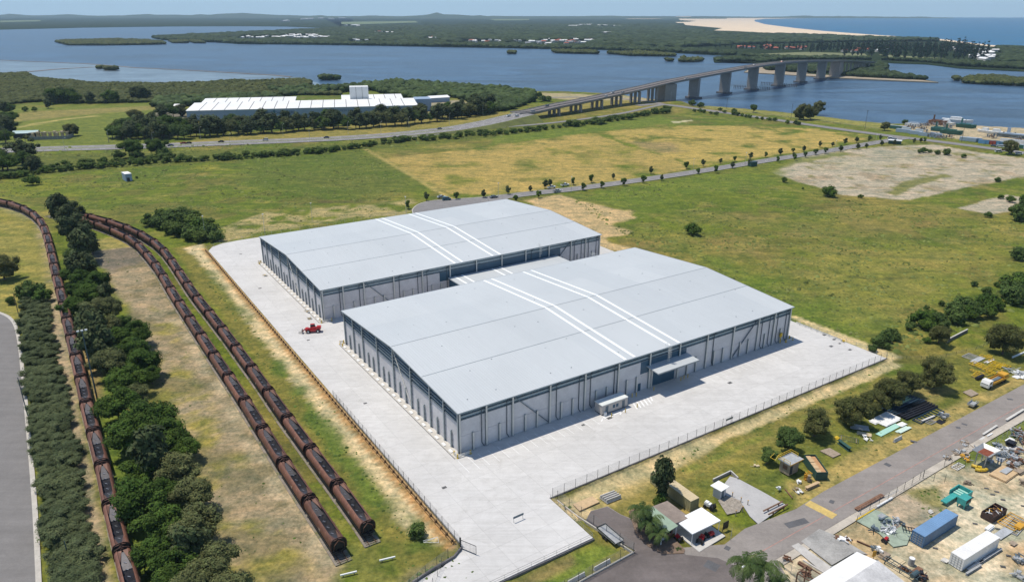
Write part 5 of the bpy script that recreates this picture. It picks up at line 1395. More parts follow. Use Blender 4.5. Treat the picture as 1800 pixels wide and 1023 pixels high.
# ============================================================ VEHICLES
m_glass = M('dark_glass', (.02, .03, .04), .12, var=.1, spec=.6); m_tyre = M('tyre_rubber', (.02, .02, .02), .9, var=.1)
def paintm(n, c): return M('paint_'+n, c, .3, .1, var=.05, spec=.6)
CARC = {'white': (.72, .72, .70), 'silver': (.42, .43, .44), 'blue': (.03, .07, .15), 'black': (.03, .03, .035), 'red': (.35, .03, .02), 'teal': (.03, .13, .17), 'grey': (.16, .17, .18)}
def car(kind_, colr_, name='car'):
    t = thing(name, 'x', 'car'); pm = paintm(colr_, CARC[colr_])
    L = {'sedan': 4.6, 'ute': 5.2, 'van': 4.9, 'truck': 9}[kind_]; w = .92
    prof = {'sedan': [(-2.3, .35), (-2.3, .85), (-1.9, 1.0), (2.25, .92), (2.3, .6), (2.3, .35)], 'ute': [(-2.6, .45), (-2.6, 1.15), (2.5, 1.1), (2.6, .8), (2.6, .45)], 'van': [(-2.45, .4), (-2.45, 1.1), (2.2, 1.05), (2.45, .8), (2.45, .4)]}[kind_]
    cab = {'sedan': [(-1.7, .98), (-1.1, 1.42), (.6, 1.44), (1.4, .96)], 'ute': [(-.5, 1.13), (-.35, 1.72), (.8, 1.74), (1.5, 1.1)], 'van': [(-2.4, 1.08), (-2.2, 1.8), (1.0, 1.85), (1.8, 1.05)]}[kind_]
    mb = MB(); mb.loft([[(x, -w*k, z) for x, z in prof] for k in (1, 0, -1)]); mb.build('body', pm, t)
    MB().loft([[(x, -(w-.06-.14*(z > 1.2)), z) for x, z in cab], [(x, (w-.06-.14*(z > 1.2)), z) for x, z in cab]][::-1]).build('window_band', m_glass, t)
    r = cab[1][0]+.15, cab[2][0]-.12; z = cab[1][1]
    MB().bb(r[0], r[1], -w+.22, w-.22, z-.02, z+.05).build('roof_panel', pm, t)
    if kind_ == 'ute': MB().bb(-2.5, -.6, -.78, .78, 1.16, 1.19).build('tray', m_tyre, t)
    for x in (-L*.3, L*.3):
        for y in (-1, 1): MB().cyl((x, y*.72, .34), (x, y*.95, .34), .34, n=10).build('wheel', m_tyre, t)
    return t
def heading(p, q): d = q-p; return math.atan2(d.y, d.x)
CARS = [(785, 352, (820, 349), 'van', 'teal', 'dark teal van parked at the turning circle above the rear warehouse'), (776, 348, (810, 345), 'sedan', 'silver', 'pale car half hidden behind the teal van'), (868, 348, (900, 344), 'sedan', 'grey', 'dark grey car alone at the kerb of the middle road'),
        (969, 331, (1000, 327), 'ute', 'white', 'left white ute of the two parked in the grass by the middle road'), (993, 327, (1025, 323), 'ute', 'white', 'right white ute of the two parked in the grass by the middle road'), (979, 338, (1010, 333.5), 'ute', 'silver', 'silver ute with dark tray parked on the near side of the middle road')]
for x, y, q, k, c, l in CARS:
    o = car(k, c, 'parked_car'); p = G(x, y, .14); o.location = p; o.rotation_euler = (0, 0, heading(p, G(*q, .14))); o['label'] = l; o['group'] = 'cars parked along the middle road'
def on_path(path, x, off):
    """nearest point of a road's centreline to photo column x"""
    best = None
    for a, b_ in zip(path[:-1], path[1:]):
        for k in range(8):
            p = a.lerp(b_, k/8); c, s = math.cos(PIT), math.sin(PIT); Zz = p.z-CAM_H
            xx = 900+FPX*p.x/(p.y*c-Zz*s)
            if best is None or abs(xx-x) < best[0]: best = (abs(xx-x), p, (b_-a))
    p, d = best[1], best[2]; n = Vector((-d.y, d.x, 0)).normalized()
    return p+n*off, math.atan2(d.y, d.x)
HC = [(303, -4.5, 'sedan', 'blue', 'dark blue car on the near lane of the highway, farthest left'), (320, 4.3, 'sedan', 'red', 'dull red car following the dark one on the highway'), (331, 4.3, 'sedan', 'black', 'black car just ahead of the red car on the highway'), (388, 4.5, 'sedan', 'black', 'lone black car on the far lanes of the highway'),
      (464, 4.5, 'van', 'white', 'white car on the highway below the factory sign'), (576, 4.6, 'sedan', 'blue', 'dark blue car on the highway below the factory right half'), (776, 4.5, 'sedan', 'grey', 'grey car on the highway just before the embankment'), (898, 3, 'van', 'white', 'white van at the foot of the bridge, far lane'), (903, -4, 'van', 'white', 'white van at the foot of the bridge, near lane')]
for x, off, k, c, l in HC:
    o = car(k, c, 'moving_car'); p, a = on_path(hwp, x, off); o.location = p+Vector((0, 0, ZR+.1)); o.rotation_euler = (0, 0, a+(PI if off > 0 else 0)); o['label'] = l; o['group'] = 'cars driving on the highway and bridge'
BC = [(930, -5, 'silver', 'silver car on the first spans of the bridge'), (968, 5, 'grey', 'grey car on the far lane of the lower bridge'), (1058, -5, 'white', 'white car half way up the bridge approach, near lane'), (1083, 5, 'white', 'white car half way up the bridge approach, far lane'), (1088, -5, 'silver', 'silver car just ahead on the near lane of the approach'),
      (1201, -5, 'white', 'white car on the bridge beside the first river pier'), (1332, 5, 'white', 'white truck like car near the top of the bridge'), (1304, -5, 'grey', 'grey car above the third river pier'), (1380, 5, 'red', 'dull red car near the crest of the bridge')]
for x, off, c, l in BC:
    o = car('van', c, 'moving_car'); p, a = on_path(pr, x, off); o.location = p+Vector((0, 0, .07)); o.rotation_euler = (0, 0, a+(PI if off > 0 else 0)); o['label'] = l; o['group'] = 'cars driving on the highway and bridge'
# ============================================================ FAR FACTORY
m_froof = roofmat('factory_roof', (.80, .79, .76)); m_fwall = M('factory_blue_wall', (.27, .35, .46), .5, var=.08, scale=.1); m_gap = M('roof_gutter_dark', (.16, .16, .15), .8, var=.2)
m_fwhite = M('factory_white_wall', (.72, .72, .70), .5, var=.05, scale=.2)
fa, fb_ = G(330, 214), G(735, 203)
FTH = heading(fa, fb_); fx = Vector((math.cos(FTH), math.sin(FTH), 0)); fy = Vector((-fx.y, fx.x, 0))
FL = (fb_-fa).length
ff = thing('factory', 'very long white roofed factory with blue front wall beyond the highway trees', 'factory', fa, FTH)
print('factory', fa, FL)
def hall(y0, y1, x0, x1, h, hr, nm='hall', rib_=11.3, up=False):
    mb = MB(); mb.bb(x0, x1, y0, y1, 0, h); mb.build('wall', m_fwall, ff)
    rf = MB().add([(x0-.4, y0-.4, h+.02), (x1+.4, y0-.4, h+.02), (x1+.4, y1, hr), (x0-.4, y1, hr), (x0-.4, y0-.4, h+.4), (x1+.4, y0-.4, h+.4), (x1+.4, y1, hr+.4), (x0-.4, y1, hr+.4)], [(3, 2, 1, 0), (4, 5, 6, 7), (0, 1, 5, 4), (1, 2, 6, 5), (2, 3, 7, 6), (3, 0, 4, 7)]).build('roof', m_froof, ff)
    x = x0+rib_
    while x < x1-3:
        MB().bar((x, y0-.3, h+.46), (x, y1, hr+.46), .6, .12).build('roof_gutter', m_gap, rf); x += rib_
HS = G(330, 214).x
hall(0, 48, 0, FL, 9.5, 11.5)
hall(48.3, 88, 4, FL*.44, 9.5, 11.5)
hall(48.3, 88, FL*.66, FL-10, 9.5, 12)
tw = MB().bb(FL*.70, FL*.70+19, 50, 64, 11, 24).build('tower', m_fwhite, ff)
for k in (1, 2): MB().bb(FL*.70+k*6.3-.15, FL*.70+k*6.3+.15, 49.8, 49.99, 11, 24).build('seam', m_gap, tw)
MB().bb(FL+.5, FL+17, 30, 52, 0, 12.5).build('annex', m_fwall, ff)
MB().bb(FL+3, FL+11, 29.7, 29.95, 0, 7).build('door', m_dark, ff)
def text(s, size, loc, rot, m_, par=None, name='lettering'):
    c = bpy.data.curves.new(name, 'FONT'); c.body = s; c.size = size; c.extrude = .04; c.align_x = 'LEFT'
    o = bpy.data.objects.new(name, c); COL.objects.link(o); bpy.context.view_layer.update()
    me = bpy.data.meshes.new_from_object(o); bpy.data.objects.remove(o)
    me.materials.clear(); me.materials.append(m_)
    o = link(name, me, par); o.location = loc; o.rotation_euler = rot
    return o
m_let = M('dark_blue_lettering', (.05, .08, .14), .6)
text('DISTRIBUTION CENTRE', 3.4, (62, -.12, 4.9), (PI/2, 0, 0), m_let, ff)
text('DISTRIBUTION CENTRE', 2.6, (FL*.60, -.12, 5.6), (PI/2, 0, 0), m_let, ff)
MB().bb(FL*.36, FL*.36+1.8, -.2, -.05, 6.0, 8.2).build('logo_panel', paintm('teal', CARC['teal']), ff)
def gable(name, label, cat, p, rz, L, Wd, h, roof, wall_, rh=1.6, group=None):
    t = thing(name, label, cat, p, rz, group)
    MB().bb(0, L, 0, Wd, 0, h).add([(0, 0, h), (0, Wd, h), (0, Wd/2, h+rh)], [(0, 2, 1)]).add([(L, 0, h), (L, Wd, h), (L, Wd/2, h+rh)], [(0, 1, 2)]).build('wall', wall_, t)
    o = .5
    for s in (0, 1):
        y0 = -o if s == 0 else Wd+o
        MB().add([(-o, y0, h-.2), (L+o, y0, h-.2), (L+o, Wd/2, h+rh+.05), (-o, Wd/2, h+rh+.05), (-o, y0, h-.02), (L+o, y0, h-.02), (L+o, Wd/2, h+rh+.23), (-o, Wd/2, h+rh+.23)],
                 [(3, 2, 1, 0), (4, 5, 6, 7), (0, 1, 5, 4), (1, 2, 6, 5), (2, 3, 7, 6), (3, 0, 4, 7)] if s == 0 else [(0, 1, 2, 3), (7, 6, 5, 4), (4, 5, 1, 0), (5, 6, 2, 1), (6, 7, 3, 2), (7, 4, 0, 3)]).build('roof', roof, t)
    return t
m_wroof = M('white_house_roof', (.75, .74, .72), .6, var=.08, rnd_amt=.1); m_rroof = M('terracotta_roof', (.36, .10, .06), .8, var=.2, rnd_amt=.2); m_hw = M('pale_house_wall', (.52, .48, .42), .8, var=.1, rnd_amt=.2); m_groof = M('grey_house_roof', (.30, .32, .34), .7, var=.1, rnd_amt=.2)
m_brickw = M('red_brown_brick_wall', (.26, .13, .09), .9, var=.2, rnd_amt=.1)
gable('shed', 'low white roofed building half hidden in trees right of the factory', 'building', G(757, 181), FTH+.3, 24, 14, 5, m_wroof, m_fwall)
gable('shed', 'tiny white shed in the trees right of the factory yard', 'shed', G(838, 187), FTH, 8, 6, 3, m_wroof, m_hw)
gable('shed', 'small white shed at the left end of the factory', 'shed', G(301, 192), FTH, 8, 6, 3, m_wroof, m_hw)
gable('shed', 'green roofed open shed beside the trees at the far left', 'shed', G(24, 244), FTH, 18, 6, 4, paintm('teal', CARC['teal']), m_dark)
# equipment yard at the far left
ey = thing('equipment_yard', 'small fenced yard of pale equipment on a grey base at the far left field', 'equipment yard', G(48, 247), FTH)
MB().bb(0, 30, 0, .3, 0, 2.6).bb(0, .3, 0, 14, 0, 2.6).bb(29.7, 30, 0, 14, 0, 2.6).build('screen_fence', M('grey_screen', (.22, .23, .23), .8, var=.2), ey)
m_tanp = M('cream_equipment', (.52, .42, .26), .7, var=.2)
for i in range(9):
    x = 2+i*3.0; MB().bb(x, x+1.6, 4+(i % 3)*2, 6.5+(i % 3)*2, 0, 4.6+(i % 2)).bar((x-1.4, 3, 5.2), (x+3.4, 7, 5.2), .4).build('transformer', m_tanp, ey)
# ============================================================ FAR HOUSES
HPOS = []
def houses(boxes, wall_mats, roofs, lab, group, size=(13, 9, 3)):
    k = 0
    for (x0, x1, y0, y1, n) in boxes:
        for i in range(n):
            k += 1
            x = x0+(x1-x0)*(i+rnd.uniform(.2, .8))/n; y = rnd.uniform(y0, y1)
            s = rnd.uniform(.8, 1.4); HPOS.append(G(x, y, .3))
            gable('house', lab % nth(k), 'house', G(x, y, .3), rnd.choice((0, PI/2, .4, -.5))+rnd.uniform(-.2, .2), size[0]*s, size[1]*s, size[2], rnd.choice(roofs), rnd.choice(wall_mats), 2, group)
houses([(422, 580, 65.2, 68.0, 26), (500, 560, 62.6, 64.5, 9)], [m_hw], [m_wroof], 'white roofed home in the estate on the point, %s counted from the left', 'white homes of the estate on the wooded point', (22, 12, 4.5))
houses([(816, 885, 72, 76, 12), (900, 960, 73, 78, 9), (950, 1045, 70, 79, 24), (750, 768, 66, 70, 3), (615, 645, 71, 73, 4), (655, 690, 57, 59, 5)], [m_hw], [m_wroof, m_wroof, m_groof, m_rroof], 'pale house on the far riverside, %s counted along the shore', 'houses along the far riverside', (16, 10, 4.5))
houses([(998, 1080, 45, 48, 9), (608, 628, 46, 48, 4), (1060, 1064, 60, 62, 1)], [m_hw], [m_wroof], 'long white roof in the forest beyond the river, %s from the left', 'long white roofs in the forest', (60, 20, 8))
houses([(525, 600, 33, 36, 8), (1490/3, 505, 38, 40, 2)], [m_hw], [m_wroof], 'tiny white building on the distant plain, %s from the left', 'tiny white buildings on the distant plain', (90, 40, 14))
houses([(1290, 1320, 84, 86, 3), (1335, 1365, 82, 88, 4), (1355, 1395, 86, 89, 4), (1480, 1532, 88, 93, 5), (1395, 1420, 84, 89, 2)], [m_brickw, m_hw], [m_rroof], 'red roofed house among the pines of the town, %s from the left', 'red roofed houses among the pines', (20, 11, 4.5))
houses([(1535, 1560, 88, 92, 3), (1675, 1710, 86, 92, 5), (1720, 1752, 90, 96, 6), (1718, 1748, 100, 108, 7), (1700, 1720, 96, 102, 2)], [m_hw], [m_wroof, m_groof], 'pale roofed house at the right end of the pine town, %s from the left', 'pale roofed houses at the right of the town', (17, 10, 4.5))
# ============================================================ FAR TREES
def nearpx(k, x, y, h, label, group, wide=1.0): return tree(k, G(x, y, 0), h, label, group, wide)
k_ = 0
for row in range(5):
    for i in range([50, 46, 36, 26, 18][row]):
        x0_, x1_, y_ = [(1200, 1700, 85.5), (1290, 1712, 88.5), (1400, 1730, 91.5), (1480, 1740, 97), (1545, 1730, 103.5)][row]
        n_ = [50, 46, 36, 26, 18][row]
        x = x0_+(x1_-x0_)*(i+rnd.uniform(.1, .9))/n_; y = y_+rnd.uniform(-1.5, 2)+(x-1450)*.006
        if x < 1420 and row > 1: continue
        k_ += 1
        nearpx('pine', x, y, rnd.uniform(23, 35)*(1 if x > 1440 else .75 if x > 1330 else .6), 'tall dark pine, %s in %s rank of the town pine belt' % (nth(i+1), ['rear', 'second', 'third', 'fourth', 'front'][row]), 'tall dark pines of the town across the river')
# factory screen trees
FT = []
for i in range(56):
    x = 205+i*(860-205)/55; yb = 246-(x-205)*.0 if x < 330 else 243-(x-330)*.055
    if x > 700: yb = 222.5-(x-700)*.13
    FT.append((x+rnd.uniform(-4, 4), yb-rnd.uniform(0, 3), rnd.uniform(10, 15.5)))
    if i % 2: FT.append((x+rnd.uniform(-5, 5), yb-rnd.uniform(6, 10), rnd.uniform(12, 17)))
for i, (x, y, h) in enumerate(FT):
    kd = rnd.choice(['cas', 'cas', 'dark', 'mid', 'cas', 'grey'])
    nearpx(kd, x, y, h*(.85 if kd != 'cas' else 1.08), WORD[kd]+' of the factory screen, %s from the left' % nth(i+1), 'trees screening the factory from the highway', wide=1.25 if kd == 'cas' else 1.1)
k_ = 0
for x, y, h in [(198, 243, 10), (210, 240, 12), (222, 244, 10), (232, 238, 14), (243, 243, 9), (250, 234, 16), (262, 240, 14), (272, 246, 9), (284, 240, 14), (296, 236, 16), (240, 216, 12), (286, 210, 13), (305, 207, 12), (320, 205, 12), (268, 224, 13)]:
    k_ += 1
    nearpx(['cas', 'dark', 'round'][k_ % 3], x, y, h, 'dark tree of the clump left of the factory, %s from its left' % nth(k_), 'dark trees clumped left of the factory', wide=1.3 if k_ % 3 == 0 else 1.1)
k_ = 0
for x, y, h, kd in [(8, 201, 13, 'cas'), (18, 200, 10, 'dark'), (8, 214, 9, 'dark'), (22, 217, 10, 'dark'), (5, 230, 14, 'cas'), (18, 236, 15, 'cas'), (2, 246, 12, 'cas'), (10, 252, 10, 'dark'), (127, 239.5, 10, 'round'), (46, 196, 5, 'bush'), (60, 196, 4.5, 'bush'), (85, 191, 9, 'cas'), (100, 182, 17, 'dark'), (112, 181, 18, 'cas'), (122, 181, 16, 'dark'), (90, 184, 12, 'cas'), (133, 182, 12, 'dark'), (160, 182, 12, 'cas'),
                   (195, 181, 14, 'dark'), (200, 181, 10, 'dark'), (240, 176, 15, 'cas'), (248, 177, 16, 'cas'), (258, 176, 14, 'cas'), (55, 289, 19, 'open'), (48, 300, 12, 'dark'), (62, 302, 10, 'cas'), (5, 300, 15, 'cas'), (15, 304, 14, 'dark'), (-4, 306, 13, 'cas'), (234, 277, 12.5, 'dark'), (278, 274, 12, 'dark'), (243, 279, 6, 'bush'), (212, 280, 6, 'bush'), (286, 276, 7, 'bush')]:
    k_ += 1
    nearpx(kd, x, y, h, 'dark tree or bush of the far left fields, %s from the left' % nth(k_), 'scattered trees of the far left fields', wide=1.2)
k_ = 0
for x, y, h in [(1412, 211, 15), (1405, 210, 12), (1425, 210, 12), (1438, 201, 13), (1324, 198, 8)]:
    k_ += 1
    nearpx('round' if k_ < 5 else 'mid', x, y, h, ['largest of the dark trees on the riverside grass', 'left tree of the group on the riverside grass', 'right tree of the group on the riverside grass', 'tall tree at the water edge behind the riverside group', 'small lone tree on the riverside grass left of the group'][k_-1], None, wide=.95)
TC('round', 1776, 259, 24, 'big dark tree beside the east road at the right edge', asp=.95)
TC('round', 1556, 222, 16, 'round tree at the left end of the boat yard', asp=.9)
TC('bush', 1218, 181, 12, 'bush on the riverbank right under the bridge', asp=1); TC('bush', 1232, 184, 10, 'low bush right of the riverbank bush by the bridge'); TC('mid', 1229, 186, 8, 'small green tree on the riverbank near the bridge'); TC('bush', 1290, 195, 9, 'bush beside the riverside fence left'); TC('mid', 1590, 215, 9, 'small tree at the boat yard upper left')
TC('bush', 958, 173, 24, 'low rounded bush patch between wood and bridge', asp=.5); TC('dark', 949, 168, 9, 'dark lone tree at the right end of the factory wood', asp=1.3)
TC('dark', 779, 187, 6, 'small dark conifer in the factory yard', asp=1.4); TC('bush', 768, 190, 7, 'low bush in the factory yard beside the conifer')
k_ = 0
for x, y in [(1265, 195), (1273, 199), (1289, 202), (1297, 204), (1305, 205), (1312, 207), (1318, 208), (1330, 210), (1340, 211), (1352, 213), (1361, 213.5), (1383, 218), (1398, 219), (1404, 220), (1230, 198), (1238, 199), (1249, 201), (1258, 203), (1221, 197)]:
    k_ += 1
    nearpx('bush', x, y, rnd.uniform(2.5, 4), 'round bush on the road edge beyond the straw field, %s of its row' % nth(k_), 'round bushes edging the east road', wide=1.1)
# street saplings along the middle road
k_ = 0
for x, y in [(718, 366), (750, 352), (803, 350), (850, 347), (893, 341), (932, 336), (958, 330), (967, 327), (1008, 324), (1040, 320), (1078, 314), (1144, 305), (1207, 296), (1236, 291), (1266, 287), (1292, 283), (1319, 279), (1345, 276), (1371, 272), (1394, 268), (1395, 277), (1413, 266), (1441, 258), (1463, 257), (1485, 253), (1506, 250), (1527, 248), (1547, 246)]:
    k_ += 1
    nearpx('small', x, y+1, rnd.uniform(3.6, 5.2), 'small dark street tree on the far side of the middle road, %s from the left' % nth(k_), 'small street trees along the middle road', wide=.95)
k_ = 0
for x, y in [(907, 353), (946, 347), (1024, 334), (1057, 330), (1097, 326), (1130, 321), (1163, 317), (1228, 305), (1257, 303), (1287, 295), (1317, 291), (1366, 284), (1396, 281), (1416, 276), (1434, 272), (1450, 269), (1478, 266), (1508, 262), (1523, 260), (1550, 256), (1571, 254), (1606, 251), (1618, 250), (1624, 250)]:
    k_ += 1
    nearpx('small', x, y+1, rnd.uniform(3.6, 5.0), 'small dark street tree on the near side of the middle road, %s from the left' % nth(k_), 'small street trees along the middle road', wide=.95)
# hedgerow of wild bushes below the highway
k_ = 0
HR = []
for i in range(105):
    x = -10+i*(1175-(-10))/104
    yb = np.interp(x, [-10, 100, 250, 420, 560, 700, 905, 1040, 1175], [318, 303, 290, 281, 271.5, 252, 236, 221, 200])
    HR.append((x+rnd.uniform(-3, 3), yb-rnd.uniform(0, 3)))
    if x < 330: HR.append((x+rnd.uniform(-4, 4), yb-rnd.uniform(5, 11)))
    if x > 380: HR.append((x+rnd.uniform(-4, 4), yb-rnd.uniform(2.5, 5)))
for i, (x, y) in enumerate(HR[:240]):
    nearpx(rnd.choice(['bush', 'weed', 'weed']), x, y, rnd.uniform(2.0, 4.2) if x < 1000 else rnd.uniform(3, 5.5), 'wild bush of the hedgerow below the highway, %s from the left' % nth(i+1), 'wild bushes of the hedgerow below the highway', wide=rnd.uniform(1.1, 1.6))
# ------------------------------------------------------------ woods that read as one mass
def wood(name, label, polys, spacing, hmin, hmax, m_, seed, jit=.45, cat='wood', flat=.8):
    rg = np.random.default_rng(seed); VV = []; FF = []; AA = []; n0 = 0
    t_ = (1+5**.5)/2
    ico = np.array([(-1, t_, 0), (1, t_, 0), (-1, -t_, 0), (1, -t_, 0), (0, -1, t_), (0, 1, t_), (0, -1, -t_), (0, 1, -t_), (t_, 0, -1), (t_, 0, 1), (-t_, 0, -1), (-t_, 0, 1)], float); ico /= np.linalg.norm(ico[0])
    icf = np.array([(0, 11, 5), (0, 5, 1), (0, 1, 7), (0, 7, 10), (0, 10, 11), (1, 5, 9), (5, 11, 4), (11, 10, 2), (10, 7, 6), (7, 1, 8), (3, 9, 4), (3, 4, 2), (3, 2, 6), (3, 6, 8), (3, 8, 9), (4, 9, 5), (2, 4, 11), (6, 2, 10), (8, 6, 7), (9, 8, 1)])
    # one subdivision
    mid = {}; V_ = [tuple(v) for v in ico]; F2 = []
    def mp_(a, b_):
        k = (min(a, b_), max(a, b_))
        if k not in mid:
            q = np.array(V_[a])+np.array(V_[b_]); q /= np.linalg.norm(q); V_.append(tuple(q)); mid[k] = len(V_)-1
        return mid[k]
    for a, b_, c in icf:
        x, y, z = mp_(a, b_), mp_(b_, c), mp_(c, a); F2 += [(a, x, z), (b_, y, x), (c, z, y), (x, y, z)]
    SV = np.array(V_); SF = np.array(F2)
    for px, sp_ in polys:
        pw = [G(x, y, 0) if not isinstance(x, Vector) else x for x, y in px]
        xs = [p.x for p in pw]; ys = [p.y for p in pw]
        gx, gy = np.meshgrid(np.arange(min(xs), max(xs), sp_), np.arange(min(ys), max(ys), sp_))
        gx = gx.ravel()+rg.uniform(-jit, jit, gx.size)*sp_; gy = gy.ravel()+rg.uniform(-jit, jit, gy.size)*sp_
        ins = sdf(pw, gx, gy) < -sp_*.15
        # only tufts that can be seen from roughly the camera side
        gx, gy = gx[ins], gy[ins]
        if name in ('far_forest', 'plateau_forest'):
            kp = np.ones(len(gx), bool)
            for hp in HPOS:
                rr_ = math.hypot(hp.x, hp.y); ux, uy = hp.x/rr_, hp.y/rr_; al = (gx-hp.x)*ux+(gy-hp.y)*uy; ac = np.abs((gx-hp.x)*uy-(gy-hp.y)*ux)
                kp &= ~((al > -.075*rr_) & (al < 14) & (ac < 16+.002*rr_))
            gx, gy = gx[kp], gy[kp]
        hn = vnoise(gx, gy, sp_*7, 3, seed)
        h = hmin+(hmax-hmin)*np.clip((hn-.25)*1.6+rg.uniform(-.25, .25, len(gx)), 0, 1)
        r = sp_*rg.uniform(.55, .95, len(gx))
        d = SV[None]*(1+rg.uniform(-.28, .28, (len(gx), len(SV), 1)))
        V3 = d*np.stack([r, r, np.maximum(h*.55, r*flat*.6)], 1)[:, None, :]+np.stack([gx, gy, h*.5], 1)[:, None, :]
        VV.append(V3.reshape(-1, 3)); k = len(gx)
        FF.append((SF[None]+n0+(np.arange(k)*len(SV))[:, None, None]).reshape(-1, 3)); n0 += k*len(SV)
        tn = (.7+.6*rg.random(k))[:, None]*(.75+.5*rg.random((k, len(SV))))
        AA.append(np.repeat(tn.reshape(-1, 1), 3, 1))
    o = npmesh(name, np.concatenate(VV), np.concatenate(FF), m_, attr=np.concatenate(AA), smooth=False)
    o['kind'] = 'stuff'; o['label'] = label; o['category'] = cat
    print(name, n0)
    return o
L_scrub = leafmat('scrub_wood_leaves', (.036, .058, .018), (.065, .09, .03), .1, .06)
wood('mangroves', 'dense olive mangrove wood along the near shore left of the river', [
    ([(-60, 132), (50, 131), (60, 137), (100, 142), (140, 146), (200, 149), (270, 150), (330, 148), (400, 146), (480, 143), (530, 141), (549, 144), (545, 152), (565, 157), (600, 157), (600, 168), (480, 168), (330, 172), (280, 180), (140, 183), (60, 180), (0, 186), (-60, 188)], 4.6)], 4.6, 2.6, 5.5, L_mang, 3)
wood('scrub_wood', 'mixed green wood between the factory and the river', [
    ([(470, 161), (600, 157), (650, 151), (700, 148), (760, 149), (800, 152), (860, 156), (935, 163), (945, 172), (930, 181), (900, 188), (870, 193), (830, 180), (800, 172), (760, 172), (735, 178), (650, 160), (500, 170)], 7), ([(275, 180), (340, 176), (480, 170), (500, 176), (340, 186), (300, 194), (262, 188)], 7), ([(560, 136), (592, 137), (596, 141), (565, 141)], 6), ([(790, 196), (870, 184), (940, 178), (905, 192), (850, 201), (790, 208)], 6)], 5.5, 4, 9, L_scrub, 4)
isl = [[(97, 74), (125, 72.5), (180, 70.5), (240, 71), (285, 74), (293, 78), (260, 79), (180, 80), (118, 79.8)], [(296, 73), (330, 73), (332, 76), (305, 76)], [(332, 73), (350, 73.5), (362, 76.5), (340, 76)], [(892, 92.5), (907, 92.5), (906, 95), (893, 95)],
       [(970, 90), (1000, 89), (1050, 92), (1052, 95), (1010, 94.5), (975, 93.5)], [(1065, 94), (1120, 93), (1185, 96.5), (1188, 99.5), (1100, 98)], [(1170, 106), (1183, 106), (1183, 108), (1171, 108)], [(1192, 107), (1225, 105), (1236, 107), (1225, 109.5), (1194, 109)], [(1197, 102), (1204, 102), (1203, 105), (1197, 105)],
       [(171, 119.5), (186, 119.5), (186, 121), (172, 121)], [(184, 122), (205, 122), (204, 124.5), (185, 124.5)], [(1675, 138), (1686, 138), (1685, 142), (1676, 141.5)], [(1690, 142), (1705, 137), (1750, 136), (1800, 141), (1900, 148), (1900, 156), (1800, 151), (1740, 149), (1692, 146)]]
for i, q in enumerate(isl):
    o = land('islet', q, m_mud, -3, -.6, ztop=-.6); struct(o)
wood('island_mangroves', 'olive mangrove canopies covering the islets in the river', [(q, 6 if q[0][0] > 800 else 8) for q in isl], 6, 4, 7.5, L_mang, 8)
wood('far_forest', 'dark forest edge along the far shore of the river', [
    ([(268, 67), (290, 71), (380, 74.5), (420, 77.3), (600, 79.3), (820, 83.2), (900, 84.8), (1060, 87.7), (1200, 93.6), (1240, 95.5), (1290, 98.4), (1290, 95), (1200, 88), (1050, 82), (900, 80), (820, 79), (700, 76), (600, 74), (500, 71), (420, 70), (330, 64), (280, 65)], 14),
    ([(1300, 98), (1360, 101), (1420, 103), (1480, 103), (1545, 107), (1480, 105), (1400, 105.5), (1340, 103)], 9), ([(1545, 106), (1600, 109), (1640, 111), (1690, 117.5), (1800, 122.5), (1860, 126), (1860, 112), (1750, 114), (1650, 108)], 9), ([(1752, 84), (1860, 88), (1860, 112), (1760, 110)], 12),
    ([(1340, 118), (1400, 117), (1462, 121), (1455, 129), (1400, 128.5), (1345, 124)], 8), ([(1478, 134), (1512, 126), (1545, 112), (1560, 117), (1560, 121), (1545, 130), (1580, 133), (1620, 140), (1630, 142), (1560, 138.5), (1510, 136.5)], 7), ([(1256, 105), (1290, 104), (1345, 106), (1400, 104), (1345, 110), (1290, 108), (1257, 108)], 9)], 14, 5, 9, L_for, 9)
wood('plateau_forest', 'broad dark forest stretching inland beyond the river', [
    ([(330, 64), (420, 70), (600, 74), (700, 76), (900, 80), (1050, 82), (1200, 84), (1300, 79), (1420, 76), (1600, 74), (1650, 74), (1640, 72), (1500, 67), (1400, 63), (1300, 60), (1250, 60), (1200, 50), (1190, 44), (620, 47), (567, 53), (420, 59)], 27)], 26, 7, 13, L_for, 10, flat=.5, jit=.6)

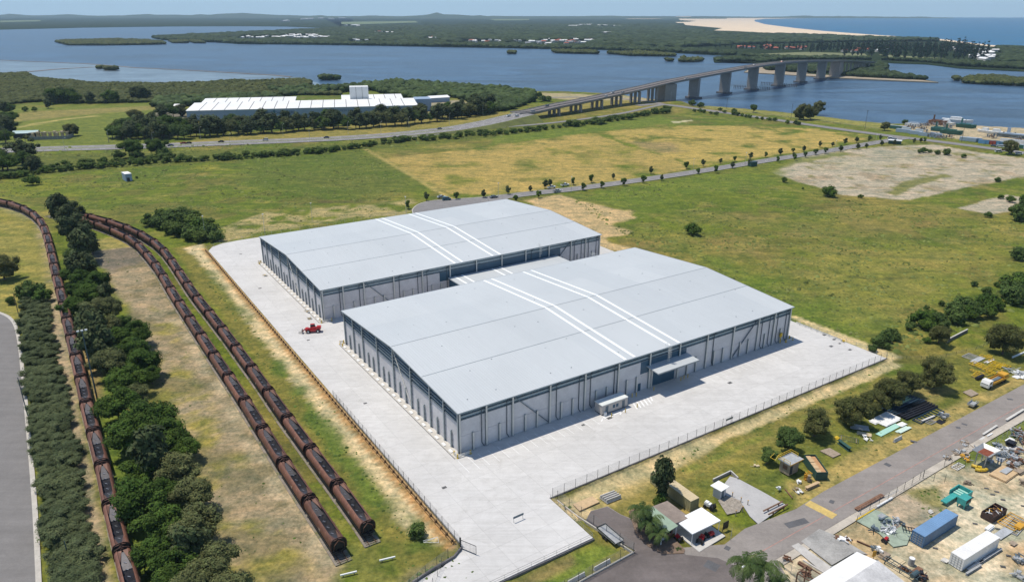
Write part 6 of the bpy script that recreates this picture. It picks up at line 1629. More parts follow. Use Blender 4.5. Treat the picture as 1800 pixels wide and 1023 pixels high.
# ------------------------------------------------------------ weeds and tussocks in the grass
def tufts(name, label, m_, polys, seed):
    rg = np.random.default_rng(seed); VV = []; FF = []; AA = []; n0 = 0
    base = np.array([(1, 0, 0), (.5, .87, 0), (-.5, .87, 0), (-1, 0, 0), (-.5, -.87, 0), (.5, -.87, 0), (.5, .1, .75), (-.3, .4, .85), (-.2, -.45, .8)])
    bf = np.array([(0, 1, 6), (1, 2, 7), (1, 7, 6), (2, 3, 7), (3, 4, 8), (3, 8, 7), (4, 5, 8), (5, 0, 6), (5, 6, 8), (6, 7, 8)])
    for px, n, r0, r1, gate in polys:
        pw = [q if isinstance(q, Vector) else G(*q) for q in px]; xs = [p.x for p in pw]; ys = [p.y for p in pw]
        x = rg.uniform(min(xs), max(xs), n*3); y = rg.uniform(min(ys), max(ys), n*3)
        ok = (sdf(pw, x, y) < 0) & (vnoise(x, y, 22, 3, seed) > gate); x, y = x[ok][:n], y[ok][:n]; k = len(x)
        r = rg.uniform(r0, r1, k)*(.6+.9*rg.random(k)**3); a = rg.uniform(0, 6.28, k)
        P_ = base[None]*(1+rg.uniform(-.3, .3, (k, 9, 1))); ca, sa = np.cos(a)[:, None], np.sin(a)[:, None]
        q = np.stack([P_[..., 0]*ca-P_[..., 1]*sa, P_[..., 0]*sa+P_[..., 1]*ca, P_[..., 2]*.75], 2)*r[:, None, None]
        z = np.array([gz(float(i), float(j)) for i, j in zip(x, y)])-.2
        VV.append((q+np.stack([x, y, z], 1)[:, None, :]).reshape(-1, 3)); FF.append((bf[None]+n0+(np.arange(k)*9)[:, None, None]).reshape(-1, 3)); n0 += 9*k
        AA.append(np.repeat((.55+.9*rg.random(k))[:, None]*np.ones((k, 9)), 3).reshape(-1, 3) if False else np.repeat(((.55+.9*rg.random(k))[:, None]*np.ones((k, 9))).reshape(-1, 1), 3, 1))
    o = npmesh(name, np.concatenate(VV), np.concatenate(FF), m_, attr=np.concatenate(AA)); o['kind'] = 'stuff'; o['label'] = label; o['category'] = 'weeds'
L_tus = leafmat('tussock_leaves', (.085, .115, .028), (.15, .165, .05), .1, .05)
tufts('tussocks', 'low tussocks and weeds scattered through the pastures', L_tus, [
    ([(1000, 350), (1240, 308), (1480, 350), (1800, 390), (1800, 470), (1560, 590), (1400, 552), (1250, 470), (1120, 430)], 5200, .25, .8, .42), ([(0, 320), (300, 297), (640, 268), (760, 345), (470, 370), (250, 380), (120, 360), (0, 345)], 3600, .3, .85, .4),
    ([(1400, 552), (1560, 600), (1800, 480), (1800, 540), (1590, 625)], 900, .3, .9, .3), ([(380, 400), (460, 380), (720, 353), (720, 370), (400, 425)], 500, .2, .6, .3),
    ([W(-34, 30), W(-34, 130), W(-53, 130), W(-53, 50)], 900, .12, .35, .3), ([(-20, 262), (560, 252), (900, 222), (900, 238), (560, 275), (-20, 315)], 1500, .5, 1.3, .3)], 5)
tufts('verge_weeds', 'green weeds along the sandy margins and railway strips', L_weed, [
    ([W(-28, -26), W(160, -24), W(200, -21), W(200, -19), W(-28, -19.5)], 2600, .15, .5, .42), ([W(-28, -20), W(200, -20), W(200, -16), W(-28, -16)], 700, .12, .4, .5),
    ([(165, 480), (300, 560), (400, 760), (600, 1000), (420, 1030), (330, 800), (260, 640)], 1300, .1, .32, .45), ([(160, 450), (320, 560), (600, 980), (612, 985), (345, 560), (262, 445)], 500, .12, .4, .3),
    ([(60, 385), (80, 395), (140, 720), (200, 1060), (150, 1060), (110, 780), (85, 540)], 500, .12, .4, .4), ([W(-25.5, 8), W(-25.5, 133), W(-33, 134), W(-33, 8)], 1000, .1, .38, .45), ([W(-28, -16), W(-45, -17), W(-50, -33), W(-30, -30)], 500, .15, .45, .3), ([W(-62, 66), W(-62, 90), W(-74, 76), W(-76, 62)], 260, .12, .4, .3)], 6)
# ============================================================ HUT, SCRAP YARD AND LAWN ITEMS
m_rib = M('container_blue', (.075, .165, .30), .5, var=.15, scale=.4, col2=(.10, .13, .17), s2=.6, wear=.60)
m_cwhite = M('container_white', (.74, .73, .71), .5, var=.08, scale=.4, col2=(.5, .45, .4), s2=.8, wear=.66)
m_ctan = M('container_khaki', (.34, .31, .17), .6, var=.2, scale=.3); m_ctop = M('container_sandy_roof', (.56, .46, .29), .7, var=.12, scale=.4)
m_groofs = M('sage_green_roof', (.27, .36, .27), .6, var=.1, scale=.5); m_broof = M('weathered_fibro_roof', (.27, .22, .185), .9, var=.25, scale=.5)
m_timber = M('new_timber', (.55, .39, .22), .8, var=.2, scale=1.5); m_oldt = M('weathered_timber', (.34, .27, .2), .9, var=.3, scale=1.5)
m_brown = M('rusty_steel', (.19, .10, .06), .8, var=.35, scale=1.2, rnd_amt=.2); m_galv = M('galvanised_scrap', (.46, .47, .47), .5, .3, var=.2, scale=1, rnd_amt=.15)
m_teal = M('teal_machine_paint', (.05, .33, .30), .5, var=.2, scale=.8); m_aqua = M('aqua_sheet', (.36, .60, .50), .6, var=.06)
m_navy = M('dark_blue_plastic', (.015, .04, .07), .5, var=.3, scale=.6); m_blk = M('black_plastic', (.015, .015, .02), .5, var=.2)
m_orange = M('orange_yellow_paint', (.62, .33, .035), .5, var=.2, scale=1.2); m_redp = M('red_machine_paint', (.45, .025, .03), .45, var=.15, scale=1.5)
m_dgreen = M('dark_green_bin_paint', (.03, .085, .07), .6, var=.2, scale=.6); m_pad = M('pale_green_pad', (.30, .36, .28), .9, var=.2, scale=.5); m_barr = M('barrier_concrete', (.55, .53, .49), .9, var=.15, scale=.8)
def onz(px, py, z=0):
    p = GP(px, py); return Vector((p.x, p.y, p.z+z))
def rot(a, b_): return heading(onz(*a), onz(*b_))
def container(label, p, rz, L, side, top, H=2.6, Wd=2.44, name='shipping_container', group=None, cat='container', rust=True):
    t = thing(name, label, cat, p, rz, group)
    mb = MB(); n = int(L/.56)
    for sy, y in ((-1, 0), (1, Wd)):
        pts = []
        for i in range(n+1):
            x = .1+(L-.2)*i/n; pts += [(x, 0), (x+.12, 0), (x+.18, .05), (x+.42, .05)] if i < n else [(L-.1, 0)]
        for a, b_ in zip(pts[:-1], pts[1:]):
            ya = y-sy*(-.0)-sy*-0 ; q = lambda pt: y+(pt[1] if sy < 0 else -pt[1])
            mb.add([(a[0], q(a), .15), (b_[0], q(b_), .15), (b_[0], q(b_), H-.1), (a[0], q(a), H-.1)], [(0, 1, 2, 3) if sy < 0 else (3, 2, 1, 0)])
    mb.bb(L-.06, L-.02, .06, Wd-.06, .15, H-.1)
    mb.build('side_panel', side, t)
    mb = MB()
    for x in (0, L-.14):
        for y in (0, Wd-.14): mb.bb(x, x+.14, y-.01, y+.15, 0, H)
    for z0 in (0, H-.14):
        for y in (-.01, Wd-.13): mb.bb(.14, L-.14, y, y+.14, z0, z0+.14)
        for x in (0, L-.14): mb.bb(x, x+.14, .14, Wd-.14, z0, z0+.14)
    mb.build('corner_frame', side, t)
    mb = MB().bb(.02, L-.02, .02, Wd-.02, H-.03, H+.01)
    for i in range(int(L/.6)): mb.bb(.25+i*.6, .42+i*.6, .15, Wd-.15, H+.01, H+.035)
    mb.build('roof', top, t)
    for k in (0, 1):
        y0 = .12+k*(Wd-.24)/2; d = MB().bb(.02, .07, y0, y0+(Wd-.24)/2-.02, .15, H-.15).build('door', side, t)
        mb = MB()
        for q in (.25, .75): mb.cyl((-.02, y0+q*(Wd-.24)/2, .12), (-.02, y0+q*(Wd-.24)/2, H-.12), .03, n=5)
        for z in (.5, 1.0, 1.5, 2.0): mb.bb(-.01, .02, y0+.05, y0+(Wd-.24)/2-.07, z, z+.06)
        mb.build('lock_bar', m_galv if rust else side, d)
    return t
bw = onz(1598.5, 950.4, .05); container('faded blue shipping container standing on the scrap yard concrete', bw, rot((1621, 963), (1679.9, 923.8)), 12.19, m_rib, M('container_blue_roof', (.16, .28, .45), .5, var=.1, scale=.3), Wd=-2.44 if False else 2.44)
for o in [o for o in COL.objects if o.name.startswith('shipping_container') and o.type == 'EMPTY']: o.location = onz(1621, 963, .05)
container('white shipping container with steel beams lying along its side', onz(1689.7, 1003.8, .05), rot((1689.7, 1003.8), (1749.6, 965.7)), 12.19, m_cwhite, m_cwhite)
pa, pb = G(1229.4, 874, 1.75), G(1156, 821.6, 1.75)
container('long khaki container with sandy top behind the hut', Vector((pa.x, pa.y, LOW)), heading(pa, pb), 12.19, m_ctan, m_ctop, rust=False)
# hut
def roofq(par, corners, th, m_, name='roof'):
    vs = [c-Vector((0, 0, th)) for c in corners]+list(corners)
    return MB().add(vs, [(3, 2, 1, 0), (4, 5, 6, 7), (0, 1, 5, 4), (1, 2, 6, 5), (2, 3, 7, 6), (3, 0, 4, 7)]).build(name, m_, par)
ht = thing('hut', 'small brick hut with a sage green and a brown roof half beside the palms', 'hut', W(-47.4, 18.6, LOW), TH)
MB().bb(.5, 3.8, .9, 6.4, 0, 2.55).build('wall', m_brickw, ht); MB().bb(3.9, 7.6, 1.2, 6.4, 0, 2.55).build('wall', m_hw, ht)
roofq(ht, [Vector(q) for q in ((-.5, -.3, 2.75), (3.85, -.3, 3.2), (3.85, 6.9, 3.2), (-.5, 6.9, 2.75))], .12, m_groofs)
roofq(ht, [Vector(q) for q in ((3.87, .5, 3.2), (8.0, .5, 2.85), (8.0, 6.9, 2.85), (3.87, 6.9, 3.2))], .12, m_broof)
for x, y in ((-.3, -.1), (3.6, -.1)): MB().bb(x, x+.14, y, y+.14, 0, 2.8).build('post', m_whitem, ht)
MB().bb(1.0, 1.9, .82, .89, .1, 2.1).build('door', m_whitem, ht); MB().bb(2.4, 3.4, .82, .89, 1.0, 2.0).build('window', m_glass, ht); MB().bb(4.5, 6.8, 1.12, 1.19, .9, 2.1).build('window', m_galv, ht)
cpx = [(1187, 914), (1217, 938), (1267, 914), (1233, 891)]
cc_ = [G(x, y, LOW+2.9) for x, y in cpx]
cpt = thing('carport', 'bright white flat roofed carport in front of the hut', 'carport', Vector((cc_[1].x, cc_[1].y, LOW)))
roofq(cpt, [c-Vector((cc_[1].x, cc_[1].y, LOW)) for c in (cc_[1], cc_[2], cc_[3], cc_[0])], .22, M('bright_white_roof', (.86, .86, .85), .4, var=.03, scale=.4))
cen = (cc_[0]+cc_[1]+cc_[2]+cc_[3])/4
for c in cc_:
    q = c+(cen-c)*.05-Vector((cc_[1].x, cc_[1].y, LOW)); MB().cyl((q.x, q.y, 0), (q.x, q.y, 2.75), .07, n=6).build('post', m_whitem, cpt)
sl = [Vector((c.x, c.y, 0)) for c in cc_]; c0_ = (sl[0]+sl[1]+sl[2]+sl[3])/4; ee = (sl[1]-sl[0]).normalized()
sheet('carport_slab', [sl[0]-ee*.5, sl[1]+ee*2.2, sl[2]+ee*1.6, sl[3]], LOW+.24, m_barr, .2)
def mower(label, p, rz, body, s=1.0):
    t = thing('ride_on_mower', label, 'mower', p, rz, None, s)
    MB().bb(-.3, .7, -.32, .32, .35, .8).bb(.1, .65, -.28, .28, .8, .95).build('bonnet', body, t); MB().bb(-.85, -.25, -.3, .3, .45, .6).bb(-.9, -.78, -.28, .28, .6, 1.1).build('seat', m_blk, t)
    for x, r in ((.5, .25), (-.6, .36)):
        for y in (-.42, .42): MB().cyl((x, y-.1, r), (x, y+.1, r), r, n=10).build('wheel', m_tyre, t)
    return t
mower('red ride on mower parked at the open left side of the carport', onz(1192, 948, .1), 2.2, m_redp)
mower('dark red machine in the shade under the carport', onz(1232, 952, .1), 1.0, m_redp, 1.3); mower('red machine deep under the carport', onz(1248, 943, .1), .3, m_redp, 1.1)
mower('small white and blue utility cart right of the khaki container', onz(1246, 892, .0), 2.4, m_whitem, 1.4)
sheet('garden_bed', [onz(x, y) for x, y in [(1105, 900), (1117, 895), (1150, 930), (1165, 955), (1183, 946), (1204, 968), (1202, 974), (1165, 975), (1140, 962), (1118, 940)]], LOW+.3, M('bark_mulch', (.20, .14, .10), .95, var=.3, scale=2), .2)
# palms
def frond_mesh(seed, n=15, L=2.6, droop=1.0):
    rg = random.Random(seed); mb = MB()
    for i in range(n):
        a = 2*PI*i/n*2.4+rg.uniform(-.2, .2); el = rg.uniform(.05, 1.15); d = Vector((math.cos(a), math.sin(a), 0)); pts = []
        z = 0; r = 0; th = el
        for k in range(9):
            pts.append(Vector((d.x*r, d.y*r, z))); r += math.cos(th)*L/8; z += math.sin(th)*L/8; th -= (.30+.12*rg.random())*droop*(1 if k > 1 else .4)
        s = Vector((-d.y, d.x, 0))
        for k in range(8):
            wd = L*.21*math.sin(PI*(k+.8)/9.2)
            for sg_ in (-1, 1):
                for h_ in (.0, .35, .7):
                    a_ = pts[k].lerp(pts[k+1], h_); b2 = pts[k].lerp(pts[k+1], h_+.25); o_ = s*sg_*wd+Vector((0, 0, -wd*.7*rg.uniform(.5, 1.2)))+(pts[k+1]-pts[k])*.7
                    mb.add([a_, b2, b2+o_, a_+o_*.9], [(0, 1, 2, 3)])
    me = bpy.data.meshes.new('fronds'); me.from_pydata(mb.v, [], mb.f)
    at_ = me.color_attributes.new('Soil', 'FLOAT_COLOR', 'POINT'); at_.data.foreach_set('color', [c for v in range(len(mb.v)) for c in ((rg.uniform(.8, 1.3),)*3+(1,))])
    me.materials.append(L_palm); return me
FR = [frond_mesh(i, 13+i) for i in range(3)]; SK = frond_mesh(9, 7, 2.0, 1.9)
def palm(p, h, label, s=1.0):
    t = thing('palm_tree', label, 'palm tree', p, rnd.uniform(0, 6), None, s)
    MB().cyl((0, 0, -.2), (.1, .05, h*.5), .2, .16, 8).cyl((.1, .05, h*.5), (.05, .1, h), .16, .13, 8).build('trunk', m_bark, t)
    o = link('crown', FR[rnd.randrange(3)], t); o.location = (.05, .1, h)
    o = link('lower_fronds', SK, t); o.location = (.05, .1, h-.2)
palm(onz(1122, 936), 4.0, 'palm tree left of the hut, the one farthest from the carport', 1.4); palm(onz(1142, 948), 3.4, 'middle palm tree of the three beside the green roofed hut', 1.35); palm(onz(1155, 962), 3.0, 'shortest palm tree nearest the front of the hut', 1.1)
palm(onz(1192, 967), .8, 'tiny palm in the mulch bed in front of the hut', .35)
palm(onz(1300, 1050), 4.6, 'left palm of the pair at the bottom edge behind the street lamp', 1.65); palm(onz(1335, 1056), 4.4, 'right palm of the pair at the bottom edge', 1.7); palm(onz(1366, 1054), 3.2, 'smaller bright palm right of the bottom pair', 1.25)
lt = pole(1313, 1052, 7.6, 'street lamp on a grey pole in front of the bottom palms', .1, m_=m_gpost, cat='street lamp', name='street_lamp')
MB().bar((0, 0, 7.5), (-1.6, .3, 7.8), .08).build('arm', m_gpost, lt); MB().box((-1.8, .3, 7.8), (.7, .3, .14)).build('lamp_head', m_whitem, lt)
pole(1284, 951, 3.2, 'thin post with a dark notice board at the right corner of the carport', .05, m_=m_gpost, cat='sign post', name='sign_post')
nb = thing('notice_board', 'black notice board standing behind the carport corner', 'notice board', onz(1270, 935), TH); MB().bb(0, 1.6, 0, .08, .5, 2.2).build('board', m_blk, nb); MB().bb(.1, .2, .1, .2, 0, .5).build('leg', m_fpost, nb); MB().bb(1.4, 1.5, .1, .2, 0, .5).build('leg', m_fpost, nb)
# concrete barriers
bprof = [(-.3, 0), (.3, 0), (.3, .12), (.12, .4), (.09, .85), (-.09, .85), (-.12, .4), (-.3, .12)]
def barrier(label, p, rz, L=3.6, grp=None):
    t = thing('concrete_barrier', label, 'concrete barrier', p, rz, grp); MB().loft([[(x, a, z) for a, z in bprof][::-1] for x in (0, L)]).build('body', m_barr, t)
    for x in (.5, L-.5): MB().bb(x-.12, x+.12, -.305, .305, 0, .06).build('lifting_slot', m_dark, t)
for i in range(4): barrier('concrete barrier in the stack by the plywood, %s from the left' % nth(i+1), onz(1055+3.6*i, 876.5+2.6*i), TH-.05, 3.8, 'concrete barriers lined up by the plywood deck')
barrier('lone concrete barrier on the asphalt below the green strip', onz(1044, 1003), TH+.05, 4); barrier('concrete barrier cut by the bottom edge left of the lone one', onz(998, 1027), TH+.05, 4)
barrier('small concrete barrier standing on the lawn near the road below the aqua sheet', onz(1571, 777), TH+.0, 3.2)
pw_ = [onz(x, y, .18) for x, y in [(1007, 887), (1018.7, 898.7), (1054, 883), (1041, 873)]]
pt = thing('plywood_deck', 'pale plywood deck lying on the asphalt by the sand bank', 'deck', pw_[1]); MB().prism([tuple((p-pw_[1]))[:2] for p in pw_], -.12, .06).build('board', m_timber, pt)
MB().prism([tuple((p-pw_[1])*.96)[:2] for p in pw_], -.2, -.125).build('frame', m_oldt, pt)
tr_ = thing('flat_trailer', 'grey flatbed trailer parked on the asphalt by the green strip', 'trailer', onz(1048, 934), rot((1048, 934), (1072, 955)))
MB().bb(0, 5.6, 0, 2.3, .75, .9).build('deck', m_galv, tr_); mb = MB()
for y in (0, 2.25): mb.bb(0, 5.6, y, y+.06, .9, 1.15)
mb.bb(0, .06, 0, 2.3, .9, 1.15).bb(.3, 5.4, .5, .65, .55, .74).bb(.3, 5.4, 1.7, 1.85, .55, .74); mb.build('rail', m_fpost, tr_)
MB().bar((5.6, .6, .65), (7, 1.15, .55), .1).bar((5.6, 1.7, .65), (7, 1.15, .55), .1).build('drawbar', m_fpost, tr_)
for x in (2.2, 3.1):
    for y in (-.12, 2.42): MB().cyl((x, y-.1, .36), (x, y+.1, .36), .36, n=10).build('wheel', m_tyre, tr_)
# compound with the white kiosk
sheet('compound_slab', [onz(x, y) for x, y in [(1283, 838), (1297, 842), (1340, 865), (1381, 888), (1333, 922), (1318, 908), (1300, 880), (1262, 866)]], LOW+.2, M('broom_concrete', (.42, .41, .40), .9, var=.12, scale=.4), .15)
sheet('rubble_pad', [onz(x, y) for x, y in [(1262, 880), (1285, 868), (1310, 882), (1300, 900), (1278, 905)]], LOW+.17, M('rubble', (.33, .29, .24), .95, var=.4, scale=1.5), .12)
wall('compound_wall', [onz(1253, 846), onz(1284, 831), onz(1297, 843)], 0+LOW, LOW+1.5, .2, M('block_wall', (.36, .33, .31), .9, var=.15), 'low block wall corner around the kiosk compound', cap=m_barr)
ki = thing('kiosk', 'small white roofed kiosk inside the low walled compound', 'kiosk', onz(1265, 878), TH+.12); MB().bb(0, 2.0, 0, 1.8, 0, 2.35).build('wall', m_conc, ki); roofq(ki, [Vector(q) for q in ((-.4, -.4, 2.5), (2.6, -.4, 2.4), (2.6, 2.4, 2.4), (-.4, 2.4, 2.5))], .1, m_whitem); MB().bb(.5, 1.3, -.05, -.01, .05, 2.0).build('door', m_girt, ki)
for i, (x, y) in enumerate([(1287, 874), (1302, 883), (1314, 888), (1305, 899), (1293, 906)]):
    t = thing('marker_post', 'orange brown marker post by the rubble pad, %s from the top' % nth(i+1), 'post', onz(x, y)); MB().box((0, 0, .6), (.14, .14, 1.3)).build('post', m_oldt, t); MB().box((0, 0, 1.28), (.2, .2, .08)).build('cap', m_orange, t)
for i, (a, b_) in enumerate([((1341, 903), (1375, 886)), ((1350, 909), (1384, 891))]):
    t = thing('rail_barrier', ['upper', 'lower'][i]+' dark rail barrier where the compound slab meets the road', 'barrier', onz(*a), rot(a, b_)); L = (onz(*b_)-onz(*a)).length
    MB().bb(0, L, -.12, .12, .65, .85).build('rail', m_brown, t)
    for x in (L*.25, L*.8): MB().bb(x-.1, x+.1, -.1, .1, 0, .65).build('post', m_brown, t)
# generic yard pieces
def sheets(label, px, L, Wd, m_, n=3, rz=None, name='sheet_stack', j=.25, th=.06, cat='sheets'):
    t = thing(name, label, cat, onz(*px), TH if rz is None else rz)
    for i in range(n):
        MB().box((rnd.uniform(-j, j)+L/2-L/2, rnd.uniform(-j, j), .05+i*(th+.02)), (L, Wd, th), rnd.uniform(-.04, .04)).build('sheet', m_, t)
    MB().bb(-L/2, L/2, -.05, .05, -.02, .03).build('bearer', m_oldt, t); return t
def beam(label, a, b_, m_, w_=.3, n=1, name='steel_beam', cat='beam', gap=.45):
    A, B = onz(*a), onz(*b_); t = thing(name, label, cat, A, heading(A, B)); L = (B-A).length
    for i in range(n):
        y = i*gap; mb = MB().bb(0, L, y-w_/2, y+w_/2, 0, .05).bb(0, L, y-w_/2, y+w_/2, w_*.9, w_*.9+.05).bb(0, L, y-.03, y+.03, .05, w_*.9); mb.build('beam', m_, t)
    return t
def frame(label, px, L, Wd, m_, n=3, rz=None, th=.12, z=.1, name='bar_frame', lift=0):  # plain flat frame: two long bars with crossbars on bearers
    t = thing(name, label, 'frame', onz(*px), TH if rz is None else rz); mb = MB(); h, k = L/2, Wd/2
    for y in (-k, k): mb.bar((-h, y, z), (h, y, z+lift), th)
    for i in range(n+1): x = -h+L*i/n; mb.bar((x, -k, z+lift*i/n), (x, k, z+lift*i/n), th)
    mb.build('bars', m_, t)
    for x in (-h*.8, h*.8): MB().box((x, 0, .03), (.2, Wd, .06)).build('bearer', m_oldt, t)
    return t
def pile(label, px, R_, m_, n=14, h=.8, name='scrap_pile', big=1.6):
    t = thing(name, label, 'scrap pile', onz(*px), rnd.uniform(0, 3))
    for k, mm in enumerate(m_ if isinstance(m_, (list, tuple)) else [m_]):
        mb = MB()
        for i in range(n):
            if n <= 8: mb = MB()
            a = rnd.uniform(0, 2*PI); r = R_*rnd.random()**.6; c = Vector((math.cos(a)*r, math.sin(a)*r*.7, rnd.uniform(.1, h))); d = Vector((rnd.uniform(-1, 1), rnd.uniform(-1, 1), rnd.uniform(-.15, .25))).normalized()*rnd.uniform(.4, big)
            if i % 3: mb.bar(c-d, c+d, rnd.uniform(.06, .2), rnd.uniform(.06, .25))
            else: mb.box(c, (rnd.uniform(.4, 1), rnd.uniform(.3, .8), rnd.uniform(.2, h*.8)), a)
            if n <= 8: mb.build('piece', mm, t)
        if n <= 8: continue
        mb.build('pieces', mm, t)
    return t
sheets('white sheets lying nearest the round trees, upper of the pair', (1549, 735), 8, 1.7, m_whitem, 3); sheets('shorter white sheets just below the long white ones', (1562, 740), 6.2, 2.0, m_whitem, 4, j=.5)
sheets('long aqua green sheet lying on the lawn', (1562, 755), 8.8, 1.5, m_aqua, 1); sheets('small white square sheet at the end of the aqua sheet', (1584, 746), 2.4, 1.4, m_whitem, 2); sheets('pale mint planks right of the aqua sheet', (1587, 755), 4.8, .8, M('mint_plank', (.55, .68, .60), .6, var=.08), 3, j=.6)
sheets('grey crumpled sheet under the round trees', (1510, 752), 4.2, 2.4, m_galv, 2, rz=TH-.9); sheets('tan tarpaulin on the lawn below the grey sheet', (1520, 763), 3.2, 1.6, m_ctop, 2, rz=TH-1.0, name='tarpaulin')
for lab, a, b_, m_, n in [('dark blue green pipe rack of plastic lengths, middle of three', (1573, 731), (1626, 706), m_navy, 6), ('black lengths of plastic channel on the lawn, nearest the road', (1592, 738), (1648, 715), m_blk, 6), ('dark lengths behind the racks under the round trees', (1556, 721), (1603, 703), m_dgreen, 3)]:
    beam(lab, a, b_, m_, .45, n, name='channel_bundle', cat='channel bundle', gap=.75)
for i, (a, b_) in enumerate([((1604, 744), (1655, 722)),]): frame('dark flat frame lying beside the black channels', (1632, 731), 11, 2.2, m_navy, 8, th=.2)
for i, (x, y) in enumerate([(1582, 728), (1590, 724), (1600, 721), (1612, 716)]): beam('pale bearer across the blue green rack, %s from the left' % nth(i+1), (x, y), (x+6, y+5), m_galv, .15, 1, name='bearer', cat='bearer')
beam('pale concrete kerb length right of the black channels', (1620, 742), (1642, 733), m_barr, .5, 1, cat='kerb length', name='kerb_length'); frame('small grey frame beside the kerb length', (1636, 742), 2.6, 1.4, m_galv, 3)
pile('dark metal chute pieces standing by the road near the black channels', (1657, 734), 1.3, [m_girt, m_galv], 8, 1.3, name='chute'); sheets('dark metal plate on the ground beside the chute', (1652, 741), 2.2, 1.6, m_blk, 1, name='metal_plate')
st_ = thing('box_trailer', 'small grey box trailer on the lawn edge beside the road', 'trailer', onz(1709, 713), TH+.1); MB().bb(-1.6, 1.6, -.8, .8, .5, .56).bb(-1.6, 1.6, -.8, -.74, .56, 1.1).bb(-1.6, 1.6, .74, .8, .56, 1.1).bb(-1.6, -1.54, -.74, .74, .56, 1.1).build('tray', m_galv, st_); MB().bar((1.6, 0, .5), (2.8, 0, .45), .1).build('drawbar', m_galv, st_)
for y in (-.92, .92): MB().cyl((0, y-.1, .33), (0, y+.1, .33), .33, n=10).build('wheel', m_tyre, st_)
sheet('old_footing', [onz(x, y) for x, y in [(1692, 690), (1706, 685), (1720, 693), (1707, 698)]], LOW+.25, m_oldt, .2)
tk = thing('flatbed_truck', 'orange yellow flatbed truck with a white cab parked on the lawn by the road', 'truck', onz(1729, 683), rot((1729, 683), (1772, 663)))
MB().loft([[(x, y, z) for x, z in ((0, .5), (0, 1.5), (.5, 2.35), (2.0, 2.4), (2.0, .5))][::-1] for y in (-1.1, 1.1)]).build('cab', m_cwhite, tk); MB().bb(-.03, .3, -.95, .95, 1.45, 1.55).bb(.45, 1.4, -1.13, 1.13, 1.5, 2.1).build('window', m_glass, tk)
MB().bb(2.2, 10.6, -1.15, 1.15, .95, 1.2).bb(2.2, 10.6, -1.2, -1.1, 1.2, 1.65).bb(2.2, 10.6, 1.1, 1.2, 1.2, 1.65).bb(2.2, 2.35, -1.1, 1.1, 1.2, 2.0).bb(8.2, 10.6, -1.0, 1.0, 1.65, 2.3).build('tray', m_orange, tk); MB().bb(3, 8, -.5, .5, 1.22, 1.5).build('load', m_girt, tk)
for x in (1.2, 7.6, 9.0):
    for y in (-1, 1): MB().cyl((x, y*.85, .5), (x, y*1.15, .5), .5, n=12).build('wheel', m_tyre, tk)
bp2 = thing('plastic_pipe', 'short thick black pipe lying behind the orange truck', 'pipe', onz(1716, 668), rot((1716, 668), (1730, 661))); MB().cyl((0, 0, .5), (3.4, 0, .5), .5, n=12).build('tube', m_blk, bp2); MB().cyl((-.02, 0, .5), (0.05, 0, .5), .4, n=12).build('bore', m_dark, bp2)
k_ = 0
for x, y in [(1712, 640), (1717, 643), (1722, 641), (1727, 646), (1713, 654), (1720, 657), (1716, 661), (1735, 652), (1741, 655), (1737, 658), (1744, 651), (1746, 643), (1752, 641), (1750, 648), (1756, 645), (1762, 644), (1768, 643), (1733, 629), (1738, 628), (1748, 637)]:
    k_ += 1
    frame('yellow steel frame on the lawn, %s of those lying about from the left' % nth(k_), (x, y), rnd.uniform(2, 3.4), rnd.uniform(1.0, 1.8), m_yellow, rnd.choice((2, 3, 4)), rz=TH+rnd.choice((0, PI/2))+rnd.uniform(-.15, .15), th=.14, z=rnd.uniform(.1, .4)); KEEP = 0
frame('grey rack of bars at the left of the yellow frames', (1706, 627), 4.2, 3, m_galv, 5); sheets('white and grey sheet above the yellow frames', (1719, 633), 6, 1.6, m_galv, 2); sheets('upper cream plank above the yellow frames', (1737, 633), 5.4, .35, m_cream, 1); sheets('lower cream plank above the yellow frames', (1743, 635), 4.2, .4, m_whitem, 1)
beam('long white beam lying under the big round tree at right', (1779, 629), (1806, 618), m_whitem, .4, 1); pile('pile of pale steel offcuts at the right edge beside the truck', (1786, 656), 2.6, [m_galv, m_whitem], 14, .9)
sheets('white panels at the right edge below the pale steel pile', (1797, 661), 5, 1.6, m_whitem, 3, j=.8)
# rusty cabin, green bin
cb_ = thing('old_cabin', 'rusty old cabin with yellow railings on its roof on the lawn', 'cabin', onz(1386, 838), rot((1386, 838), (1410, 826)))
MB().bb(0, 3.2, 0, 2.6, .25, 3.2).build('wall', m_oldt, cb_); MB().bb(-.5, 4.3, -.3, 3.0, 3.2, 3.32).build('roof', m_galv, cb_); MB().bb(.15, 1.0, -.04, -.01, .5, 2.6).build('door', m_dark, cb_); MB().bb(-.03, -.01, .6, 1.8, 1.4, 2.4).build('window', m_brown, cb_)
mb = MB()
for a, b_ in (((-.5, 3), (-.5, -.3)), ((-.5, 3), (3.9, 3)), ((3.9, 3), (3.9, 1))):
    for z in (3.7, 4.2): mb.bar((*a, z), (*b_, z), .08)
for q in ((-.5, 3), (-.5, 1.4), (-.5, -.3), (1.6, 3), (3.9, 3), (3.9, 1)): mb.bar((*q, 3.2), (*q, 4.2), .08)
mb.bar((-1.6, 2.8, 3.4), (-.5, 3, 4.2), .08).bar((-1.6, 2.8, 3.4), (-1.6, 4.2, 3.4), .08).bar((-1.6, 4.2, 3.4), (-.5, 4, 4.2), .08); mb.build('railing', m_yellow, cb_); MB().bb(-.55, 4.35, -.35, -.3, 3.15, 3.36).build('edge_trim', m_orange, cb_)
bn = thing('timber_bin', 'dark green open bin full of pallets and timber beside the rusty cabin', 'bin', onz(1434, 844), rot((1434, 844), (1414, 815)))
MB().bb(0, 7, 0, .1, .1, 2.1).bb(0, 7, -2.5, -2.4, .1, 2.1).bb(0, .1, -2.4, 0, .1, 2.1).bb(6.9, 7, -2.4, 0, .1, 2.1).bb(.1, 6.9, -2.4, 0, .1, .25).build('tub', m_dgreen, bn)
mb = MB()
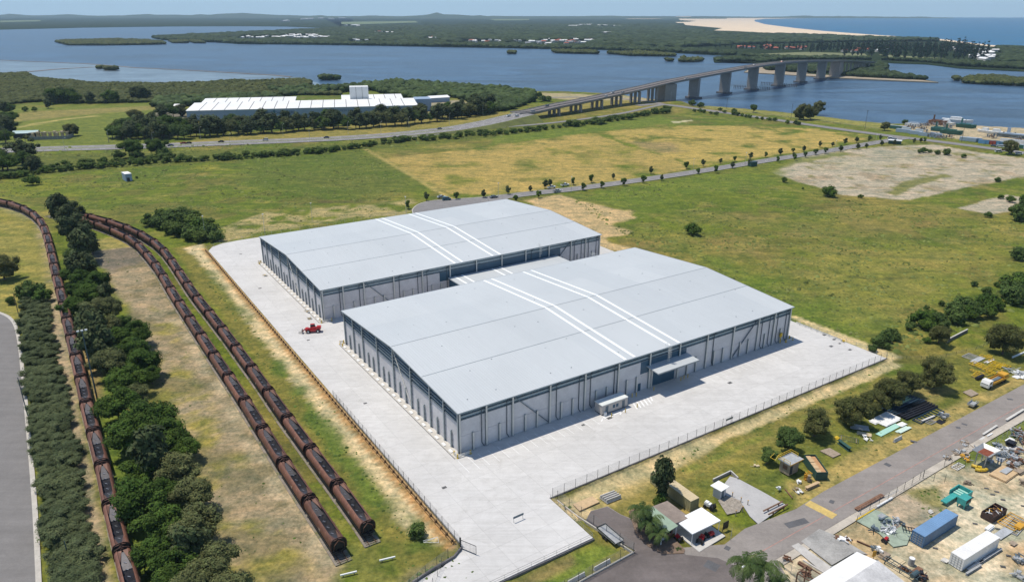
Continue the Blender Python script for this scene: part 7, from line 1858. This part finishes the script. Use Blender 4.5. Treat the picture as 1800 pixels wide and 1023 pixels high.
for i in range(5): mb.box((.9+i*1.3, -.65, 1.85+.1*(i % 2)), (1.2, 1.1, .14), rnd.uniform(-.1, .1))
mb.build('pallets', m_timber, bn); MB().bb(.3, 6.6, -2.3, -1.3, .3, 1.8).build('timber', M('orange_timber', (.48, .27, .13), .9, var=.25, scale=1.2), bn)
pile('small yellow and grey cabinet frame standing beside the green bin', (1420, 843), .8, [m_orange, m_oldt], 6, 2.2, name='cabinet', big=.8)
beam('timber baulks on a low stand at the road edge beside the cabin', (1416, 861), (1439, 851), m_timber, .7, 1, name='timber_baulk', cat='timber'); pile('white plastic item on the grass in front of the rusty cabin', (1401, 847), .8, m_whitem, 5, .6, name='white_scrap', big=.6)
pile('blue white tarpaulin bundle standing on the grass left of the cabin', (1370, 862), .7, m_whitem, 5, 1.2, name='tarpaulin_bundle', big=.8); pile('flat white bits near the road left of the timber baulks', (1401, 863), 1.2, [m_whitem, m_oldt], 5, .3, name='white_scrap', big=.6)
beam('rusty pole lying in the grass below the cabin', (1380, 860), (1393, 876), m_brown, .18, 1, name='rusty_pole', cat='pole'); pile('pale stone scraps in the grass above the compound', (1326, 820), .9, m_ctop, 5, .25, name='stone_scraps', big=.5)
frame('faint glassy grating lying on the lawn above the green box', (1492, 772), 4.2, 2.2, m_pgr, 9, rz=TH-1.0, th=.06); beam('dark green long box with slats on the lawn', (1474, 778), (1494, 793), m_dgreen, .9, 1, name='slatted_box', cat='box'); pile('small white frames on the lawn under the grey sheet', (1523, 772), 1.5, m_whitem, 8, .4, name='white_scrap', big=.8)
sheets('small yellow box at the upper end of the green box', (1471, 770), 1.2, .6, m_yellow, 3); sheet('bare_footing', [onz(x, y) for x, y in [(1441, 793), (1458, 788), (1478, 799), (1464, 805)]], LOW+.22, m_oldt, .2)
# ---- scrap yard
for lab, a, b_, m_, w_ in [('long pale concrete beam on the road verge at the right edge', (1768, 741), (1799, 722), m_barr, .6), ('pale concrete beam on the verge left of the longer one', (1727, 766), (1752, 750), m_barr, .5), ('white offcut strip on the grass below the verge beams', (1735, 768), (1744, 763), m_whitem, .3)]: beam(lab, a, b_, m_, w_, 1, cat='beam', name='concrete_beam')
sheets('pale square slab lying at the left end of the verge beams', (1721, 769), 2.4, 1.4, m_barr, 1, th=.15); pile('row of grey rubble blocks on the verge', (1700, 781), 2.2, [m_galv, m_oldt], 9, .35, name='rubble', big=.5)
tb = thing('tray_hopper', 'big square tray of rust on tall legs at the edge of the scrap yard', 'hopper', onz(1727, 816), TH)
tp = [(-2.6, -1.9), (2.6, -1.9), (2.6, 1.9), (-2.6, 1.9)]; ti = [(-1.6, -1.1), (1.6, -1.1), (1.6, 1.1), (-1.6, 1.1)]
MB().add([(x, y, 3.9) for x, y in tp]+[(x, y, 3.2) for x, y in ti]+[(x, y, 3.8) for x, y in tp]+[(x, y, 3.1) for x, y in ti], [(0, 1, 5, 4), (1, 2, 6, 5), (2, 3, 7, 6), (3, 0, 4, 7), (9, 8, 12, 13), (10, 9, 13, 14), (11, 10, 14, 15), (8, 11, 15, 12), (0, 8, 9, 1), (1, 9, 10, 2), (2, 10, 11, 3), (3, 11, 8, 0)]).build('tray', m_galv, tb)
MB().bb(-1.6, 1.6, -1.1, 1.1, 3.12, 3.24).build('rusty_fill', M('red_rust', (.22, .06, .03), .9, var=.3, scale=1.5), tb)
for x, y in ((-1.5, -1), (1.5, -1), (1.5, 1), (-1.5, 1)): MB().bb(x-.1, x+.1, y-.1, y+.1, 0, 3.2).build('leg', m_galv, tb)
MB().bar((2.4, -1.4, 3.2), (5.2, -.6, 3.0), .25).bar((2.4, -.8, 3.2), (5.0, 0, 3.0), .25).build('arm', m_galv, tb)
for i, (a, b_) in enumerate([((1708, 820), (1722, 826)), ((1714, 827), (1728, 831)), ((1722, 828), (1736, 830))]):
    A, B = onz(*a), onz(*b_); t = thing('bent_pipe', 'fat yellow bent pipe under the tray hopper, %s from the left' % nth(i+1), 'pipe', A, heading(A, B), 'fat yellow pipes by the hopper'); L = (B-A).length
    MB().cyl((0, 0, .4), (L*.6, .1, .45), .36, n=9).cyl((L*.6, .1, .45), (L, .7, .4), .36, n=9).build('tube', m_yellow, t); MB().cyl((-.05, 0, .4), (.05, 0, .4), .45, n=9).build('flange', m_yellow, t)
pile('tangle of grey machinery at the right of the tray hopper', (1768, 803), 2.4, [m_galv, m_girt], 16, 1.0); pile('rusty machinery heap at the right edge of the scrap yard', (1788, 812), 2.4, [m_brown, m_galv], 16, 1.0)
pile('dark machinery and poles at the upper right of the scrap yard', (1793, 772), 2.6, [m_brown, m_girt, m_galv], 12, 1.0); pile('blue grey motor housing right above the tray hopper', (1751, 796), 1.1, [m_galv], 8, .9, name='motor_housing', big=.8)
pile('grey scrap frames along the verge left of the hopper', (1687, 797), 1.8, [m_galv, m_oldt], 10, .6); pile('pale scrap beside the orange bit left of the hopper', (1697, 806), 1.6, [m_galv, m_orange], 7, .7, big=.8)
frame('pale frame lying in front of the yellow pipes', (1684, 820), 3.2, 1.4, m_whitem, 4); sheets('large dark plate leaning near the upper right of the yard', (1776, 782), 1.8, 1.5, m_blk, 8, th=.12); sheets('cream sheet on the concrete beside the dark plate', (1783, 790), 3.6, 2, m_cream, 1)
sheets('timber pallet platform with steel plates at the right of the yard', (1764, 834), 6.2, 3.4, m_timber, 3, th=.14, j=.1, name='pallet_platform'); sheets('grey steel plates lying on the timber platform', (1768, 830), 3.2, 1.2, m_galv, 4, th=.18); sheets('small timber crate lid right of the platform', (1791, 830), 2, 1.4, m_oldt, 5, th=.1)
tm_ = thing('press_machine', 'teal green machine with a square head and tray in the scrap yard', 'machine', onz(1690, 888), TH)
MB().bb(-1.2, 1.2, -1.1, .6, .9, 2.3).bb(-1.0, -.8, -1, -.8, 0, .9).bb(.8, 1.0, -1, -.8, 0, .9).bb(-1.0, -.8, .3, .5, 0, .9).bb(.8, 1, .3, .5, 0, .9).build('head', m_teal, tm_); MB().bb(-.9, .9, -1.14, -1.1, 1.4, 2.1).build('window', m_dark, tm_)
MB().bb(1.3, 5.0, .4, 3.4, .3, .6).bb(1.3, 5.0, .4, .6, .6, 1.4).bb(1.3, 5, 3.2, 3.4, .6, 1.4).bb(4.8, 5, .6, 3.2, .6, 1.4).bb(-3.2, 1.2, 1.6, 2.8, .6, .9).build('tray', m_teal, tm_)
for x in (2.2, 3.1, 4): MB().bb(x, x+.5, .7, 3.1, .62, .72).build('slat', m_aqua, tm_)
sk = thing('scrap_skip', 'dark brown skip bin filled with scrap in the scrap yard', 'skip bin', onz(1744, 920), rot((1744, 920), (1773, 901)))
MB().bb(0, 5.4, 0, .1, .1, 1.5).bb(0, 5.4, 2.3, 2.4, .1, 1.5).bb(0, .1, .1, 2.3, .1, 1.5).bb(5.3, 5.4, .1, 2.3, .1, 1.5).bb(.1, 5.3, .1, 2.3, .1, .2).build('tub', M('dark_brown_skip', (.06, .035, .03), .8, var=.3), sk)
for mm, q in ((m_brown, 12), (m_whitem, 6), (m_orange, 5)):
    mb = MB()
    for i in range(q): c = Vector((rnd.uniform(.5, 4.9), rnd.uniform(.4, 2), rnd.uniform(.9, 1.6))); d = Vector((rnd.uniform(-1, 1), rnd.uniform(-1, 1), rnd.uniform(-.2, .4)))*.6; mb.bar(c-d, c+d, .12)
    mb.build('scrap', mm, sk)
frame('yellow and grey gate frames lying right of the skip', (1779, 918), 5.5, 3.2, m_orange, 5, th=.14, z=.3); frame('grey gate frame under the yellow frames', (1785, 925), 6, 2.4, m_galv, 4, rz=TH+.1, th=.14); sheets('orange box lid lying on the gate frames', (1794, 927), 2.2, 1.2, m_orange, 3, th=.2)
sheets('ribbed grey panel leaning behind the white container', (1763, 938), 4.6, 1.6, m_galv, 2, th=.1); sheets('white box off the far end of the white container', (1738, 930), 2.4, .7, m_whitem, 4, th=.14)
for i, (a, b_) in enumerate([((1700, 1003), (1727, 986)), ((1712, 990), (1750, 966)), ((1722, 990), (1760, 966)), ((1698, 1010), (1724, 994))]): beam('grey steel beam leaning beside the white container, %s of four' % nth(i+1), a, b_, m_galv, .4, 1, gap=.5)
sheet('green_pad', [onz(x, y) for x, y in [(1505, 916), (1537, 896), (1552, 902), (1602, 937), (1594, 958), (1570, 962), (1545, 938)]], LOW+.2, m_pad, .12)
beam('bundle of rusty steel channels at the road side', (1506, 899), (1553, 873), m_brown, .5, 2, name='channel_bundle', cat='channel bundle'); beam('thin dark rod behind the rusty channels', (1516, 888), (1548, 872), m_brown, .15, 1, name='steel_rod', cat='rod'); beam('yellow pole along the edge of the pale green pad', (1505, 915), (1537, 896), m_yellow, .3, 1, name='yellow_pole', cat='pole'); beam('white pipe lying right of the yellow pole', (1541, 892), (1568, 876), m_whitem, .35, 1, name='white_pipe', cat='pipe')
frame('pale ladder like frame at the road side above the white pipe', (1562, 866), 5.2, 1.4, m_galv, 6, th=.1); frame('dark mesh panel on the green pad, upper', (1554, 914), 3, 1.4, m_girt, 6, rz=TH-.9, th=.08); frame('dark mesh panel on the green pad, lower', (1544, 922), 3, 1.6, m_girt, 6, rz=TH-.9, th=.08); pile('grey pallets and metal on the green pad', (1561, 930), 2.2, [m_galv, m_girt], 14, .5, big=1.2); pile('white valves lined up on the green pad', (1569, 936), 1.6, [m_whitem, m_galv], 8, .5, big=.6, name='valve_pile')
rg_ = thing('rubber_ring', 'large black ring lying on the green pad by the blue container', 'ring', onz(1587, 944), 0); mb = MB()
for i in range(20): a, b_ = 2*PI*i/20, 2*PI*(i+1)/20; mb.cyl((math.cos(a)*1.15, math.sin(a)*1.15, .12), (math.cos(b_)*1.15, math.sin(b_)*1.15, .12), .1, n=5)
mb.build('hoop', m_blk, rg_); MB().bb(1.0, 1.3, -.1, .1, .2, .26).build('joint', m_girt, rg_)
frame('black arched rack beside the blue container door', (1596, 935), 2.2, 1.2, m_blk, 4, rz=TH-.9, th=.12, z=.8); mower('small red and grey engine unit by the green pad corner', onz(1556, 951), TH, m_redp, .9); pile('white engine block on a stand below the green pad', (1540, 970), .9, [m_whitem, m_girt], 8, 1.0, name='engine_block', big=.6)
sb = thing('site_board', 'small orange and white board standing beside the white engine block', 'sign', onz(1535, 982), .3); MB().bb(-.4, .4, -.04, .04, .6, 1.9).build('board', m_orange, sb); MB().bb(-.05, .05, -.02, .02, 0, .6).build('leg', m_fpost, sb)
sheets('square timber box in front of the big pale shed', (1555, 979), 1.6, 1.3, m_oldt, 4, th=.14); sheets('pale timber sheet left of the drum', (1574, 988), 3.2, 1.6, m_ctop, 2); dr_ = thing('steel_drum', 'grey steel drum standing alone on the yard concrete', 'drum', onz(1601, 992)); MB().cyl((0, 0, 0), (0, 0, 1.5), .55, n=14).build('shell', m_galv, dr_); MB().cyl((0, 0, 1.5), (0, 0, 1.56), .5, n=14).build('lid', m_whitem, dr_)
cv = thing('conveyor', 'long dark conveyor frame beside the big pale shed', 'conveyor', onz(1550, 988), rot((1550, 988), (1612, 1026))); mb = MB(); L = (onz(1612, 1026)-onz(1550, 988)).length
for y in (0, 1.3): mb.bar((0, y, .9), (L, y, .9), .14)
for x in np.arange(0, L, 1.6): mb.bar((x, 0, .9), (x, 1.3, .9), .08)
mb.build('frame', m_pgr, cv)
for x in (.5, L*.5, L-.5): MB().bb(x-.06, x+.06, 0, .12, 0, .85).build('leg', m_pgr, cv)
MB().cyl((L-1, -.3, 1.2), (L-1, 1.6, 1.2), .45, n=10).build('drum', m_pgr, cv)
p0_ = onz(1494, 1075); s0_ = thing('pale_shed', 'big shed with cream and pale grey ribbed roof halves at the bottom edge', 'shed', W(-101, 29.5, LOW), TH)
ra = [G(x, y, 4.6) for x, y in [(1503, 971), (1528, 984), (1592, 1026), (1620, 1044)]]
q0 = [Vector(UV(p)) for p in ra]; print('shed', q0)
ub, ue, vl, vr = q0[0].x, q0[2].x, q0[0].y-14, q0[1].y+.5
s0_.location = W(ue, vl, LOW)
Ls, Ws = vr-vl, q0[0].x-ue
MB().bb(0, Ls, 0, Ws, 0, 4.6).build('wall', m_hw, s0_)
roofq(s0_, [Vector(q) for q in ((-.3, Ws*.62, 5.7), (Ls+.3, Ws*.62, 5.7), (Ls+.3, Ws+.3, 5.0), (-.3, Ws+.3, 5.0))], .12, m_cwhite); roofq(s0_, [Vector(q) for q in ((-.3, -.3, 4.8), (Ls+.3, -.3, 4.8), (Ls+.3, Ws*.62-.05, 5.9), (-.3, Ws*.62-.05, 5.9))], .12, M('streaky_grey_roof', (.55, .54, .53), .6, var=.25, scale=.4))
gf = thing('gantry', 'rusty open steel gantry with a cream pipe at the bottom edge', 'gantry', onz(1396, 1040), rot((1396, 1040), (1450, 1075))); mb = MB()
for x in (0, 3.5, 7):
    for y in (0, 3): mb.bar((x, y, 0), (x, y, 4.2), .18)
    mb.bar((x, 0, 4.2), (x, 3, 4.2), .18)
for y in (0, 3):
    for z in (2.4, 4.2): mb.bar((0, y, z), (7, y, z), .16)
    mb.bar((0, y, 0), (3.5, y, 4.2), .1); mb.bar((3.5, y, 4.2), (7, y, 0), .1)
mb.build('frame', m_brown, gf); MB().cyl((-1, 3.4, 4.6), (9, 3.4, 4.6), .16, n=8).build('pipe', m_cream, gf)
beam('rusty short beams on the bare ground by the gantry', (1402, 990), (1424, 1003), m_brown, .35, 2); pile('rusty chair like frame on the bare ground near the palms', (1383, 985), .8, m_brown, 5, 1.0, name='rusty_frame', big=.7)  # the last piece is a chair-like frame of rusty bars
pile('heap of pale and rusty hoses beside the slab in the scrap yard', (1482, 948), 1.7, [m_whitem, m_brown], 8, .5, big=.9); beam('rusty rail lying across the bare ground', (1506, 951), (1530, 961), m_brown, .22, 1, name='rusty_rail', cat='rail')
sheet('worn_slab', [onz(x, y) for x, y in [(1391, 960), (1403, 955), (1465, 1000), (1448, 1008)]], LOW+.19, M('worn_slab', (.47, .45, .42), .9, var=.15, scale=.5), .1)
sheet('mossy_slab', [onz(x, y) for x, y in [(1408, 952), (1440, 930), (1475, 945), (1525, 975), (1500, 972), (1462, 994)]], LOW+.18, M('mossy_slab', (.34, .33, .31), .9, var=.3, scale=.4), .1)
fence([onz(1505, 921), onz(1512, 905), onz(1560, 880), onz(1616, 844), onz(1622, 840)], 2.2, 3.6, 'wire fence between the road and the scrap yard', wires=(.2, .8, 1.4, 2.0)); fence([onz(1622, 842), onz(1660, 848)], 2.2, 1.8, 'dark wire gate panels at the scrap yard entrance', wires=(.2, .9, 1.6, 2.1)); fence([onz(1659, 820), onz(1695, 822)], 2.0, 1.6, 'wire gate panels left of the tray hopper', wires=(.2, .8, 1.4, 1.9))
fence([onz(1718, 800), onz(1760, 775), onz(1800, 748)], 2.0, 2.6, 'faint wire fence behind the upper scrap heaps', post=m_gpost, wires=(.3, 1, 1.8)); fence([onz(1348, 1010), onz(1375, 996), onz(1405, 1020), onz(1440, 1045)], 2.0, 2.6, 'grey green wire fence beside the bottom palms', post=m_gpost, wires=WR)
k_ = 0
for x, y in [(1752, 864), (1745, 869), (1763, 878), (1799, 889), (1644, 963), (1714, 920), (1754, 929), (1788, 974), (1763, 995), (1773, 976), (1734, 858)]:
    k_ += 1
    o = tag(MB().box((0, 0, .03), (.9, .45, .05)).box((.1, .05, .07), (.4, .2, .05)).build('drain_cover', m_grate), 'dark drain cover in the scrap yard concrete, %s in the scatter' % nth(k_), 'drain cover', 'drain covers in the scrap yard'); o.location = onz(x, y, .0); o.rotation_euler = (0, 0, TH-.9)
fence([W(-25.5, 132.8), W(-33, 143), W(-36, 160), W(-36, 215)], 1.2, 4.5, 'overgrown low wire fence running to the right edge beyond the yard', wires=(.3, .7, 1.1)); wall('brick_wall', [onz(1663, 602), onz(1700, 583)], LOW*0-1.0, .9, .3, m_retw, 'short dark wall beside the small round tree at the boundary', cap=m_barr)
# ---- red telehandler
th_ = thing('telehandler', 'bright red telescopic loader parked on the yard by the rear warehouse corner', 'loader', G(551, 583.5, .06), heading(G(536, 582), G(566, 580)))
MB().bb(-2.4, 2.2, -.9, .9, .6, 1.25).bb(1.2, 2.5, -.85, .85, 1.25, 1.9).bb(-2.4, -1.5, -.8, .8, 1.25, 1.5).build('chassis', m_redp, th_); MB().loft([[(x, y, z) for x, z in ((-.9, 1.25), (-.8, 2.5), (.5, 2.55), (.9, 1.25))] for y in (.1, .85)][::-1]).build('cab', m_glass, th_); MB().bb(-.8, .5, .1, .85, 2.55, 2.62).build('cab_roof', m_redp, th_)
MB().bar((2.2, -.4, 1.9), (-2.6, -.4, 1.3), .35, .4).bar((-2.6, -.4, 1.3), (-3.2, -.4, .7), .3).build('boom', m_redp, th_); MB().bb(-3.5, -3.3, -1.1, .5, .3, 1.2).bb(-4.6, -3.5, -.9, -.75, .3, .38).bb(-4.6, -3.5, .1, .25, .3, .38).build('fork', m_blk, th_)
for x in (-1.5, 1.5):
    for y in (-1, 1): w_ = MB().cyl((x, y*.75, .6), (x, y*1.15, .6), .6, n=14).build('wheel', m_tyre, th_); MB().cyl((x, y*1.13, .6), (x, y*1.17, .6), .28, n=10).build('rim', m_whitem, w_)
for x, y, l in [(539, 548, 'pink grey parcel on the strip by the rear warehouse end wall'), (544, 561, 'grey lump on the concrete just above the red loader'), (466, 486, 'small pale trolley by the far end of the rear end wall'), (542, 549.5, 'second parcel beside the pink grey one')]:
    pile(l, (x, y), .7, [m_ctop, m_galv], 4, .6, name='parcel', big=.5)
tkn = thing('field_shed', 'white roofed blue grey box shed alone in the pasture', 'shed', G(222, 319.5), 0); a_ = heading(G(222, 319.5), G(211, 313)); tkn.rotation_euler = (0, 0, a_)
MB().bb(0, 8, -3.6, 0, 0, 4.4).build('wall', m_fwall, tkn); MB().bb(-.1, 8.1, -3.7, .1, 4.4, 4.55).build('roof', m_froof, tkn); MB().bb(-.05, -.01, -2.2, -.6, .1, 2.2).build('door', m_dark, tkn)
gc = thing('switch_cabin', 'small dark green cabin beside the middle road', 'cabin', G(1320, 293.5), .4); MB().bb(0, 5, 0, 3.4, .2, 3).build('wall', m_dgreen, gc); MB().bb(-.3, 5.3, -.3, 3.7, 3, 3.2).build('roof', m_pgr, gc)
gc = thing('bus_shelter', 'white and green shelter at the junction beside the old slab', 'shelter', G(1584, 253.5), 2.6); MB().bb(0, 9, 0, 4, .2, 2.6).build('wall', m_dgreen, gc); MB().bb(-.4, 9.4, -.4, 4.4, 2.6, 3).build('roof', m_whitem, gc)
fence([G(1204, 187), G(1300, 197), G(1440, 214), G(1545, 228)], 1.6, 8, 'dark rail fence along the riverside road verge', post=m_brown, r=.1, wires=(.6, 1.2), wr=.05)
# ---- boat yard by the river
m_cols = [M('yard_box_'+n, c, .6, var=.15) for n, c in (('blue', (.10, .20, .33)), ('grey', (.33, .40, .48)), ('red', (.38, .07, .05)), ('sky', (.14, .30, .50)), ('green', (.035, .12, .09)), ('white', (.70, .71, .70)))]
def ybox(label, a, L, col, rz, H=2.8, Wd=2.6):
    t = thing('yard_container', label, 'container', G(*a), rz, 'containers in the boat yard'); MB().bb(0, L, 0, Wd, 0, H).build('side_panel', col, t); mb = MB().bb(.05, L-.05, .05, Wd-.05, H, H+.06)
    mb.build('roof', m_cols[1] if col is not m_cols[3] else m_cols[0], t); MB().bb(-.04, 0, .1, Wd-.1, .1, H-.1).build('door', col, t)
ER = heading(G(1620, 250), G(1760, 266))
k_ = 0
for x, y, L, c in [(1563, 226, 14, 4), (1574, 232, 12, 1), (1584, 229.5, 7, 5), (1597, 235.5, 10, 1), (1608, 233, 6, 5), (1614, 238.5, 12, 1), (1624, 239.5, 13, 1), (1634, 239, 8, 0), (1686, 247, 12, 1), (1697, 247.5, 11, 0), (1719, 252, 5, 3), (1725, 252.5, 5, 3), (1731, 253, 5, 2), (1737, 253.5, 5, 2), (1743, 254, 5, 3), (1749, 254.5, 6, 0), (1757, 250, 22, 5), (1790, 261, 14, 4), (1798, 262, 9, 1), (1590, 221, 12, 5), (1598, 220, 8, 1)]:
    k_ += 1
    ybox('%s box in the riverside boat yard, %s along it from the left' % (['blue', 'grey blue', 'red', 'bright blue', 'green', 'white'][c], nth(k_)), (x, y), L, m_cols[c], ER)
def boat(label, p, rz, L, Wd, hull, top, cabin=True, H=2.4):
    t = thing('boat', label, 'boat', p, rz, 'boats and barges at the boat yard')
    def sec(x, k, z): return [(x, -Wd/2*k, z+H), (x, Wd/2*k, z+H), (x, Wd/2*k*.7, z), (x, -Wd/2*k*.7, z)]
    MB().loft([sec(-L/2, .85, 0), sec(0, 1, 0), sec(L*.32, .8, .1), sec(L/2, .12, .6)]).build('hull', hull, t)
    if cabin: MB().loft([[(x, -Wd*.3, z) for x, z in ((-L*.25, H), (-L*.22, H+2.2), (L*.1, H+2.2), (L*.2, H))], [(x, Wd*.3, z) for x, z in ((-L*.25, H), (-L*.22, H+2.2), (L*.1, H+2.2), (L*.2, H))]][::-1]).build('cabin', top, t)
    else: MB().bb(-L*.35, L*.2, -Wd*.3, Wd*.3, H, H+.8).bb(-L*.3, -L*.22, -.4, .4, H+.8, H+5).build('deck_gear', top, t)
    return t
boat('white motor yacht moored at the boat yard river wall', G(1682, 216), ER+.1, 26, 7, m_cols[5], m_cols[5], H=3); boat('white catamaran hull left of the motor yacht', G(1664, 220), ER, 14, 6, m_cols[5], m_cols[5], H=2.4)
m_tealb = M('dull_teal_hull', (.04, .16, .16), .6, var=.25)
boat('dark green barge with deck gear in the boat yard', G(1672, 236), ER+.05, 17, 6, m_cols[4], m_cols[4], False, 3.2); boat('teal work barge left of the green barge', G(1652, 231), ER, 14, 6, m_tealb, m_cols[4], False, 3); boat('green barge moored right of the yacht', G(1698, 225), ER, 16, 5, m_cols[4], m_tealb, False, 3)
boat('red brown barge hull in the middle of the yard', G(1648, 219), ER, 15, 6, m_brown, m_brown, False, 3.4); boat('cream small boat on stands in the upper right of the yard', G(1730, 233), ER+2.9, 12, 4, m_cols[5], m_cols[5], True, 1.8); boat('white cruiser on stands right of the cream boat', G(1752, 236), ER, 14, 5, m_cols[5], m_cols[5], True, 2); boat('long grey barge at the right edge of the boat yard', G(1790, 243), ER, 30, 8, m_girt, m_cols[1], False, 2.6)
for i, (x, y, r_) in enumerate([(1622, 224, 7), (1636, 222, 7), (1652, 222, 8), (1665, 226, 6), (1600, 226, 6), (1620, 231, 6), (1662, 243, 9), (1645, 242, 8), (1770, 240, 8), (1743, 243, 6), (1792, 249, 8)]):
    pile('rusty heap of marine scrap in the boat yard, %s in order from the left' % nth(i+1), (x, y), r_, [m_brown, m_galv, m_girt], 16, 3.0, big=4)
k_ = 0
for x, y, c in [(1747, 258, 'blue'), (1757, 259, 'white'), (1765, 259.5, 'white'), (1791, 272, 'white'), (1572, 246.5, 'white'), (1566, 245, 'white'), (1755, 268, 'white')]:
    k_ += 1
    o = car('sedan' if c != 'white' else 'van', c, 'parked_car'); o.location = G(x, y, .14); o.rotation_euler = (0, 0, ER+.1*k_); o['label'] = '%s parked vehicle near the boat yard road, %s in the list from the left side' % (c, nth(k_)); o['group'] = 'vehicles parked along the boat yard road'

# more loose scrap through the yard
for i, (x, y, r_, mm) in enumerate([(1742, 812, 1.3, [m_galv]), (1779, 818, 1.5, [m_brown, m_galv]), (1797, 796, 1.8, [m_galv, m_brown]), (1756, 785, 1.4, [m_girt, m_galv]), (1770, 792, 1.2, [m_whitem, m_galv]), (1789, 760, 1.8, [m_brown, m_galv]), (1797, 850, 1.2, [m_oldt]), (1664, 806, .9, [m_oldt, m_galv]), (1555, 918, .9, [m_girt]), (1536, 932, .8, [m_girt]), (1580, 920, 1.0, [m_galv, m_girt]), (1590, 1000, .8, [m_brown]), (1470, 1010, 1.2, [m_brown, m_galv]), (1420, 1010, 1.2, [m_brown]), (1795, 985, 1.4, [m_galv, m_girt]), (1788, 1012, 1.3, [m_galv]), (1620, 1015, 1.1, [m_blk, m_brown]), (1700, 850, .6, [m_oldt])]):
    pile('loose heap of %s in the scrap yard, %s of the small heaps' % ({1: 'one kind of scrap', 2: 'mixed scrap'}[len(mm)], nth(i+1)), (x, y), r_, mm, 10, .7, big=1.1)
for i, (x, y, L, Wd, mm) in enumerate([(1783, 805, 3, 1.2, m_galv), (1775, 775, 2.6, 1, m_whitem), (1758, 806, 2, 1.4, m_galv), (1738, 802, 1.8, 1, m_oldt), (1548, 908, 1.6, 1, m_galv), (1572, 926, 2.2, 1, m_oldt), (1610, 1003, 2.4, 1, m_brown), (1780, 955, 1.2, .8, m_oldt), (1660, 985, 1.2, .8, m_barr), (1636, 900, 1.0, .6, m_barr)]):
    sheets('small stack of flat scrap lying in the yard, %s of the stacks' % nth(i+1), (x, y), L, Wd, mm, 3, j=.3)
# ============================================================ HAZE
m = bpy.data.materials.new('sea_haze'); m.use_nodes = True; nt = m.node_tree
nt.nodes.remove(nt.nodes['Principled BSDF'])
pv = nt.nodes.new('ShaderNodeVolumePrincipled')
pv.inputs['Color'].default_value = (.58, .80, 1.0, 1); pv.inputs['Density'].default_value = 4.6e-5; pv.inputs['Anisotropy'].default_value = .0
nt.links.new(pv.outputs[0], nt.nodes['Material Output'].inputs['Volume'])
hz = MB().bb(-27000, 27000, -700, 20000, -6, 330).build('haze', m)
hz['kind'] = 'stuff'; hz['label'] = 'thin blue sea haze over the whole river mouth'
